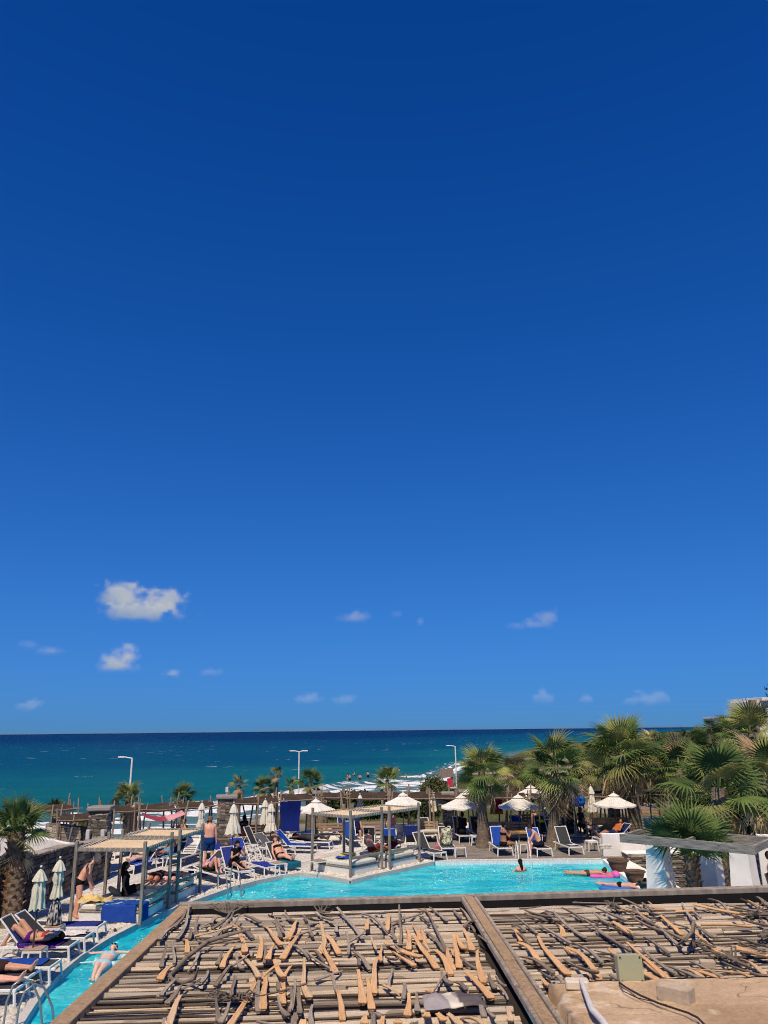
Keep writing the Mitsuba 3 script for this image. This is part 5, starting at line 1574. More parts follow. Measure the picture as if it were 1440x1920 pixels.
def parasol_open(p, R_, zc, label, sides=8, rot=.2, group=None, pole='pole_grey'):
    """p: foot, R_: canopy radius, zc: height of the canopy rim"""
    k = thing('open_parasol', label, 'parasol', group)
    M = mat((p[0], p[1], .0), rot)
    hgt = R_ * .42
    V, F = [(0, 0, zc + hgt)], []
    rings = [(.22, .80), (.55, .42), (.85, .13), (1.0, 0.0)]
    m_ = 4
    for (r, h) in rings:
        for i in range(sides * m_):
            t = (i % m_) / m_
            a0, a1 = 2 * PI * (i // m_) / sides, 2 * PI * (i // m_ + 1) / sides
            x = (1 - t) * math.cos(a0) + t * math.cos(a1); y = (1 - t) * math.sin(a0) + t * math.sin(a1)
            sag = -.05 * math.sin(PI * t) * r * R_
            V.append((x * r * R_ * (1 - .02 * math.sin(PI * t)), y * r * R_ * (1 - .02 * math.sin(PI * t)), zc + hgt * h + sag))
    n = sides * m_
    F += [(0, 1 + i, 1 + (i + 1) % n) for i in range(n)]
    for q in range(len(rings) - 1):
        o = 1 + q * n
        for i in range(n):
            j = (i + 1) % n
            F += [(o + i, o + n + i, o + n + j), (o + i, o + n + j, o + j)]
    can = trimesh.Trimesh(V, F, process=False)
    o = 1 + (len(rings) - 1) * n
    obj('canopy', can, 'canvas_thin', k, M=M, smooth=25)
    val = [V[o + i] for i in range(n)]
    vv = np.array(val + [(x, y, z - .07) for x, y, z in val])
    obj('valance', trimesh.Trimesh(vv, [f for i in range(n) for f in ((i, i + n, (i + 1) % n + n), (i, (i + 1) % n + n, (i + 1) % n))], process=False), 'canvas_thin', k + '__canopy', M=M)
    cap = trimesh.Trimesh([(0, 0, zc + hgt + .10)] + [(math.cos(2 * PI * i / sides) * R_ * .27, math.sin(2 * PI * i / sides) * R_ * .27, zc + hgt * .80 + .035) for i in range(sides)], [(0, 1 + i, 1 + (i + 1) % sides) for i in range(sides)], process=False)
    obj('vent_cap', cap, 'canvas_thin', k + '__canopy', M=M)
    obj('finial', xf(trimesh.creation.icosphere(1, .03), mat((0, 0, zc + hgt + .12))), 'white_metal', k, M=M, smooth=True)
    obj('pole', tube([(0, 0, 0), (0, 0, zc + hgt)], .024, 8), pole, k, M=M, smooth=40)
    for i in range(sides):
        a = 2 * PI * i / sides
        c, s = math.cos(a) * R_, math.sin(a) * R_
        obj('rib', cat([tube([(0, 0, zc + hgt - .06), (c * .55, s * .55, zc + hgt * .42 - .03), (c * .99, s * .99, zc - .02)], .009, 4), tube([(0, 0, zc + hgt * .1 - .1), (c * .5, s * .5, zc + hgt * .46 - .04)], .007, 4)]), pole, k, M=M)
    obj('base', lathe([(.001, 0), (.24, 0), (.24, .05), (.06, .08), (.035, .2), (.001, .2)], 18), 'pole_grey', k, M=M, smooth=30)
    return k


def parasol_closed(p, zb, zt, label, seed=0, w=.17, tint=None, lean=(0, 0), group=None, pole='pole_brown', base=True):
    k = thing('closed_parasol', label, 'parasol', group)
    q = np.random.default_rng(seed + 40)
    M = mat((p[0], p[1], 0))
    H_ = zt - zb
    col = tint or (.74, .715, .60)

    def furl(prof, folds, seed_):
        n = 40
        V, F = [], []
        for (t, r) in prof:
            for i in range(n):
                a = 2 * PI * i / n
                f = 1 + .26 * min(1, t * 2.5 + .1) * math.cos(folds * a + .8 * math.sin(t * 5 + seed_)) + .15 * (meshkit.noise(np.array([[math.cos(a) * 2 + seed_, math.sin(a) * 2, t * 3]]))[0] - .5)
                V.append((math.cos(a) * r * f, math.sin(a) * r * f, zt - .06 - (H_ - .06) * t + (.03 * math.cos(folds * a + 2) if t > .9 else 0)))
        for i in range(len(prof) - 1):
            for j in range(n):
                a, b = i * n + j, i * n + (j + 1) % n
                F += [(a, a + n, b), (b, a + n, b + n)]
        return trimesh.Trimesh(V, F, process=False)
    kind = int(q.integers(2))
    body = [(.0, .02), (.06, .045), (.3, .095), (.5, .12), (.62, w * .62), (.78, w * .75), (.92, w), (1.0, w * 1.05)] if kind == 0 else [(.0, .02), (.06, .05), (.25, .09), (.5, .13), (.75, w * .95), (1.0, w * 1.15)]
    obj('canvas', furl(body, 8, seed), 'tinted_matt', k, color=col, M=M, smooth=True)
    obj('vent_flap', furl([(-.03, .02), (.03, .07), (.14, .115), (.27, .15), (.275, .145)], 8, seed + 3), 'tinted_matt', k, color=np.array(col) * 1.03, M=M, smooth=True)
    obj('tie', lathe([(body[-4][1] * .98, zt - H_ * .63), (body[-4][1] * 1.12, zt - H_ * .645), (body[-4][1] * .98, zt - H_ * .66)], 20), 'tinted_matt', k, color=(.6, .58, .5), M=M)
    obj('finial', xf(trimesh.creation.icosphere(1, .028), mat((0, 0, zt + .02))), 'white_metal', k, M=M, smooth=True)
    obj('pole', tube([(0, 0, 0), (0, 0, zt)], .022, 8), pole, k, M=M, smooth=40)
    if base: obj('base', lathe([(.001, 0), (.22, 0), (.22, .05), (.06, .08), (.035, .2), (.001, .2)], 18), 'pole_grey', k, M=M, smooth=30)
    return k


# daybeds with a posted canopy; local u along the pool edge (right, away), v to the left
bsdf('daybed_white', pr(proc(lambda p, n, uv: mix((.66, .65, .62), (.78, .77, .74), fbm(p.x * 2, p.y * 2, p.z * 4, 3))), .6, .3))
bsdf('mattress_cream', {'type': 'diffuse', 'reflectance': proc(lambda p, n, uv: mix((.62, .60, .52), (.76, .74, .66), fbm(p.x * 4, p.y * 4, p.z * 4, 3)))})
scene['canopy_cloth'] = {'type': 'principledthin', 'base_color': rgb((.74, .58, .38)), 'roughness': .8, 'diff_trans': .5, 'spec_trans': 0.0}
bsdf('lacing_rope', pr((.62, .60, .54), .8, .2))


def soft_box(x0, x1, y0, y1, z0, z1, seed=0, amp=.02, c=.04, lev=3):
    m = box(x0, x1, y0, y1, z0, z1, c)
    for _ in range(lev): m = m.subdivide()
    m.vertices += amp * (meshkit.fbm(m.vertices * 3.5 + seed, 3)[:, None] - .5)
    return m


def daybed(N, u_deg, lu, lv, h, label, seed, canopy=True, bed=(.16, .30), rail=True):
    k = thing('daybed', label, 'daybed')
    M = mat((N[0], N[1], .003), math.radians(u_deg))
    # posts at the four corners (u, v)
    for (u, v) in ((0, 0), (lu, 0), (lu, lv), (0, lv)):
        obj('post', box(u - .042, u + .042, v - .042, v + .042, 0, h + .22, .008), 'weathered_wood', k, M=M)
    for (a, b) in (((.042, 0), (lu - .042, 0)), ((.042, lv), (lu - .042, lv))):
        obj('beam', bar((*a, h), (*b, h), .07, .10, c=.008), 'weathered_wood', k, M=M)
    for (a, b) in (((0, .042), (0, lv - .042)), ((lu, .042), (lu, lv - .042))):
        obj('beam', bar((*a, h), (*b, h), .07, .10, c=.008), 'weathered_wood', k, M=M)
    g = grid(np.linspace(.10, lu - .10, 16), np.linspace(.10, lv - .10, 16), lambda X, Y: h + .02 - .06 * np.sin(PI * X / lu) * np.sin(PI * Y / lv) + .015 * (meshkit.noise(np.stack([X * 3, Y * 3, X * 0 + seed], -1)) - .5))
    obj('canopy', g, 'canopy_cloth', k, M=M, smooth=True)
    ms = []
    for t in np.linspace(.12, .88, 11):
        for (p_, d) in (((t * lu, 0), (0, 1)), ((t * lu, lv), (0, -1)), ((0, t * lv), (1, 0)), ((lu, t * lv), (-1, 0))):
            ms.append(tube([(p_[0] + d[0] * .12, p_[1] + d[1] * .12, h + .015), (p_[0] - d[0] * .0 + .01, p_[1], h + .062), (p_[0] - d[0] * .045, p_[1] - d[1] * .045, h + .02), (p_[0] - d[0] * .02, p_[1] - d[1] * .02, h - .06)], .008, 4))
    obj('lacing', cat(ms), 'lacing_rope', k + '__canopy', M=M, kind='stuff')
    m_ = .16
    obj('base', box(m_, lu - .1, m_ - .06, lv - m_, 0.02, .26, .012), 'daybed_white', k, M=M)
    obj('rim', box(m_ - .025, lu - .075, m_ - .085, lv - m_ + .025, .262, .30, .01), 'weathered_wood', k + '__base', M=M)
    obj('mattress', soft_box(m_ + .02, lu - .14, m_ - .02, lv - m_ - .02, .302, .45, seed), 'mattress_cream', k, M=M, smooth=50)
    if rail: obj('side_rail', bar((.05, -.0, .62), (lu - .05, 0, .62), .05, .09, c=.008), 'weathered_wood', k, M=M)
    return M


# --- daybeds -------------------------------------------------------
D1 = daybed((-6.708, 23.000, 0.000), 84, 2.0, 1.98, 1.88, 'canopied daybed nearest the camera on the left deck', 1)
D2 = daybed((-6.382, 25.482, 0.000), 80, 1.75, 1.9, 1.88, 'canopied daybed just behind the nearest one on the left deck', 2)
D3 = daybed((-1.323, 29.611, 0.000), 50, 1.72, 1.92, 2.0, 'canopied daybed at the pool corner with a yellow cushion and blue towel', 3)
D4 = daybed((0.074, 31.137, 0.000), 51, 1.85, 1.85, 2.0, 'canopied daybed right of the pool corner one, with a couple on it', 4)


def on(M, *p): return (np.asarray(M) @ np.array([*p, 1.0]))[:3]


bsdf('pillow_cream', {'type': 'diffuse', 'reflectance': rgb((.72, .69, .56))})


def pillow(M, u, v, z, w, d, rz, color, label, seed, tilt=0.0, name='pillow'):
    m = soft_box(-w / 2, w / 2, -d / 2, d / 2, -.07, .07, seed, .03, .06, 3)
    r = np.clip(1 - (np.abs(m.vertices[:, :2] / (w / 2, d / 2)) ** 4).max(1) * .45, .4, 1); m.vertices[:, 2] *= r
    R = trimesh.transformations.rotation_matrix(tilt, (1, 0, 0))
    obj(name, m, 'tinted_matt', M=M @ mat((u, v, z + .07), math.radians(rz)) @ R, color=color, smooth=50, label=label, cat='cushion')


pillow(D3, 1.2, 1.25, .44, .62, .45, 20, (.70, .55, .22), 'pale yellow cushion on the pool corner daybed', 1)
pillow(D4, .75, .35, .45, .95, .32, 5, (.66, .63, .46), 'long cream bolster at the pool side of the couple daybed', 2)
pillow(D1, 1.55, .35, .45, .8, .36, 84, (.62, .60, .46), 'cream bolster cushion at the front right of the nearest daybed', 3)
pillow(D1, 1.55, 1.45, .46, .5, .4, 30, (.30, .34, .26), 'greyish green cushion at the back of the nearest daybed', 4, .5)
pillow(D2, 1.45, .3, .45, .55, .34, 30, (.55, .56, .44), 'sage cushion at the pool side of the second left daybed', 5)


def heap(x, y, z, w, d, rz, amp, color, label, seed, name='towel', pattern=None, n=30, catg='towel'):
    m = cloth(0, 0, w, d, 0, 0, seed, amp, n)
    c = np.tile(np.array(color, float), (len(m.vertices), 1))
    if pattern is not None: c = pattern(np.stack([m.vertices[:, 0] / w + .5, m.vertices[:, 1] / d + .5], 1), c)
    c = c * (.85 + .3 * meshkit.noise(m.vertices * 8 + seed)[:, None])
    obj(name, m, 'tinted_matt', smooth=True, color=c, M=mat((x, y, z), rz), label=label, cat=catg)


p = on(D3, .75, .95, .455); heap(p[0], p[1], p[2], .62, .45, .3, .22, BLUE, 'crumpled blue towel on the pool corner daybed', 3)
p = on(D1, .55, 1.55, .455); heap(p[0], p[1], p[2], .85, .65, .2, .34, (.68, .52, .22), 'yellow towel heaped on the nearest daybed', 5)
p = on(D1, .55, .95, .455); heap(p[0], p[1], p[2], 1.0, .8, .1, .07, (.36, .52, .50), 'pale mint beach towel with red print on the nearest daybed', 6,
       pattern=lambda U, c: np.where((np.abs(U[:, 1] - .62) < .09)[:, None] & (meshkit.noise(np.stack([U[:, 0] * 14, U[:, 1] * 9, U[:, 0] * 0], -1)) > .45)[:, None], (.5, .06, .05), np.where((U[:, 1] < .3)[:, None] & (meshkit.noise(np.stack([U[:, 0] * 18, U[:, 1] * 12, U[:, 0] * 0 + 4], -1)) > .6)[:, None], (.05, .1, .1), c)))
# big blue towel hanging over the front of the nearest daybed
def hang(M, u0, u1, v0, top, drop, back, color, label, seed, name='towel', axis='u', catg='towel'):
    """sheet lying `back` metres on a surface and hanging `drop` metres over its edge (edge along u at v0, outside towards -v)"""
    k, n = 22, 30
    V = []
    for i in range(n):
        s = -back + (back + drop) * i / (n - 1)
        for j in range(k):
            u = u0 + (u1 - u0) * j / (k - 1)
            wv = .03 * (meshkit.fbm(np.array([[u * 4 + seed, s * 2, seed]]), 3)[0] - .5)
            if s < 0: q_ = (u, v0 - s, top + .012 + wv * .6 + .012)
            else:
                dd = s * (.85 + .3 * meshkit.noise(np.array([[u * 2.3 + seed, 0, 0]]))[0])
                q_ = (u + .02 * math.sin(s * 9 + u * 5), v0 - .02 - wv * 1.6 * min(1, s * 4) - .012, top + .012 - dd)
            V.append(q_ if axis == 'u' else (q_[1], q_[0], q_[2]))
    V = np.array(V)
    g = grid(np.arange(k), np.arange(n), lambda A, B: A * 0.0)
    F = np.vstack([g.faces, g.faces[:, ::-1] + len(V)])
    m = trimesh.Trimesh(np.vstack([V, V - (0, 0, .006)]), F, process=False)
    c = np.array(color) * (.88 + .24 * meshkit.noise(m.vertices * 7 + seed)[:, None])
    obj(name, m, 'tinted_matt', smooth=True, color=c, M=M, label=label, cat=catg)


hang(D1, .18, 1.15, .13, .46, .40, .55, BLUE, 'bright blue towel hanging over the front corner of the nearest daybed', 7, axis='v')
hang(D1, .12, .62, .06, .46, .40, .45, (.02, .066, .33), 'blue towel draped over the pool side of the nearest daybed', 8)

# --- loungers on the left deck (pairs with their heads towards the wall)
for i, (fx, fy, back, lab) in enumerate([(-7.28, 21.7, 2, 'white lounger with a navy towel nearest the canopied daybeds'), (-7.22, 20.68, 40, 'white lounger with a folded white towel on the left deck'), (-7.28, 19.9, 48, 'white lounger under the woman on a purple towel'),
                                         (-7.05, 18.3, 2, 'white lounger with a flat blue towel at the left edge'), (-7.2, 17.62, 35, 'white lounger at the left edge under the person in dark shorts'), (-7.1, 16.85, 35, 'white lounger at the lower left corner by the ladder')]):
    M = lounger((fx, fy), 180, back, lab)
    if i == 0: drape(M, .08, 1.3, .52, 2, (.035, .05, .23), 'dark navy towel on the lounger nearest the canopied daybeds', seed=1, sides=.03)
    if i == 1:
        drape(M, .62, 1.15, .55, 40, (.02, .045, .22), 'blue towel under the folded white one', seed=2)
        p = on(M, .02, .38, SEAT + .01); heap(p[0], p[1], p[2], .5, .42, .4, .12, (.74, .73, .70), 'folded white towel on the foot of a left deck lounger', 12)
    if i == 2: drape(M, .25, 1.25, .6, 48, (.075, .02, .17), 'purple towel under the sunbathing woman', seed=3, sides=.05, amp=.03); L3 = M
    if i == 2: drape(M, .95, 1.6, .5, 48, (.035, .05, .24), 'blue towel by the raised backrest of the purple towel lounger', seed=4, lift=.012)
    if i == 3: drape(M, .22, 1.85, .52, 2, BLUE, 'flat royal blue towel on the lounger at the left edge', seed=5, amp=.04)
    if i == 4: L5 = M
    if i == 5: L6 = M

side_table((-7.86, 19.10), 3, 'wooden topped side table between the purple and blue towel loungers')
side_table((-8.30, 21.18), 3, 'wooden topped side table beside the folded white towel lounger')
parasol_closed((-7.92, 19.12), 1.20, 2.06, 'leftmost closed cream parasol standing in the side table', 1, .135, (.66, .66, .52), base=False)
parasol_closed((-8.32, 21.2), 1.04, 1.95, 'closed cream parasol with a patterned sarong below it by the wall', 2, .13, (.68, .67, .53), base=False)
# sarong tied round the pole
m = lathe([(.05, 1.02), (.09, .92), (.12, .7), (.15, .45)], 24); m.vertices[:, :2] *= (1 + .25 * np.sin(np.arctan2(m.vertices[:, 1], m.vertices[:, 0]) * 6))[:, None]
for _ in range(2): m = m.subdivide()
kk = meshkit.fbm(m.vertices * (16, 16, 12), 2)
obj('sarong', m, 'tinted_matt', M=mat((-8.32, 21.2, 0)), color=np.where((np.abs(kk - .5) < .09)[:, None], (.55, .55, .52), (.03, .03, .035)), label='black and white patterned sarong tied under a closed parasol', cat='sarong')

# --- loungers beside the second ladder
CL = [  # foot (x, y), heading, back, label
    ((-5.495, 28.582, 0.000), 131, 5, 'white lounger by the pool ladder under the woman with raised knees'), ((-4.936, 29.320, 0.000), 127, 52, 'white lounger with a blue backrest towel under the woman in black'),
    ((-4.153, 30.087, 0.000), 126, 42, 'white lounger with a blue seat towel and a patterned backrest towel'), ((-3.465, 30.906, 0.000), 128, 45, 'white lounger under the reclining woman at the pool bend'),
    ((-3.096, 35.343, 0.000), 165, 45, 'white lounger with a bright blue towel behind the pool bend'), ((-2.475, 36.513, 0.000), 170, 6, 'white lounger under the person in dark clothes'),
    ((-4.734, 35.755, 0.000), 160, 60, 'lounger with a raised charcoal backrest left of the closed parasols'), ((-7.087, 29.745, 0.000), 60, 30, 'white lounger with a hanging blue towel left of the man in blue shorts'),
    ((-8.987, 32.407, 0.000), 70, 25, 'white lounger under the man reading behind the daybeds'), ((-1.385, 36.750, 0.000), 105, 55, 'lounger with a blue towel behind the pool corner daybed'),
    ((-0.588, 37.013, 0.000), 262, 62, 'charcoal lounger with its back to the camera behind the couple daybed'), ((0.265, 36.950, 0.000), 262, 55, 'lounger with a blue towel slung over its back right of the charcoal one'),
    ((1.150, 37.211, 0.000), 265, 66, 'lounger with a navy backrest towel turned away from the pool'), ((2.077, 32.935, 0.000), 120, 50, 'charcoal lounger right of the couple daybed'),
    ((2.505, 34.101, 0.000), 92, 58, 'lounger at the pool edge under the woman in a printed dress'), ((3.577, 37.868, 0.000), 98, 62, 'empty charcoal lounger behind the woman in a printed dress'),
    ((4.790, 33.945, 0.000), 95, 58, 'lounger with a blue towel under the woman beside the palm trunk'), ((6.351, 38.175, 0.000), 96, 58, 'lounger with a large navy towel behind the ladder'),
    ((6.346, 33.702, 0.000), 97, 52, 'lounger with a blue towel under the seated man by the second tall palm'), ((7.343, 37.751, 0.000), 95, 66, 'charcoal lounger beside the second tall palm trunk'),
    ((7.691, 34.021, 0.000), 99, 52, 'empty charcoal lounger right of the second tall palm'), ((9.216, 36.770, 0.000), 20, 40, 'lounger under the person in an orange top'),
    ((-9.598, 30.730, 0.000), 75, 35, 'lounger under the person with a white hat behind the daybeds'), ((-5.956, 35.544, 0.000), 140, 45, 'lounger with a striped towel behind the stone column')]
CL += [((-8.261, 32.241, 0.000), 75, 55, 'lounger with a thin striped towel left of the hanging blue towel'), ((-8.092, 34.687, 0.000), 95, 50, 'lounger with a rainbow striped towel left of the man in blue shorts'),
       ((-11.509, 34.504, 0.000), 60, 40, 'pale lounger with an orange towel behind the nearest daybed canopy'), ((-4.134, 38.634, 0.000), 150, 30, 'white lounger behind the bright blue towel lounger'), ((-6.209, 33.877, 0.000), 140, 40, 'lounger just right of the capped stone column'),
       ((4.385, 38.327, 0.000), 95, 55, 'shaded charcoal lounger behind the nearest palm trunk'), ((7.756, 36.880, 0.000), 96, 50, 'shaded lounger between the second tall palm and the dark column')]
CL += [((-7.197, 33.943, 0.000), 120, 45, 'lounger in front of the capped stone column'), ((-5.124, 32.526, 0.000), 128, 40, 'lounger behind the leaf print towel'), ((-10.297, 34.151, 0.000), 70, 40, 'pale lounger under the second left canopy'),
       ((-4.018, 34.548, 0.000), 150, 40, 'lounger between the pool bend and the closed parasols'), ((-1.911, 38.816, 0.000), 100, 55, 'lounger in the shade behind the pool corner daybed'), ((1.990, 38.162, 0.000), 100, 50, 'shaded lounger in front of the banded column')]
LM = []
for i, (p, hd, back, lab) in enumerate(CL):
    LM.append(lounger(p, hd, back, lab))
drape(LM[1], 1.2, 1.98, .52, 52, (.035, .05, .26), 'blue towel on the backrest behind the woman in black', seed=11)
drape(LM[2], .0, 1.15, .56, 42, (.03, .05, .30), 'blue towel on the seat of the patterned towel lounger', seed=12, sides=.05, amp=.03)
drape(LM[2], 1.15, 2.05, .60, 42, (.6, .6, .6), 'black and white leaf print towel on a raised backrest', seed=13, pattern=leafy_pattern, sides=.06)
drape(LM[3], -.2, .8, .56, 45, (.02, .14, .20), 'teal towel under the legs of the reclining woman', seed=14)
drape(LM[4], .15, 2.0, .54, 45, (.02, .07, .42), 'bright blue towel on the lounger behind the pool bend', seed=15)
drape(LM[7], .3, 1.5, .56, 30, BLUE, 'blue towel hanging over the side of the lounger by the man in blue shorts', seed=16, sides=.26, amp=.03)
drape(LM[8], .1, 1.1, .5, 25, (.16, .33, .52), 'light blue towel under the man reading', seed=17)
drape(LM[9], .9, 2.05, .54, 55, BLUE, 'blue towel behind the pool corner daybed', seed=18)
drape(LM[11], .7, 2.25, .56, 55, (.02, .07, .40), 'blue towel over the back of a turned lounger', seed=20, sides=.03)
drape(LM[10], .8, 1.35, .5, 62, BLUE, 'folded blue towel on the charcoal lounger turned away', seed=19, amp=.1)
drape(LM[12], 1.1, 2.35, .56, 66, NAVY, 'navy towel over the back of the lounger turned away from the pool', seed=21, sides=.02)
drape(LM[16], .55, 2.0, .54, 58, BLUE, 'blue towel on the lounger beside the nearest tall palm', seed=22)
drape(LM[17], .75, 2.1, .60, 58, (.03, .05, .32), 'large navy towel on the lounger behind the ladder', seed=23, sides=.05)
drape(LM[17], -.15, .75, .56, 58, (.22, .38, .48), 'pale printed towel on the foot of the lounger behind the ladder', seed=24, pattern=cross_stripes([(.25, .42, .5), (.05, .09, .13), (.55, .62, .62)], 9))
drape(LM[18], .75, 1.95, .54, 52, (.022, .09, .42), 'blue towel on the lounger under the seated man', seed=25)
drape(LM[21], 1.0, 1.9, .56, 40, (.02, .03, .12), 'dark navy towel behind the person in an orange top', seed=26)
drape(LM[22], .1, 1.3, .56, 35, (.025, .07, .38), 'blue towel under the person with a white hat', seed=27, sides=.18)
drape(LM[23], .3, 2.0, .56, 45, (.6, .6, .6), 'navy and white striped towel behind the stone column', seed=28, pattern=cross_stripes([(.68, .68, .66), (.68, .68, .66), (.03, .04, .09)], 24))
drape(LM[24], .9, 2.05, .58, 55, (.7, .7, .68), 'white towel with thin dark stripes on a lounger back', seed=40, pattern=cross_stripes([(.72, .72, .70), (.72, .72, .70), (.06, .06, .07)], 40), sides=.05)
drape(LM[25], .7, 2.0, .56, 50, (.5, .4, .1), 'rainbow striped towel left of the man in blue shorts', seed=41, pattern=stripes([(.55, .42, .06), (.05, .10, .30), (.30, .25, .20), (.10, .35, .10), (.45, .35, .28)], 11), sides=.05)
drape(LM[26], .2, 1.9, .56, 40, (.62, .22, .07), 'orange towel behind the nearest daybed canopy', seed=42, sides=.04, amp=.05)
drape(LM[27], .2, 1.7, .56, 30, (.66, .63, .58), 'cream towel behind the bright blue towel lounger', seed=43, sides=.04, amp=.05)
for j, c_, t_ in ((31, BLUE, 'blue towel in front of the capped stone column'), (32, (.03, .06, .32), 'blue towel behind the leaf print towel'), (33, (.66, .62, .52), 'cream towel under the second left canopy'), (34, (.12, .13, .14), 'charcoal towel between the pool bend and the closed parasols'), (35, NAVY, 'navy towel in the shade behind the pool corner daybed')):
    drape(LM[j], .3, 1.95, .56, CL[j][2], c_, t_, seed=60 + j, sides=.05, amp=.04)
drape(LM[28], .5, 1.9, .56, 40, (.03, .05, .26), 'blue towel on the lounger right of the capped column', seed=44, sides=.06, amp=.04)
p = on(LM[20], .05, .45, SEAT + .01); heap(p[0], p[1], p[2], .42, .26, .5, .05, (.6, .6, .58), 'small white cloth on the empty charcoal lounger', 31)
p = on(LM[19], .1, 1.2, .75); heap(p[0], p[1], p[2], .5, .4, .5, .2, (.30, .66, .10), 'lime green beach towel hung on a lounger back by the seated man', 32)

side_table((-4.004, 30.395, 0.000), 38, 'wooden side table beside the reclining woman at the pool bend')
side_table((-2.537, 30.630, 0.000), 40, 'low stool with a wooden top at the corner of the pool daybed', .46, .44)
side_table((2.947, 33.934, 0.000), 2, 'wooden side table beside the woman in a printed dress')
side_table((5.705, 34.724, 0.000), 3, 'wooden side table in front of the pool ladder', .44)
side_table((8.600, 35.103, 0.000), 8, 'white side table left of the no diving wall', .42, .42, False)
side_table((-4.973, 35.039, 0.000), 30, 'white side table by the charcoal backrest', .44, .36, False)
side_table((3.960, 37.165, 0.000), 5, 'dark shaded table behind the nearest tall palm', .5, .42, False)

# --- parasols
for p, R_, zc, lab, pole in [((-3.239, 37.210, 0.000), .92, 1.55, 'open cream parasol left of the centre daybeds', 'pole_grey'), ((0.751, 38.610, 0.000), .92, 1.68, 'open cream parasol above the couple daybed', 'pole_grey'),
                             ((3.474, 38.576, 0.000), 1.0, 1.52, 'open cream parasol left of the nearest tall palm', 'pole_grey'), ((4.069, 41.203, 0.000), .95, 1.62, 'open cream parasol half hidden behind the nearest tall palm', 'pole_grey'),
                             ((6.139, 38.368, 0.000), 1.0, 1.52, 'open cream parasol over the large navy towel', 'pole_grey'), ((7.314, 41.551, 0.000), 1.0, 1.72, 'open cream parasol behind the second tall palm', 'pole_grey'),
                             ((10.521, 38.026, 0.000), .98, 1.58, 'rightmost open cream parasol above the no diving wall', 'pole_brown'), ((2.552, 41.537, 0.000), .62, 1.42, 'small open white parasol left of the banded column', 'pole_grey')]:
    parasol_open(p, R_, zc, lab, rot=.35, pole=pole)
for i, (p, zb, zt, w, tint, lab) in enumerate([
    ((-11.273, 36.524, 0.000), .85, 1.95, .2, (.62, .50, .38), 'closed tan parasol behind the left daybed canopies'), ((-7.991, 35.393, 0.000), 1.1, 2.1, .16, None, 'closed cream parasol left of the capped stone column'),
    ((-5.902, 31.622, 0.000), 1.25, 2.35, .22, None, 'closed cream parasol right of the capped stone column'), ((-5.505, 37.053, 0.000), 1.0, 2.05, .17, None, 'slim closed cream parasol, the farther of the pair by the hanging navy towel'),
    ((-4.888, 34.608, 0.000), .98, 2.1, .22, None, 'broad closed cream parasol, the nearer of the pair by the hanging navy towel'), ((-1.348, 40.647, 0.000), .95, 1.95, .17, (.78, .77, .74), 'closed white parasol in front of the dark hedge'),
    ((2.343, 40.740, 0.000), 1.1, 1.95, .14, None, 'closed parasol tip left of the banded column'), ((7.812, 41.094, 0.000), .75, 1.75, .17, (.76, .74, .68), 'closed white parasol behind the second tall palm trunk'),
    ((9.723, 38.990, 0.000), 1.15, 2.35, .19, (.72, .69, .60), 'closed cream parasol left of the rightmost open one')]):
    parasol_closed(p, zb, zt, lab, 10 + i, w, tint)

# --- textiles hanging in the pergolas
def hanging_sheet(p, w, h, zt, rz, color, label, seed, name='towel', catg='towel', pattern=None, belly=.12):
    g = grid(np.linspace(-.5, .5, 22), np.linspace(0, 1, 22), lambda A, B: A * 0)
    U = g.vertices[:, :2].copy()
    X = U[:, 0] * w * (1 + .06 * np.sin(U[:, 1] * 5 + seed)); Z = zt - U[:, 1] * h * (1 + .06 * (meshkit.noise(np.stack([U[:, 0] * 3 + seed, U[:, 0] * 0, U[:, 0] * 0], -1)) - .5))
    Y = belly * np.sin(U[:, 1] * PI * .9) + .05 * (meshkit.fbm(np.stack([U[:, 0] * 6 + seed, U[:, 1] * 2, U[:, 0] * 0], -1), 3) - .5)
    V = np.stack([X, Y, Z], 1)
    m = trimesh.Trimesh(np.vstack([V, V + (0, .006, 0)]), np.vstack([g.faces, g.faces[:, ::-1] + len(V)]), process=False)
    c = np.tile(np.array(color, float), (len(m.vertices), 1))
    if pattern is not None: c = pattern(np.vstack([U, U]) + (.5, 0), c)
    obj(name, m, 'tinted_matt', smooth=True, color=c * (.9 + .2 * meshkit.noise(m.vertices * 4)[:, None]), M=mat((p[0], p[1], 0), rz), label=label, cat=catg)


p = (-4.296, 36.500, 1.997); hanging_sheet(p, .86, 1.28, p[2], .1, (.012, .024, .16), 'large navy towel hanging from the pergola', 1)
p = (5.356, 40.300, 1.705); hanging_sheet(p, .62, .75, p[2], -.1, (.40, .015, .06), 'red towel with an orange hem hanging behind the nearest tall palm', 2, pattern=lambda U, c: np.where((U[:, 1] > .82)[:, None], (.62, .24, .04), c))
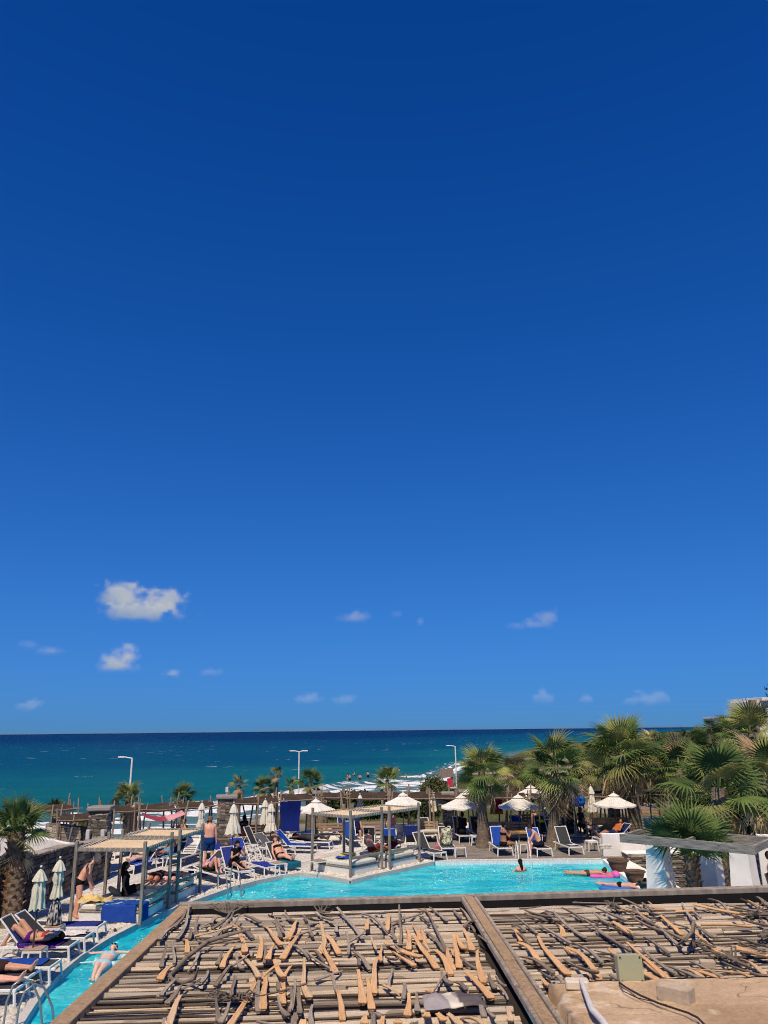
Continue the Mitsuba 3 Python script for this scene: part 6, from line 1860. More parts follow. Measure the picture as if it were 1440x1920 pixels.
# pink blanket slung between poles
p = (-8.983, 33.000, 1.775)
g = grid(np.linspace(-.8, .8, 26), np.linspace(-.5, .5, 12), lambda X, Y: -.20 * np.cos(X / .8 * PI / 2) + .08 * Y - .05 * (meshkit.fbm(np.stack([X * 4, Y * 4, X * 0], -1), 3) - .5))
c = np.where((g.vertices[:, 0] < .1)[:, None], (.34, .07, .10), (.70, .36, .38)) * (.8 + .4 * meshkit.noise(g.vertices * 6)[:, None])
obj('blanket', trimesh.Trimesh(np.vstack([g.vertices, g.vertices - (0, 0, .008)]), np.vstack([g.faces, g.faces[:, ::-1] + len(g.vertices)]), process=False), 'tinted_matt', smooth=True, color=np.vstack([c, c]), M=mat((p[0], p[1], p[2] + .1), .4), label='red and pink blanket slung between pergola poles', cat='blanket')
p = (9.080, 39.000, 1.652); m = soft_box(-.3, .3, -.2, .2, -.22, .22, 3, .16, .12, 3); obj('beach_bag', m, 'tinted_matt', color=(.02, .12, .5), M=mat(p, .3), smooth=50, label='bright blue bag hanging in the pergola behind the second tall palm', cat='bag')

# --- wooden benches under the pergolas
def bench(p, rz, w, label, cushion=None):
    k = thing('wooden_bench', label, 'bench')
    M = mat((p[0], p[1], .006), rz)
    for i in range(4): obj('slat', box(-w / 2, w / 2, -.32 + i * .16, -.18 + i * .16, .34, .375, .006), 'table_wood', k, M=M)
    for i in range(3): obj('back_slat', box(-w / 2, w / 2, .335, .365, .44 + i * .13, .54 + i * .13, .006), 'table_wood', k, M=M)
    for sx in (-1, 1):
        obj('leg', box(sx * (w / 2 - .05) - .04, sx * (w / 2 - .05) + .04, -.3, -.22, 0, .338), 'table_wood', k, M=M); obj('leg', box(sx * (w / 2 - .05) - .04, sx * (w / 2 - .05) + .04, .24, .333, 0, .8), 'table_wood', k, M=M)
    if cushion: obj('cushion', soft_box(-w / 2 + .04, w / 2 - .04, -.3, .3, .377, .47, 2, .02, .03, 2), 'tinted_matt', k, M=M, color=cushion, smooth=50)


for i, (p, rz, w, lab, cu) in enumerate([
    ((-6.107, 38.262, 0.000), .25, 2.0, 'wooden bench behind the striped towel', None), ((-10.141, 37.071, 0.000), .4, 1.8, 'wooden bench behind the left daybed canopies', (.6, .45, .3)), ((-0.867, 38.914, 0.000), 0, 1.5, 'wooden bench behind the couple daybed', None),
    ((1.756, 38.890, 0.000), 0, 1.3, 'wooden bench left of the banded column', (.6, .57, .5)), ((5.480, 38.242, 0.000), 0, 2.4, 'long wooden bench with an ochre cushion behind the tall palms', (.58, .36, .14)), ((7.630, 41.525, 0.000), 0, 1.6, 'wooden bench under the parasol behind the second tall palm', None),
    ((10.540, 39.677, 0.000), 0, 2.2, 'wooden bench with a pale cushion at the right of the second tall palm', (.62, .6, .54)), ((13.670, 43.661, 0.000), -.1, 2.0, 'wooden bench beside the standing man at the right', None), ((-2.638, 38.518, 0.000), .1, 1.4, 'wooden bench behind the person in dark clothes', None)]):
    bench(p, rz, w, lab, cu)

# --- pool ladders
def ladder(p, rz, label, h=.75, bsd='steel'):
    k = thing('pool_ladder', label, 'ladder')
    M = mat((p[0], p[1], 0), rz)
    for s in (-.24, .24):
        obj('handrail', tube([(s, -.62, 0), (s, -.60, h * .6), (s, -.52, h * .9), (s, -.36, h), (s, -.18, h * .88), (s, .0, h * .45), (s, .1, -.1), (s, .12, -.9)], .021, 8), bsd, k, smooth=True, M=M)
    for z in (-.25, -.5, -.75): obj('step', box(-.22, .22, .08, .15, z - .015, z + .015, .006), bsd, k, M=M)


ladder((-6.15, 15.65), math.radians(-42), 'steel pool ladder at the lower left corner', .78)
ladder(((-5.032, 27.393, 0.000)[0], (-5.032, 27.393, 0.000)[1]), math.radians(-140), 'steel pool ladder beside the woman with raised knees', .78)
lp = (5.337, 32.594, 0.000); ladder((lp[0], lp[1]), math.radians(180), 'white steel pool ladder behind the bathing woman', .70, 'white_metal')

# --- bags and small things on the deck
def bag(p, w, d, h, rz, color, label, seed, catg='bag', pattern=None):
    m = soft_box(-w / 2, w / 2, -d / 2, d / 2, 0, h, seed, .10, .08, 3)
    m.vertices[:, :2] *= (1 - .35 * np.clip(m.vertices[:, 2:3] / h, 0, 1) ** 2)
    k = thing('beach_bag', label, catg)
    c = np.array(color) * (.8 + .4 * meshkit.noise(m.vertices * 8 + seed)[:, None]) if pattern is None else pattern(m.vertices)
    obj('body', m, 'tinted_matt', k, color=c, M=mat(p, rz), smooth=True)
    obj('handle', tube([(-w * .2, 0, h * .9), (-w * .15, 0, h + .12), (w * .15, 0, h + .12), (w * .2, 0, h * .9)], .012, 6), 'tinted_matt', k, color=np.array(color) * .7, M=mat(p, rz), smooth=True)


bag((2.048, 34.809, 0.004), .30, .22, .34, .3, (.45, .16, .20), 'pink striped bag beside the woman in a printed dress', 1)
bag((*(10.045, 37.543, 0.000)[:2], .004), .8, .5, .75, .1, (.012, .012, .014), 'heap of black bags on the lounger left of the rightmost parasol', 2)
bag((*(9.703, 36.571, 0.000)[:2], .004), .46, .3, .42, .0, (.1, .2, .3), 'blue and white striped bag in front of the black bags', 3, pattern=lambda v: np.where((np.sin(v[:, 0] * 40 + v[:, 2] * 12) > .2)[:, None], (.55, .62, .66), (.04, .10, .17)))
bag((*(-4.442, 36.343, 0.000)[:2], .004), .35, .25, .3, .4, (.65, .55, .12), 'yellow bag under the bright blue towel lounger', 4)
for (x, y, rz, lab) in ((-7.22, 22.35, .4, 'pair of dark sandals on the deck at the foot of the navy towel'), (-4.55, 29.9, .8, 'pair of black sandals beside the patterned towel lounger')):
    k = thing('sandals', lab, 'sandals')
    for s in (-.06, .06):
        ft = box(-.045, .045, -.13, .13, 0, .025, .012)
        obj('sole', ft, 'tinted_satin', k, color=(.03, .025, .02), M=mat((x, y, .006), rz) @ mat((s, abs(s) * .5, 0), s * 2))
        obj('strap', tube([(-.045, .03, .02), (0, .05, .06), (.045, .03, .02)], .01, 5), 'tinted_satin', k, color=(.05, .04, .035), M=mat((x, y, .006), rz) @ mat((s, abs(s) * .5, 0), s * 2))

# ------------------------------------------------------------------ people: one continuous body from hulls along a posed skeleton, clothes and hair as parts
def nz(v):
    v = np.asarray(v, float)
    return v / (np.linalg.norm(v) + 1e-12)


def ball(c, r, n=12): return m3.Manifold.sphere(float(r), n).translate([float(x) for x in c])
def bone(*cr, n=12): return m3.Manifold.batch_hull([ball(c, r, n) for c, r in cr])
def union(ms): return m3.Manifold.batch_boolean(ms, m3.OpType.Add)


def to_tri(m, length=.035, it=6):
    m = m.refine_to_length(length)
    q = m.to_mesh()
    t = trimesh.Trimesh(np.array(q.vert_properties[:, :3], float), np.array(q.tri_verts), process=False)
    t.merge_vertices()
    if it: trimesh.smoothing.filter_taubin(t, .5, .53, iterations=it)
    return t


def skeleton(P):
    """joints from a pose: root, torso, face, upper (second half of the spine), head, arms and legs as directions"""
    s = P.get('scale', 1.0)
    J = {}
    root, torso = np.array(P['root'], float), nz(P['torso'])
    upper = nz(P.get('upper', torso))
    face = nz(P['face']); face = nz(face - torso * (face @ torso))
    side = np.cross(face, torso)
    facu = nz(face - upper * (face @ upper)); sideu = np.cross(facu, upper)
    J.update(root=root, side=side, face=face, torso=torso, sideu=sideu, facu=facu, upper=upper)
    J['waist'] = root + torso * .22 * s
    J['chest'] = J['waist'] + upper * .16 * s
    J['neck0'] = J['chest'] + upper * .13 * s
    hd = nz(P.get('head', upper))
    J['hd'] = hd
    hf = nz(np.asarray(P.get('look', facu), float)); hf = nz(hf - hd * (hf @ hd)); J['hf'] = hf
    J['neck1'] = J['neck0'] + nz(upper + hd) * .09 * s
    J['head'] = J['neck1'] + hd * .10 * s + hf * .02 * s
    sw = (.175 if P.get('sex') == 'm' else .155) * s
    for k, sg_ in (('R', 1), ('L', -1)):
        J['sh' + k] = J['chest'] + upper * .10 * s + sideu * sw * sg_
        J['hip' + k] = root + side * .088 * s * sg_ - torso * .02 * s
        a, b = P['arm' + k]
        J['el' + k] = J['sh' + k] + nz(a) * .285 * s
        J['wr' + k] = J['el' + k] + nz(b) * .245 * s
        J['ha' + k] = nz(P.get('hand' + k, b))
        if P.get('leg' + k) is None: continue
        a, b, c = P['leg' + k]
        J['kn' + k] = J['hip' + k] + nz(a) * .42 * s
        J['an' + k] = J['kn' + k] + nz(b) * .41 * s
        J['ft' + k] = nz(c)
    return J


def hand(w, d, palm_n, s, mirror):
    """palm, four unequal slightly curled fingers and a thumb leaving the side of the palm"""
    d = nz(d); n_ = nz(palm_n - d * (palm_n @ d)); sd = np.cross(d, n_) * mirror
    ms = [bone((w + sd * .018 * s, .017 * s), (w - sd * .018 * s, .016 * s), (w + d * .075 * s + sd * .030 * s, .012 * s), (w + d * .072 * s - sd * .030 * s, .011 * s), n=8)]
    for i, L in enumerate((.072, .082, .076, .058)):
        o = w + d * .078 * s + sd * (.030 - .020 * i) * s
        k = o + d * L * .5 * s - n_ * .004 * s
        t = k + nz(d * .8 - n_ * .5) * L * .5 * s
        ms.append(bone((o, .0088 * s), (k, .0082 * s), n=6)); ms.append(bone((k, .0082 * s), (t, .0068 * s), n=6))
    o = w + d * .022 * s + sd * .026 * s
    k = o + nz(d * .6 + sd * .8 - n_ * .2) * .036 * s
    t = k + nz(d * .9 + sd * .25 - n_ * .3) * .030 * s
    ms += [bone((o, .0115 * s), (k, .0098 * s), n=6), bone((k, .0098 * s), (t, .0075 * s), n=6)]
    return ms


def limbs(J, P, g=0.0):
    """hulls of the body grown by g; returns a dict of lists"""
    s = P.get('scale', 1.0); m = P.get('sex') == 'm'; f = P.get('fat', 1.0)
    D = {}
    sd, su, fc, fu, to, up = J['side'], J['sideu'], J['face'], J['facu'], J['torso'], J['upper']
    hw = (.075 if m else .085) * s * f
    D['pelvis'] = [bone((J['root'] + sd * hw, .108 * s * f + g), (J['root'] - sd * hw, .108 * s * f + g), (J['root'] - fc * .03 * s + sd * hw * .8 - to * .05 * s, .10 * s * f + g), (J['root'] - fc * .03 * s - sd * hw * .8 - to * .05 * s, .10 * s * f + g), (J['root'] + to * .1 * s + sd * .06 * s * f, .098 * s * f + g), (J['root'] + to * .1 * s - sd * .06 * s * f, .098 * s * f + g))]
    wr = (.100 if m else .088) * s * f
    D['waist'] = [bone((J['root'] + to * .1 * s + sd * .06 * s * f, .098 * s * f + g), (J['root'] + to * .1 * s - sd * .06 * s * f, .098 * s * f + g), (J['waist'] + sd * .055 * s * f, wr + g), (J['waist'] - sd * .055 * s * f, wr + g))]
    cr = (.112 if m else .100) * s
    chs = [(J['chest'] + su * .075 * s, cr + g), (J['chest'] - su * .075 * s, cr + g)]
    D['chest'] = [bone((J['waist'] + sd * .055 * s * f, wr + g), (J['waist'] - sd * .055 * s * f, wr + g), *chs), bone(*chs, (J['shR'], .058 * s + g), (J['shL'], .058 * s + g), (J['neck0'], .06 * s + g))]
    if not m:
        for k in (1, -1): D['chest'].append(bone((J['chest'] + su * .075 * s * k + fu * .06 * s, .058 * s + g), (J['chest'] + su * .07 * s * k + up * .05 * s, .06 * s + g)))
    D['neck'] = [bone((J['neck0'] - up * .01, .058 * s + g), (J['neck1'], .05 * s + g))]
    for k, mi_ in (('R', 1), ('L', -1)):
        D['arm' + k] = [bone((J['sh' + k], (.056 if m else .047) * s + g), (J['sh' + k] * .55 + J['el' + k] * .45, (.05 if m else .042) * s + g), (J['el' + k], (.040 if m else .035) * s + g)), bone((J['el' + k], (.041 if m else .036) * s + g), (J['el' + k] * .7 + J['wr' + k] * .3, (.042 if m else .035) * s + g), (J['wr' + k], .026 * s + g))]
        if 'kn' + k in J:
            h, n_, a = J['hip' + k], J['kn' + k], J['an' + k]
            D['thigh' + k] = [bone((h, .092 * s * f + g), (h * .6 + n_ * .4, (.082 if m else .086) * s * f + g), (n_, .056 * s + g))]
            sh = nz(a - n_)
            bk = -nz(J['ft' + k] - sh * (J['ft' + k] @ sh))
            D['shin' + k] = [bone((n_, .055 * s + g), (n_ * .7 + a * .3 + bk * .014 * s, .056 * s + g), (n_ * .35 + a * .65, .040 * s + g)), bone((n_ * .35 + a * .65, .040 * s + g), (a, .034 * s + g))]
            ft = J['ft' + k]; dn = nz(sh - ft * (sh @ ft)) if abs(sh @ ft) < .95 else nz(np.cross(ft, J['side']))
            D['foot' + k] = [bone((a, .035 * s + g), (a + dn * .045 * s - ft * .03 * s, .028 * s + g), (a + dn * .05 * s + ft * .11 * s, .028 * s + g), n=8), bone((a + dn * .05 * s + ft * .09 * s + J['side'] * .012, .03 * s + g), (a + dn * .058 * s + ft * .175 * s + J['side'] * .02 * s, .018 * s + g), (a + dn * .058 * s + ft * .165 * s - J['side'] * .025 * s, .016 * s + g), n=8)]
    return D


def slab(J, lo, hi, s):
    """a half-space pair across the torso between two heights above the root, as a box"""
    b = m3.Manifold.cube([2, 2, (hi - lo) * s], True)
    R = np.stack([J['side'], J['face'], J['torso']], 1)
    c = J['root'] + J['torso'] * (lo + hi) / 2 * s
    return b.transform(np.hstack([R, c[:, None]]).astype(float))


def person(pose, M, label, skin, hair=('short', (.05, .035, .025)), wear=(), group=None):
    P = dict(pose)
    s = P.get('scale', 1.0)
    J = skeleton(P)
    D = limbs(J, P)
    k = thing('person', label, 'person', group)
    hc, hd, hf = J['head'], J['hd'], J['hf']
    hs = np.cross(hf, hd)
    head = [bone((hc + hd * .035 * s - hf * .015 * s, .083 * s), (hc + hd * .02 * s + hf * .015 * s, .079 * s), (hc - hd * .045 * s + hf * .03 * s, .060 * s)), bone((hc - hd * .07 * s + hf * .048 * s, .036 * s), (hc - hd * .03 * s + hf * .045 * s, .05 * s)),
            bone((hc + hd * .012 * s + hf * .09 * s, .011 * s), (hc - hd * .025 * s + hf * .105 * s, .014 * s), n=8)]
    for e in (1, -1): head.append(bone((hc + hs * e * .082 * s - hd * .005 * s, .016 * s), (hc + hs * e * .086 * s - hd * .035 * s - hf * .004 * s, .011 * s), n=8))
    hands = []
    for q_, mr in (('R', 1), ('L', -1)):
        inn = -J['sideu'] * mr if 'palm' + q_ not in P else nz(P['palm' + q_])
        if abs(nz(inn) @ J['ha' + q_]) > .9: inn = J['facu']
        hands += hand(J['wr' + q_], J['ha' + q_], -inn, s, mr)
    body = to_tri(union([x for v in D.values() for x in v] + head + hands), .04 * s, 5)
    tint = np.array(skin) * (.88 + .16 * meshkit.fbm(body.vertices * 7, 2)[:, None] + .08 * meshkit.noise(body.vertices * 31)[:, None])
    obj('body', body, 'tinted_skin', k, smooth=True, color=tint, M=M)
    # eyes and mouth
    for e in (1, -1): obj('eye', to_tri(ball(hc + hd * .012 * s + hf * .084 * s + hs * e * .032 * s, .013 * s, 8), 1, 0), 'tinted_satin', k + '__body', color=(.06, .05, .045), M=M)
    obj('mouth', to_tri(bone((hc - hd * .058 * s + hf * .078 * s + hs * .018 * s, .008 * s), (hc - hd * .058 * s + hf * .078 * s - hs * .018 * s, .008 * s), n=6), 1, 0), 'tinted_satin', k + '__body', color=np.array(skin) * (.75, .5, .5), M=M)
    kind, hcol = hair
    if kind != 'none':
        cap = bone((hc + hd * .042 * s - hf * .022 * s, .090 * s), (hc + hd * .03 * s - hf * .0 * s, .089 * s), (hc - hd * .02 * s - hf * .035 * s, .080 * s))
        cut = m3.Manifold.cube([.4 * s, .3 * s, .4 * s], True)
        R = np.stack([hs, hf, hd], 1)
        cap = cap - cut.transform(np.hstack([R, (hc + hf * .20 * s - hd * .16 * s)[:, None]]))
        parts = [cap]
        if kind == 'long':
            bk = nz(P.get('hairdir', -J['upper'] - hf * .15))
            parts.append(bone((hc - hf * .055 * s, .072 * s), (hc - hf * .07 * s + bk * .14 * s, .062 * s), (hc - hf * .075 * s + bk * .27 * s, .035 * s)))
        if kind == 'bun': parts.append(ball(hc + hd * .075 * s - hf * .09 * s, .048 * s))
        obj('hair', to_tri(union(parts), .03 * s, 3), 'tinted_matt', k, smooth=True, color=hcol, M=M)
        if kind == 'hat':
            pass
    for w in wear:
        what, col = w[0], w[1]
        g = .012 * s
        G = limbs(J, P, g)
        if what == 'shorts':
            ms = [x ^ slab(J, -.4, .10, s) for x in G['pelvis']]
            for q_ in 'RL':
                if 'kn' + q_ in J:
                    a, b = J['hip' + q_], J['kn' + q_]
                    ms.append(bone((a, .098 * s * P.get('fat', 1) + g), (a * .5 + b * .5, .090 * s + g), (a * .38 + b * .62, .088 * s + g)))
        elif what == 'briefs':
            ms = [x ^ slab(J, -.30, .06, s) for x in G['pelvis']]
        elif what == 'bra':
            ms = [x ^ slab(J, .315, .415, s) for x in G['chest']] if 'upper' not in P else [x for x in limbs(J, P, .006)['chest'][2:]]
        elif what == 'top':
            ms = G['waist'] + G['chest']
            ms = [union(ms)]
        elif what == 'dress':
            ms = G['pelvis'] + G['waist'] + G['chest']
            for q_ in 'RL':
                if 'kn' + q_ in J:
                    a, b = J['hip' + q_], J['kn' + q_]
                    ms.append(bone((a, .10 * s + g), (a * .45 + b * .55, .095 * s + g)))
        elif what == 'trousers':
            ms = G['pelvis'] + sum([G[x + q_] for x in ('thigh', 'shin') for q_ in 'RL' if x + q_ in G], [])
        elif what == 'sunhat':
            R = np.stack([hs, hf, hd], 1)
            brim = m3.Manifold.cylinder(.012 * s, .17 * s, .16 * s, 24).transform(np.hstack([R, (hc + hd * .055 * s)[:, None]]))
            ms = [brim, bone((hc + hd * .05 * s, .094 * s), (hc + hd * .10 * s, .078 * s))]
        elif what == 'cap':
            ms = [bone((hc + hd * .05 * s, .095 * s), (hc + hd * .075 * s, .08 * s)), bone((hc + hd * .05 * s + hf * .09 * s + hs * .04 * s, .008), (hc + hd * .05 * s + hf * .09 * s - hs * .04 * s, .008), (hc + hd * .04 * s + hf * .16 * s, .008))]
        elif what == 'sunglasses':
            ms = [bone((hc + hd * .014 * s + hf * .093 * s + hs * .045 * s, .016 * s), (hc + hd * .014 * s + hf * .093 * s + hs * .02 * s, .016 * s), n=8), bone((hc + hd * .014 * s + hf * .093 * s - hs * .045 * s, .016 * s), (hc + hd * .014 * s + hf * .093 * s - hs * .02 * s, .016 * s), n=8)]
        ms = [x for x in ms if not x.is_empty()]
        if not ms: continue
        nm = {'briefs': 'swim_briefs' if P.get('sex') == 'm' else 'bikini_bottom', 'bra': 'bikini_top', 'shorts': 'swim_shorts'}.get(what, what)
        gm = to_tri(union(ms), .04 * s, 2 if what not in ('sunglasses', 'cap', 'sunhat') else 0)
        c = np.tile(np.array(col, float), (len(gm.vertices), 1))
        if len(w) > 2:
            nn = meshkit.noise(gm.vertices * w[3])
            c = np.where((nn > .55)[:, None], np.array(w[2], float), c)
        obj(nm, gm, 'tinted_matt', k, smooth=True, color=c, M=M)
    return k


def lie(back, sex='f', y=.92, knees=0.0, arms='side', look=None, flip=False, z=SEAT, fat=1.0, scale=.97, x=0.0, prone=False, legs=True):
    """on a lounger's local frame (y from foot to head); knees: 0 flat to 1 drawn up; flip: head at the foot end"""
    a = math.radians(back)
    sgn = -1 if flip else 1
    n_ = -1 if prone else 1
    tor = np.array((0, sgn * math.cos(a), math.sin(a)))
    face = np.array((0, -sgn * math.sin(a), math.cos(a))) * n_
    P = dict(root=(x, y, z + .125), torso=tor, face=face, sex=sex, fat=fat, scale=scale)
    P['torso'] = tor
    th = nz((0, -sgn, .0 + 1.25 * knees)); shn = nz((0, -sgn * (1 - .55 * knees), -1.25 * knees))
    th2 = nz((0, -sgn, 0 + 1.0 * knees * .85)); sh2 = nz((0, -sgn * (1 - .5 * knees), -1.0 * knees * .85))
    ftv = (0, -sgn * .35, .94) if knees < .3 and not prone else (0, -sgn * .95, -.1)
    P['legR'] = (th + (.07 * 1, 0, -.03), shn + (.02, 0, -.05 if knees < .1 else 0), ftv)
    P['legL'] = (th2 + (-.07, 0, -.03), sh2 + (-.02, 0, -.05 if knees < .1 else 0), ftv)
    right = np.cross(face, tor)
    if arms == 'side':
        P['armR'] = (-tor + right * .35 + face * -.15 * n_, -tor + right * .05 + face * .05); P['armL'] = (-tor - right * .35 + face * -.15 * n_, -tor - right * .05 + face * .05)
    elif arms == 'head':
        P['armR'] = (tor * .6 + right * .8, -right * .75 + tor * .4 - face * .1); P['armL'] = (tor * .6 - right * .8, right * .75 + tor * .4 - face * .1)
    elif arms == 'belly':
        P['armR'] = (-tor + right * .45, -right * .8 - tor * .3 + face * .35); P['armL'] = (-tor - right * .45, right * .8 - tor * .3 + face * .35)
    elif arms == 'read':
        P['armR'] = (-tor * .7 + right * .2 + face * .5, face * .8 - right * .35 + tor * .35); P['armL'] = (-tor * .7 - right * .2 + face * .5, face * .8 + right * .35 + tor * .35)
    P['head'] = tor + face * (.25 if back > 20 else .05)
    if prone: P['look'] = right; P['head'] = tor + (0, 0, .1)
    if look is not None: P['look'] = look
    return P


def stand(sex='m', scale=1.03, lean=0.0, arms=((.18, .0, -1), (.05, .12, -1)), armL=None, legs=None, fat=1.0):
    P = dict(root=(0, 0, .93 * scale), torso=(0, lean, 1), face=(0, 1, -lean * .6), sex=sex, scale=scale, fat=fat)
    P['armR'] = arms; P['armL'] = armL or tuple((-a[0], a[1], a[2]) for a in arms)
    P['legR'], P['legL'] = legs or (((.08, .03, -1), (.02, -.05, -1), (.25, 1, -.05)), ((-.08, -.02, -1), (-.02, -.04, -1), (-.25, 1, -.05)))
    return P


def sit(z=SEAT, sex='f', lean=.15, scale=.97, arms=None, armL=None, legs=None, fat=1.0, root=None, head=None, look=None):
    P = dict(root=root or (0, 0, z + .12), torso=(0, lean, 1), face=(0, 1, 0), sex=sex, scale=scale, fat=fat)
    P['armR'] = arms or ((.25, .35, -.9), (-.1, .8, -.3)); P['armL'] = armL or tuple((-a[0], a[1], a[2]) for a in P['armR'])
    P['legR'], P['legL'] = legs or (((.12, 1, .02), (.05, .25, -1), (.15, 1, -.1)), ((-.12, 1, .02), (-.05, .15, -1), (-.15, 1, -.1)))
    if head is not None: P['head'] = head
    if look is not None: P['look'] = look
    return P


TAN, PINK, PALE, BROWN, DEEP = (.56, .30, .19), (.70, .37, .27), (.72, .48, .36), (.38, .19, .11), (.18, .09, .055)
BLACK_H, BROWN_H, GREY_H, FAIR_H = (.016, .013, .012), (.055, .032, .02), (.50, .49, .47), (.30, .20, .10)
BLK = (.015, .015, .018)

# left deck
P_ = lie(0, 'f', y=1.05, knees=1.0, arms='belly', flip=True)
person(P_, L3, 'woman with dark hair lying on a purple towel with one knee raised', TAN, ('long', BLACK_H), [('briefs', (.10, .02, .16)), ('bra', (.42, .06, .04))])
P_ = lie(35, 'm', y=.92, knees=0.0, arms='side', fat=1.05)
person(P_, L5, 'person in dark brown shorts lying with bare feet towards the pool at the left edge', TAN, ('short', BROWN_H), [('shorts', (.05, .03, .03))])
P_ = lie(35, 'f', y=.92, knees=0.0, arms='side')
person(P_, L6, 'person lying at the lower left corner with feet by the ladder', PINK, ('long', BROWN_H), [('briefs', (.03, .03, .05)), ('bra', (.03, .03, .05))])
# man bending by the wall, seen from his right side
bx_ = (-8.743, 23.951, 0.000)
P_ = stand('m', 1.02, .45, ((.12, -.1, -1), (-.1, .35, -1)), legs=(((.07, .10, -1), (.02, -.14, -1), (.1, 1, -.05)), ((-.08, -.06, -1), (-.02, -.16, -1), (-.1, 1, -.05))), fat=1.08)
P_['upper'] = (0, .72, .95); P_['head'] = (0, .62, .8); P_['look'] = (0, .75, -.7); P_['root'] = (0, -.02, .94)
person(P_, mat((bx_[0], bx_[1], .01), math.radians(-75)), 'grey haired man in black briefs bending forward beside the stone wall', PINK, ('short', GREY_H), [('briefs', BLK)])
# standing man, blue shorts, from behind
bx_ = (-6.853, 31.915, 0.000)
P_ = stand('m', 1.06, .03, ((.22, .0, -1), (.06, .12, -1)), fat=1.12)
person(P_, mat((bx_[0], bx_[1], .01), math.radians(12)), 'man in navy blue shorts standing with his back to the camera', PINK, ('short', (.20, .12, .08)), [('shorts', (.012, .045, .17))])
# two people on the second left daybed
for v, sk, nm, w in ((.62, PINK, 'sunbather lying face down at the pool side of the second left daybed', [('briefs', BLK)]), (1.2, (.50, .22, .13), 'sunbather lying face down at the far side of the second left daybed', [('briefs', (.06, .03, .03)), ('bra', (.06, .03, .03))])):
    P_ = lie(0, 'f' if v > 1 else 'm', y=0, prone=True, arms='head', z=.45, scale=.98)
    person(P_, D2 @ mat((.98, v, 0), math.radians(-78)), nm, sk, ('short' if v < 1 else 'long', BLACK_H), w)
P_ = sit(.45, 'f', -.1, .96, ((.3, -.2, -.9), (.1, .4, -.9)), legs=(((.15, 1, .25), (.05, .8, -.6), (.1, .8, .4)), ((-.15, 1, .3), (-.05, .8, -.6), (-.1, .8, .4))))
person(P_, D1 @ mat((1.5, 1.1, 0), math.radians(205)), 'dark haired woman in black sitting in the shade on the nearest daybed', DEEP, ('long', BLACK_H), [('dress', BLK)])
# behind the left daybeds
P_ = lie(35, 'f', y=.95, knees=.15, arms='head')
person(P_, LM[22], 'person with a white hat lying on a blue towel behind the left daybeds', PALE, ('short', BROWN_H), [('sunhat', (.78, .77, .74)), ('briefs', (.1, .1, .12)), ('bra', (.1, .1, .12))])
P_ = lie(25, 'm', y=.85, knees=.1, arms='read'); P_['torso'] = (0, .35, 1); P_['face'] = (0, -1, .3); P_['head'] = (0, -.1, 1)
person(P_, LM[8], 'tanned man in light blue shorts sitting up reading behind the daybeds', BROWN, ('short', BLACK_H), [('shorts', (.14, .32, .55))])
# by the second ladder
P_ = lie(4, 'f', y=1.0, knees=1.05, arms='belly', fat=1.1)
person(P_, LM[0], 'woman lying with raised knees beside the pool ladder', PINK, ('bun', FAIR_H), [('briefs', (.03, .03, .04)), ('bra', (.5, .25, .3))])
P_ = sit(SEAT, 'f', .3, .98, ((.25, .4, -.8), (-.3, .7, .4)), ((-.3, .5, -.6), (.2, .3, .9)), (((.2, 1, .12), (-.15, .9, -.25), (0, .9, .3)), ((-.2, 1, .12), (.15, .9, -.25), (0, .9, .3))), fat=1.12)
person(P_, LM[1] @ mat((0, 1.0, 0), PI), 'woman in a black swimsuit sitting on a lounger with dark hair falling forward', TAN, ('long', BLACK_H), [('dress', BLK)])
P_ = lie(45, 'f', y=.98, knees=.12, arms='side', scale=1.0)
person(P_, LM[3], 'woman in a dark bikini reclining on the lounger at the pool bend', PINK, ('long', BROWN_H), [('briefs', BLK), ('bra', BLK), ('sunglasses', (.01, .01, .01))])
P_ = lie(6, 'f', y=.98, knees=.25, arms='head')
person(P_, LM[5], 'person in dark clothes lying on a lounger behind the pool corner', DEEP, ('long', BLACK_H), [('trousers', (.06, .06, .065)), ('top', (.045, .04, .045))])
# couple on the fourth daybed
P_ = sit(.45, 'm', -.35, .98, ((.35, .1, -.9), (.1, .6, -.5)), legs=(((.2, 1, .5), (.1, .6, -.8), (.1, .9, -.1)), ((-.15, 1, .15), (-.1, 1, -.1), (0, .5, .8))))
person(P_, D4 @ mat((.55, 1.35, 0), math.radians(-105)), 'man with dark hair reclining on the couple daybed in patterned shorts', PINK, ('short', BLACK_H), [('shorts', (.25, .03, .03))])
P_ = lie(12, 'f', y=0, z=.45, knees=.2, arms='head')
person(P_, D4 @ mat((1.05, .9, 0), math.radians(-75)), 'woman in a dark red swimsuit lying on the couple daybed', BROWN, ('long', (.05, .015, .015)), [('dress', (.10, .012, .025))])
p = on(D4, .75, 1.05, .47); heap(p[0], p[1], p[2], .7, .42, .3, .13, (.72, .50, .03), 'bright yellow towel between the couple on the daybed', 41)
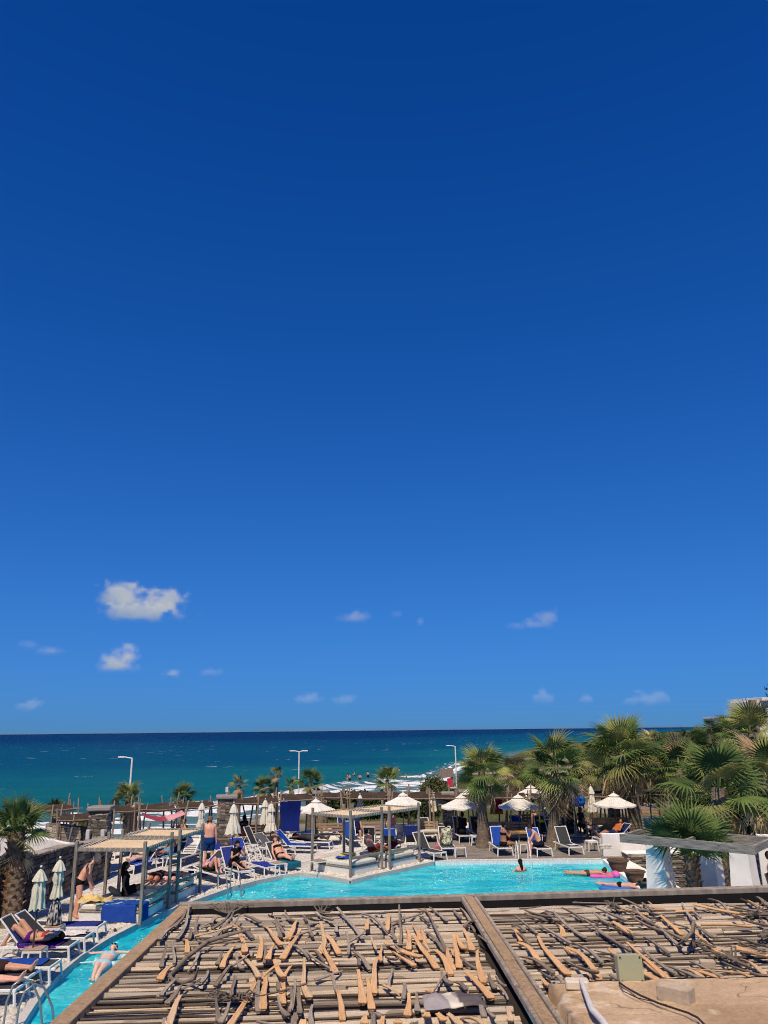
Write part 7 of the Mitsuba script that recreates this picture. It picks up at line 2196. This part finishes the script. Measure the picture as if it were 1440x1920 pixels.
# right hand group
P_ = sit(SEAT, 'f', .12, .97, ((.3, .1, -.9), (.1, .6, -.6)), legs=(((.15, 1, .05), (.1, .8, -.4), (0, .9, .2)), ((-.1, 1, .05), (-.05, .8, -.4), (0, .9, .2))))
person(P_, LM[14] @ mat((0, .75, 0), 0), 'woman in a green leaf printed dress sitting with her back to the pool', TAN, ('bun', BLACK_H), [('dress', (.62, .62, .48), (.13, .19, .07), 22)])
P_ = sit(SEAT, 'f', .05, .97, ((.25, .45, -.75), (-.5, .55, .55)), ((-.2, .5, -.8), (.5, .6, .2)), (((.1, 1, .0), (.0, .45, -1), (0, 1, -.1)), ((-.1, 1, .03), (0, .3, -1), (0, 1, -.1))), head=(0, .15, 1))
person(P_, LM[16] @ mat((.05, .48, 0), math.radians(-72)), 'woman in a dark bikini sitting sideways on a lounger beside the nearest tall palm', BROWN, ('bun', BLACK_H), [('briefs', BLK), ('bra', BLK)])
P_ = sit(SEAT, 'm', .55, 1.0, ((.15, .55, -.85), (-.1, .4, -.9)), legs=(((.15, 1, .0), (.05, .1, -1), (.1, 1, -.1)), ((-.15, 1, .0), (-.05, .05, -1), (-.1, 1, -.1))), head=(0, .7, .7), fat=1.08)
person(P_, LM[18] @ mat((.0, .55, 0), math.radians(78)), 'bare chested man in dark shorts sitting hunched on a lounger by the second tall palm', PINK, ('short', BROWN_H), [('shorts', (.018, .02, .035))])
P_ = lie(40, 'f', y=.95, knees=.25, arms='belly')
person(P_, LM[21], 'reclining person in an orange top at the right of the second tall palm', BROWN, ('short', BLACK_H), [('top', (.55, .15, .05)), ('shorts', (.02, .03, .10))])
bx_ = (12.785, 41.934, 0.000)
P_ = stand('m', 1.0, .0, ((.15, .35, -.9), (-.2, .8, .1)))
person(P_, mat((bx_[0], bx_[1], .01), math.radians(-70)), 'bare chested man in black shorts standing at the far right terrace', BROWN, ('short', BLACK_H), [('shorts', BLK)])
# in and under the far pergolas
for px_, rz, nm, sk, hr, w in [((-9.124, 36.997, 0.000), 150, 'man with dark hair sitting behind the left daybed canopies', TAN, ('short', BLACK_H), [('shorts', BLK)]), ((-6.624, 38.130, 0.000), 20, 'dark haired woman in black sitting on the wooden bench', DEEP, ('long', BLACK_H), [('dress', (.04, .02, .022))]),
                               ((-7.873, 36.281, 0.000), 60, 'person with dark hair sitting behind the man in blue shorts', BROWN, ('long', BLACK_H), [('top', BLK), ('shorts', BLK)]), ((-1.461, 38.782, 0.000), 190, 'person in a navy top sitting behind the couple daybed', TAN, ('short', BLACK_H), [('top', (.02, .03, .10)), ('shorts', BLK)]),
                               ((0.214, 39.750, 0.000), 170, 'person with a pink towel round the shoulders in the shade of the open parasol', PINK, ('long', BROWN_H), [('top', (.62, .30, .32)), ('shorts', (.6, .58, .55))]), ((7.124, 39.956, 0.000), 160, 'bare chested person sitting under the parasol behind the second tall palm', TAN, ('short', BROWN_H), [('shorts', (.1, .1, .3))]),
                               ((9.433, 40.156, 0.000), 200, 'person in purple sitting under the pergola by the bright blue bag', BROWN, ('short', BLACK_H), [('top', (.05, .03, .08)), ('trousers', BLK)]), ((3.482, 38.398, 0.000), 10, 'person in black sitting in the shade behind the banded column', DEEP, ('short', BLACK_H), [('top', BLK), ('shorts', BLK)])]:
    person(sit(.36, 'm' if 'man ' in nm[:4] else 'f', -.05, .97), mat((px_[0], px_[1], .01), math.radians(rz)), nm, sk, hr, w)

# --- in the pool
def float_pose(**k): return {**dict(sex='f', scale=.97), **k}


wz = WATER
bx_ = (4.996, 31.362, -0.140)
P_ = float_pose(root=(0, 0, -.38), torso=(0, .12, 1), face=(0, 1, 0), armR=((.5, .5, -.5), (.1, .8, .1)), armL=((-.5, .5, -.5), (-.1, .8, .1)), legR=((.1, .3, -1), (0, -.2, -1), (0, .6, -.8)), legL=((-.1, .1, -1), (0, -.2, -1), (0, .6, -.8)), head=(0, .1, 1))
person(P_, mat((bx_[0], bx_[1], wz + .02), math.radians(15)), 'dark haired woman bathing at the ladder with her back turned', PINK, ('long', BLACK_H), [('bra', (.3, .12, .1))])
# woman face down on a pink mat
a_, b_ = (6.496, 30.388, -0.050), (7.834, 30.200, -0.050)
ang = math.atan2(b_[1] - a_[1], b_[0] - a_[0])
P_ = float_pose(root=(0, 0, .05), torso=(1, 0, .10), face=(0, 0, -1), armR=((.8, -.5, -.15), (.9, .3, -.05)), armL=((.8, .5, -.15), (.9, -.3, -.05)), legR=((-1, -.05, -.02), (-1, 0, .02), (-1, 0, -.2)), legL=((-1, .12, -.02), (-1, .05, .05), (-1, 0, -.2)), head=(1, 0, .5), look=(1, .1, -.2), scale=.84)
person(P_, mat(((a_[0] + b_[0]) / 2 + .05, (a_[1] + b_[1]) / 2, wz + .05), ang), 'woman lying face down on a pink pool float', TAN, ('bun', BROWN_H), [('briefs', (.10, .06, .06))])
mk = thing('pool_float', 'bright pink inflatable pool float under the woman lying face down', 'pool float')
mc = ((a_[0] + b_[0]) / 2 + .05 + math.cos(ang) * .55, (a_[1] + b_[1]) / 2 + math.sin(ang) * .55, wz)
for i in range(4): obj('tube', to_tri(bone(((-.45, -.24 + i * .16, .02), .078), ((.25, -.24 + i * .16, .02), .078)), .1, 0), 'tinted_satin', mk, smooth=True, color=(.62, .12, .42), M=mat(mc, ang))
obj('headrest', to_tri(bone(((.42, -.22, .08), .12), ((.42, .22, .08), .12)), .1, 0), 'tinted_satin', mk, smooth=True, color=(.75, .16, .48), M=mat(mc, ang))
# person on a blue mat at the right edge
c_ = (7.735, 27.672, -0.050)
P_ = float_pose(root=(0, 0, .06), torso=(.75, -.6, .04), face=(0, 0, -1), armR=((.7, -.9, -.1), (1, -.1, -.05)), armL=((1, .1, -.1), (.9, -.5, -.05)), legR=((-.7, .75, .0), (-.5, .9, .05), (-.6, .7, .3)), legL=((-.95, .45, .0), (-.8, .6, .05), (-.6, .7, .3)), head=(.8, -.5, .25), look=(.3, .8, -.2), sex='m', scale=.8)
person(P_, mat((c_[0] - .05, c_[1] + .2, wz + .06), .2), 'person in black swimwear lying face down on a blue pool float by the terracotta bowl', PINK, ('short', BROWN_H), [('briefs', BLK)])
mk = thing('pool_float', 'blue inflatable pool float at the right edge of the pool', 'pool float')
for i in range(4): obj('tube', to_tri(bone(((-.5, -.26 + i * .17, .02), .085), ((.5, -.26 + i * .17, .02), .085)), .1, 0), 'tinted_satin', mk, smooth=True, color=(.03, .16, .50), M=mat((c_[0] - .12, c_[1] + .22, wz), .2 - .67))
# woman floating on her back in the channel
c_ = (-6.500, 19.611, -0.140)
P_ = float_pose(root=(0, 0, .02), torso=(.12, 1, .22), face=(0, -.2, 1), armR=((1, .15, .05), (.9, -.25, .05)), armL=((-1, .25, .1), (-1, -.05, .0)), legR=((.12, -1, .10), (.0, -1, -.55), (0, -.4, .6)), legL=((-.10, -1, -.05), (.0, -1, -.35), (0, -.4, .6)), head=(.1, 1, .35), look=(0, -.3, 1), scale=.98)
person(P_, mat((c_[0], c_[1], wz + .06), .1), 'woman in a pale blue bikini and sunglasses floating on her back in the pool channel', PALE, ('bun', BROWN_H), [('briefs', (.36, .56, .66)), ('bra', (.36, .56, .66)), ('sunglasses', (.01, .01, .01))])
mk = thing('pool_float', 'pale blue patterned swim ring behind the floating woman', 'pool float')
tor_ = trimesh.creation.torus(.34, .085, major_sections=36, minor_sections=14)
obj('ring', tor_, 'tinted_satin', mk, smooth=True, color=np.where((np.sin(np.arctan2(tor_.vertices[:, 1], tor_.vertices[:, 0]) * 9) > .3)[:, None], (.70, .80, .80), (.20, .55, .66)), M=mat((c_[0] + .05, c_[1] + .48, wz + .02)))
obj('rope', tube([(c_[0] - .3, c_[1] + .35, wz + .05), (c_[0] - .7, c_[1] + .32, wz + .035), (c_[0] - 1.15, c_[1] + .62, wz + .04)], .018, 6), 'tinted_matt', mk, smooth=True, color=(.70, .78, .78))

# bathers in the surf
for i, (p, lab, sk) in enumerate([((-7.368, 151.052, -4.000), 'leftmost bather wading in the surf in red', (.5, .06, .06)), ((-6.798, 149.414, -4.000), 'second bather wading beside the leftmost one', TAN), ((-6.300, 159.080, -4.000), 'bather standing farther out in the surf left of the lone palm', TAN),
                                  ((-4.928, 149.098, -4.000), 'bather bending in the white foam left of the lone palm', BROWN), ((-3.682, 158.609, -4.000), 'bather just left of the lone palm', TAN), ((3.609, 150.734, -4.000), 'bather in the surf right of the lone palm', TAN), ((2.649, 170.485, -4.000), 'farthest bather in the breaking wave right of the lone palm', PINK)]):
    person(stand('m', 1.0, .05, ((.5, .3, -.6), (.1, .6, -.3))), mat((p[0], p[1], SEA - .45), rng.uniform(0, 6)), lab, TAN if i else PINK, ('short', BLACK_H), [('top', sk) if i == 0 else ('shorts', BLK)])
# seated person and chair at the right edge
c_ = (10.482, 22.600, 0.834)
k = thing('terrace_chair', 'dark metal chair at the right edge behind the roof', 'chair')
Mc = mat((c_[0], c_[1], c_[2] - .5), .9)
for sx in (-.22, .22):
    obj('leg', tube([(sx, -.22, 0), (sx, -.2, .44), (sx, -.05, .44)], .014, 6), 'pole_grey', k, M=Mc); obj('leg', tube([(sx, .22, 0), (sx, .2, .45), (sx, .28, .85)], .014, 6), 'pole_grey', k, M=Mc)
obj('seat', box(-.22, .22, -.2, .2, .435, .455, .008), 'dark_mesh_fabric', k, M=Mc); obj('back', bar((0, .22, .52), (0, .27, .84), .42, .012, up=(0, 1, -.2)), 'dark_mesh_fabric', k, M=Mc)
person(sit(.45, 'm', -.1, 1.0), Mc @ mat((0, .1, 0), PI), 'tanned person seated on a dark chair at the right edge', TAN, ('short', BROWN_H), [('shorts', BLK)])
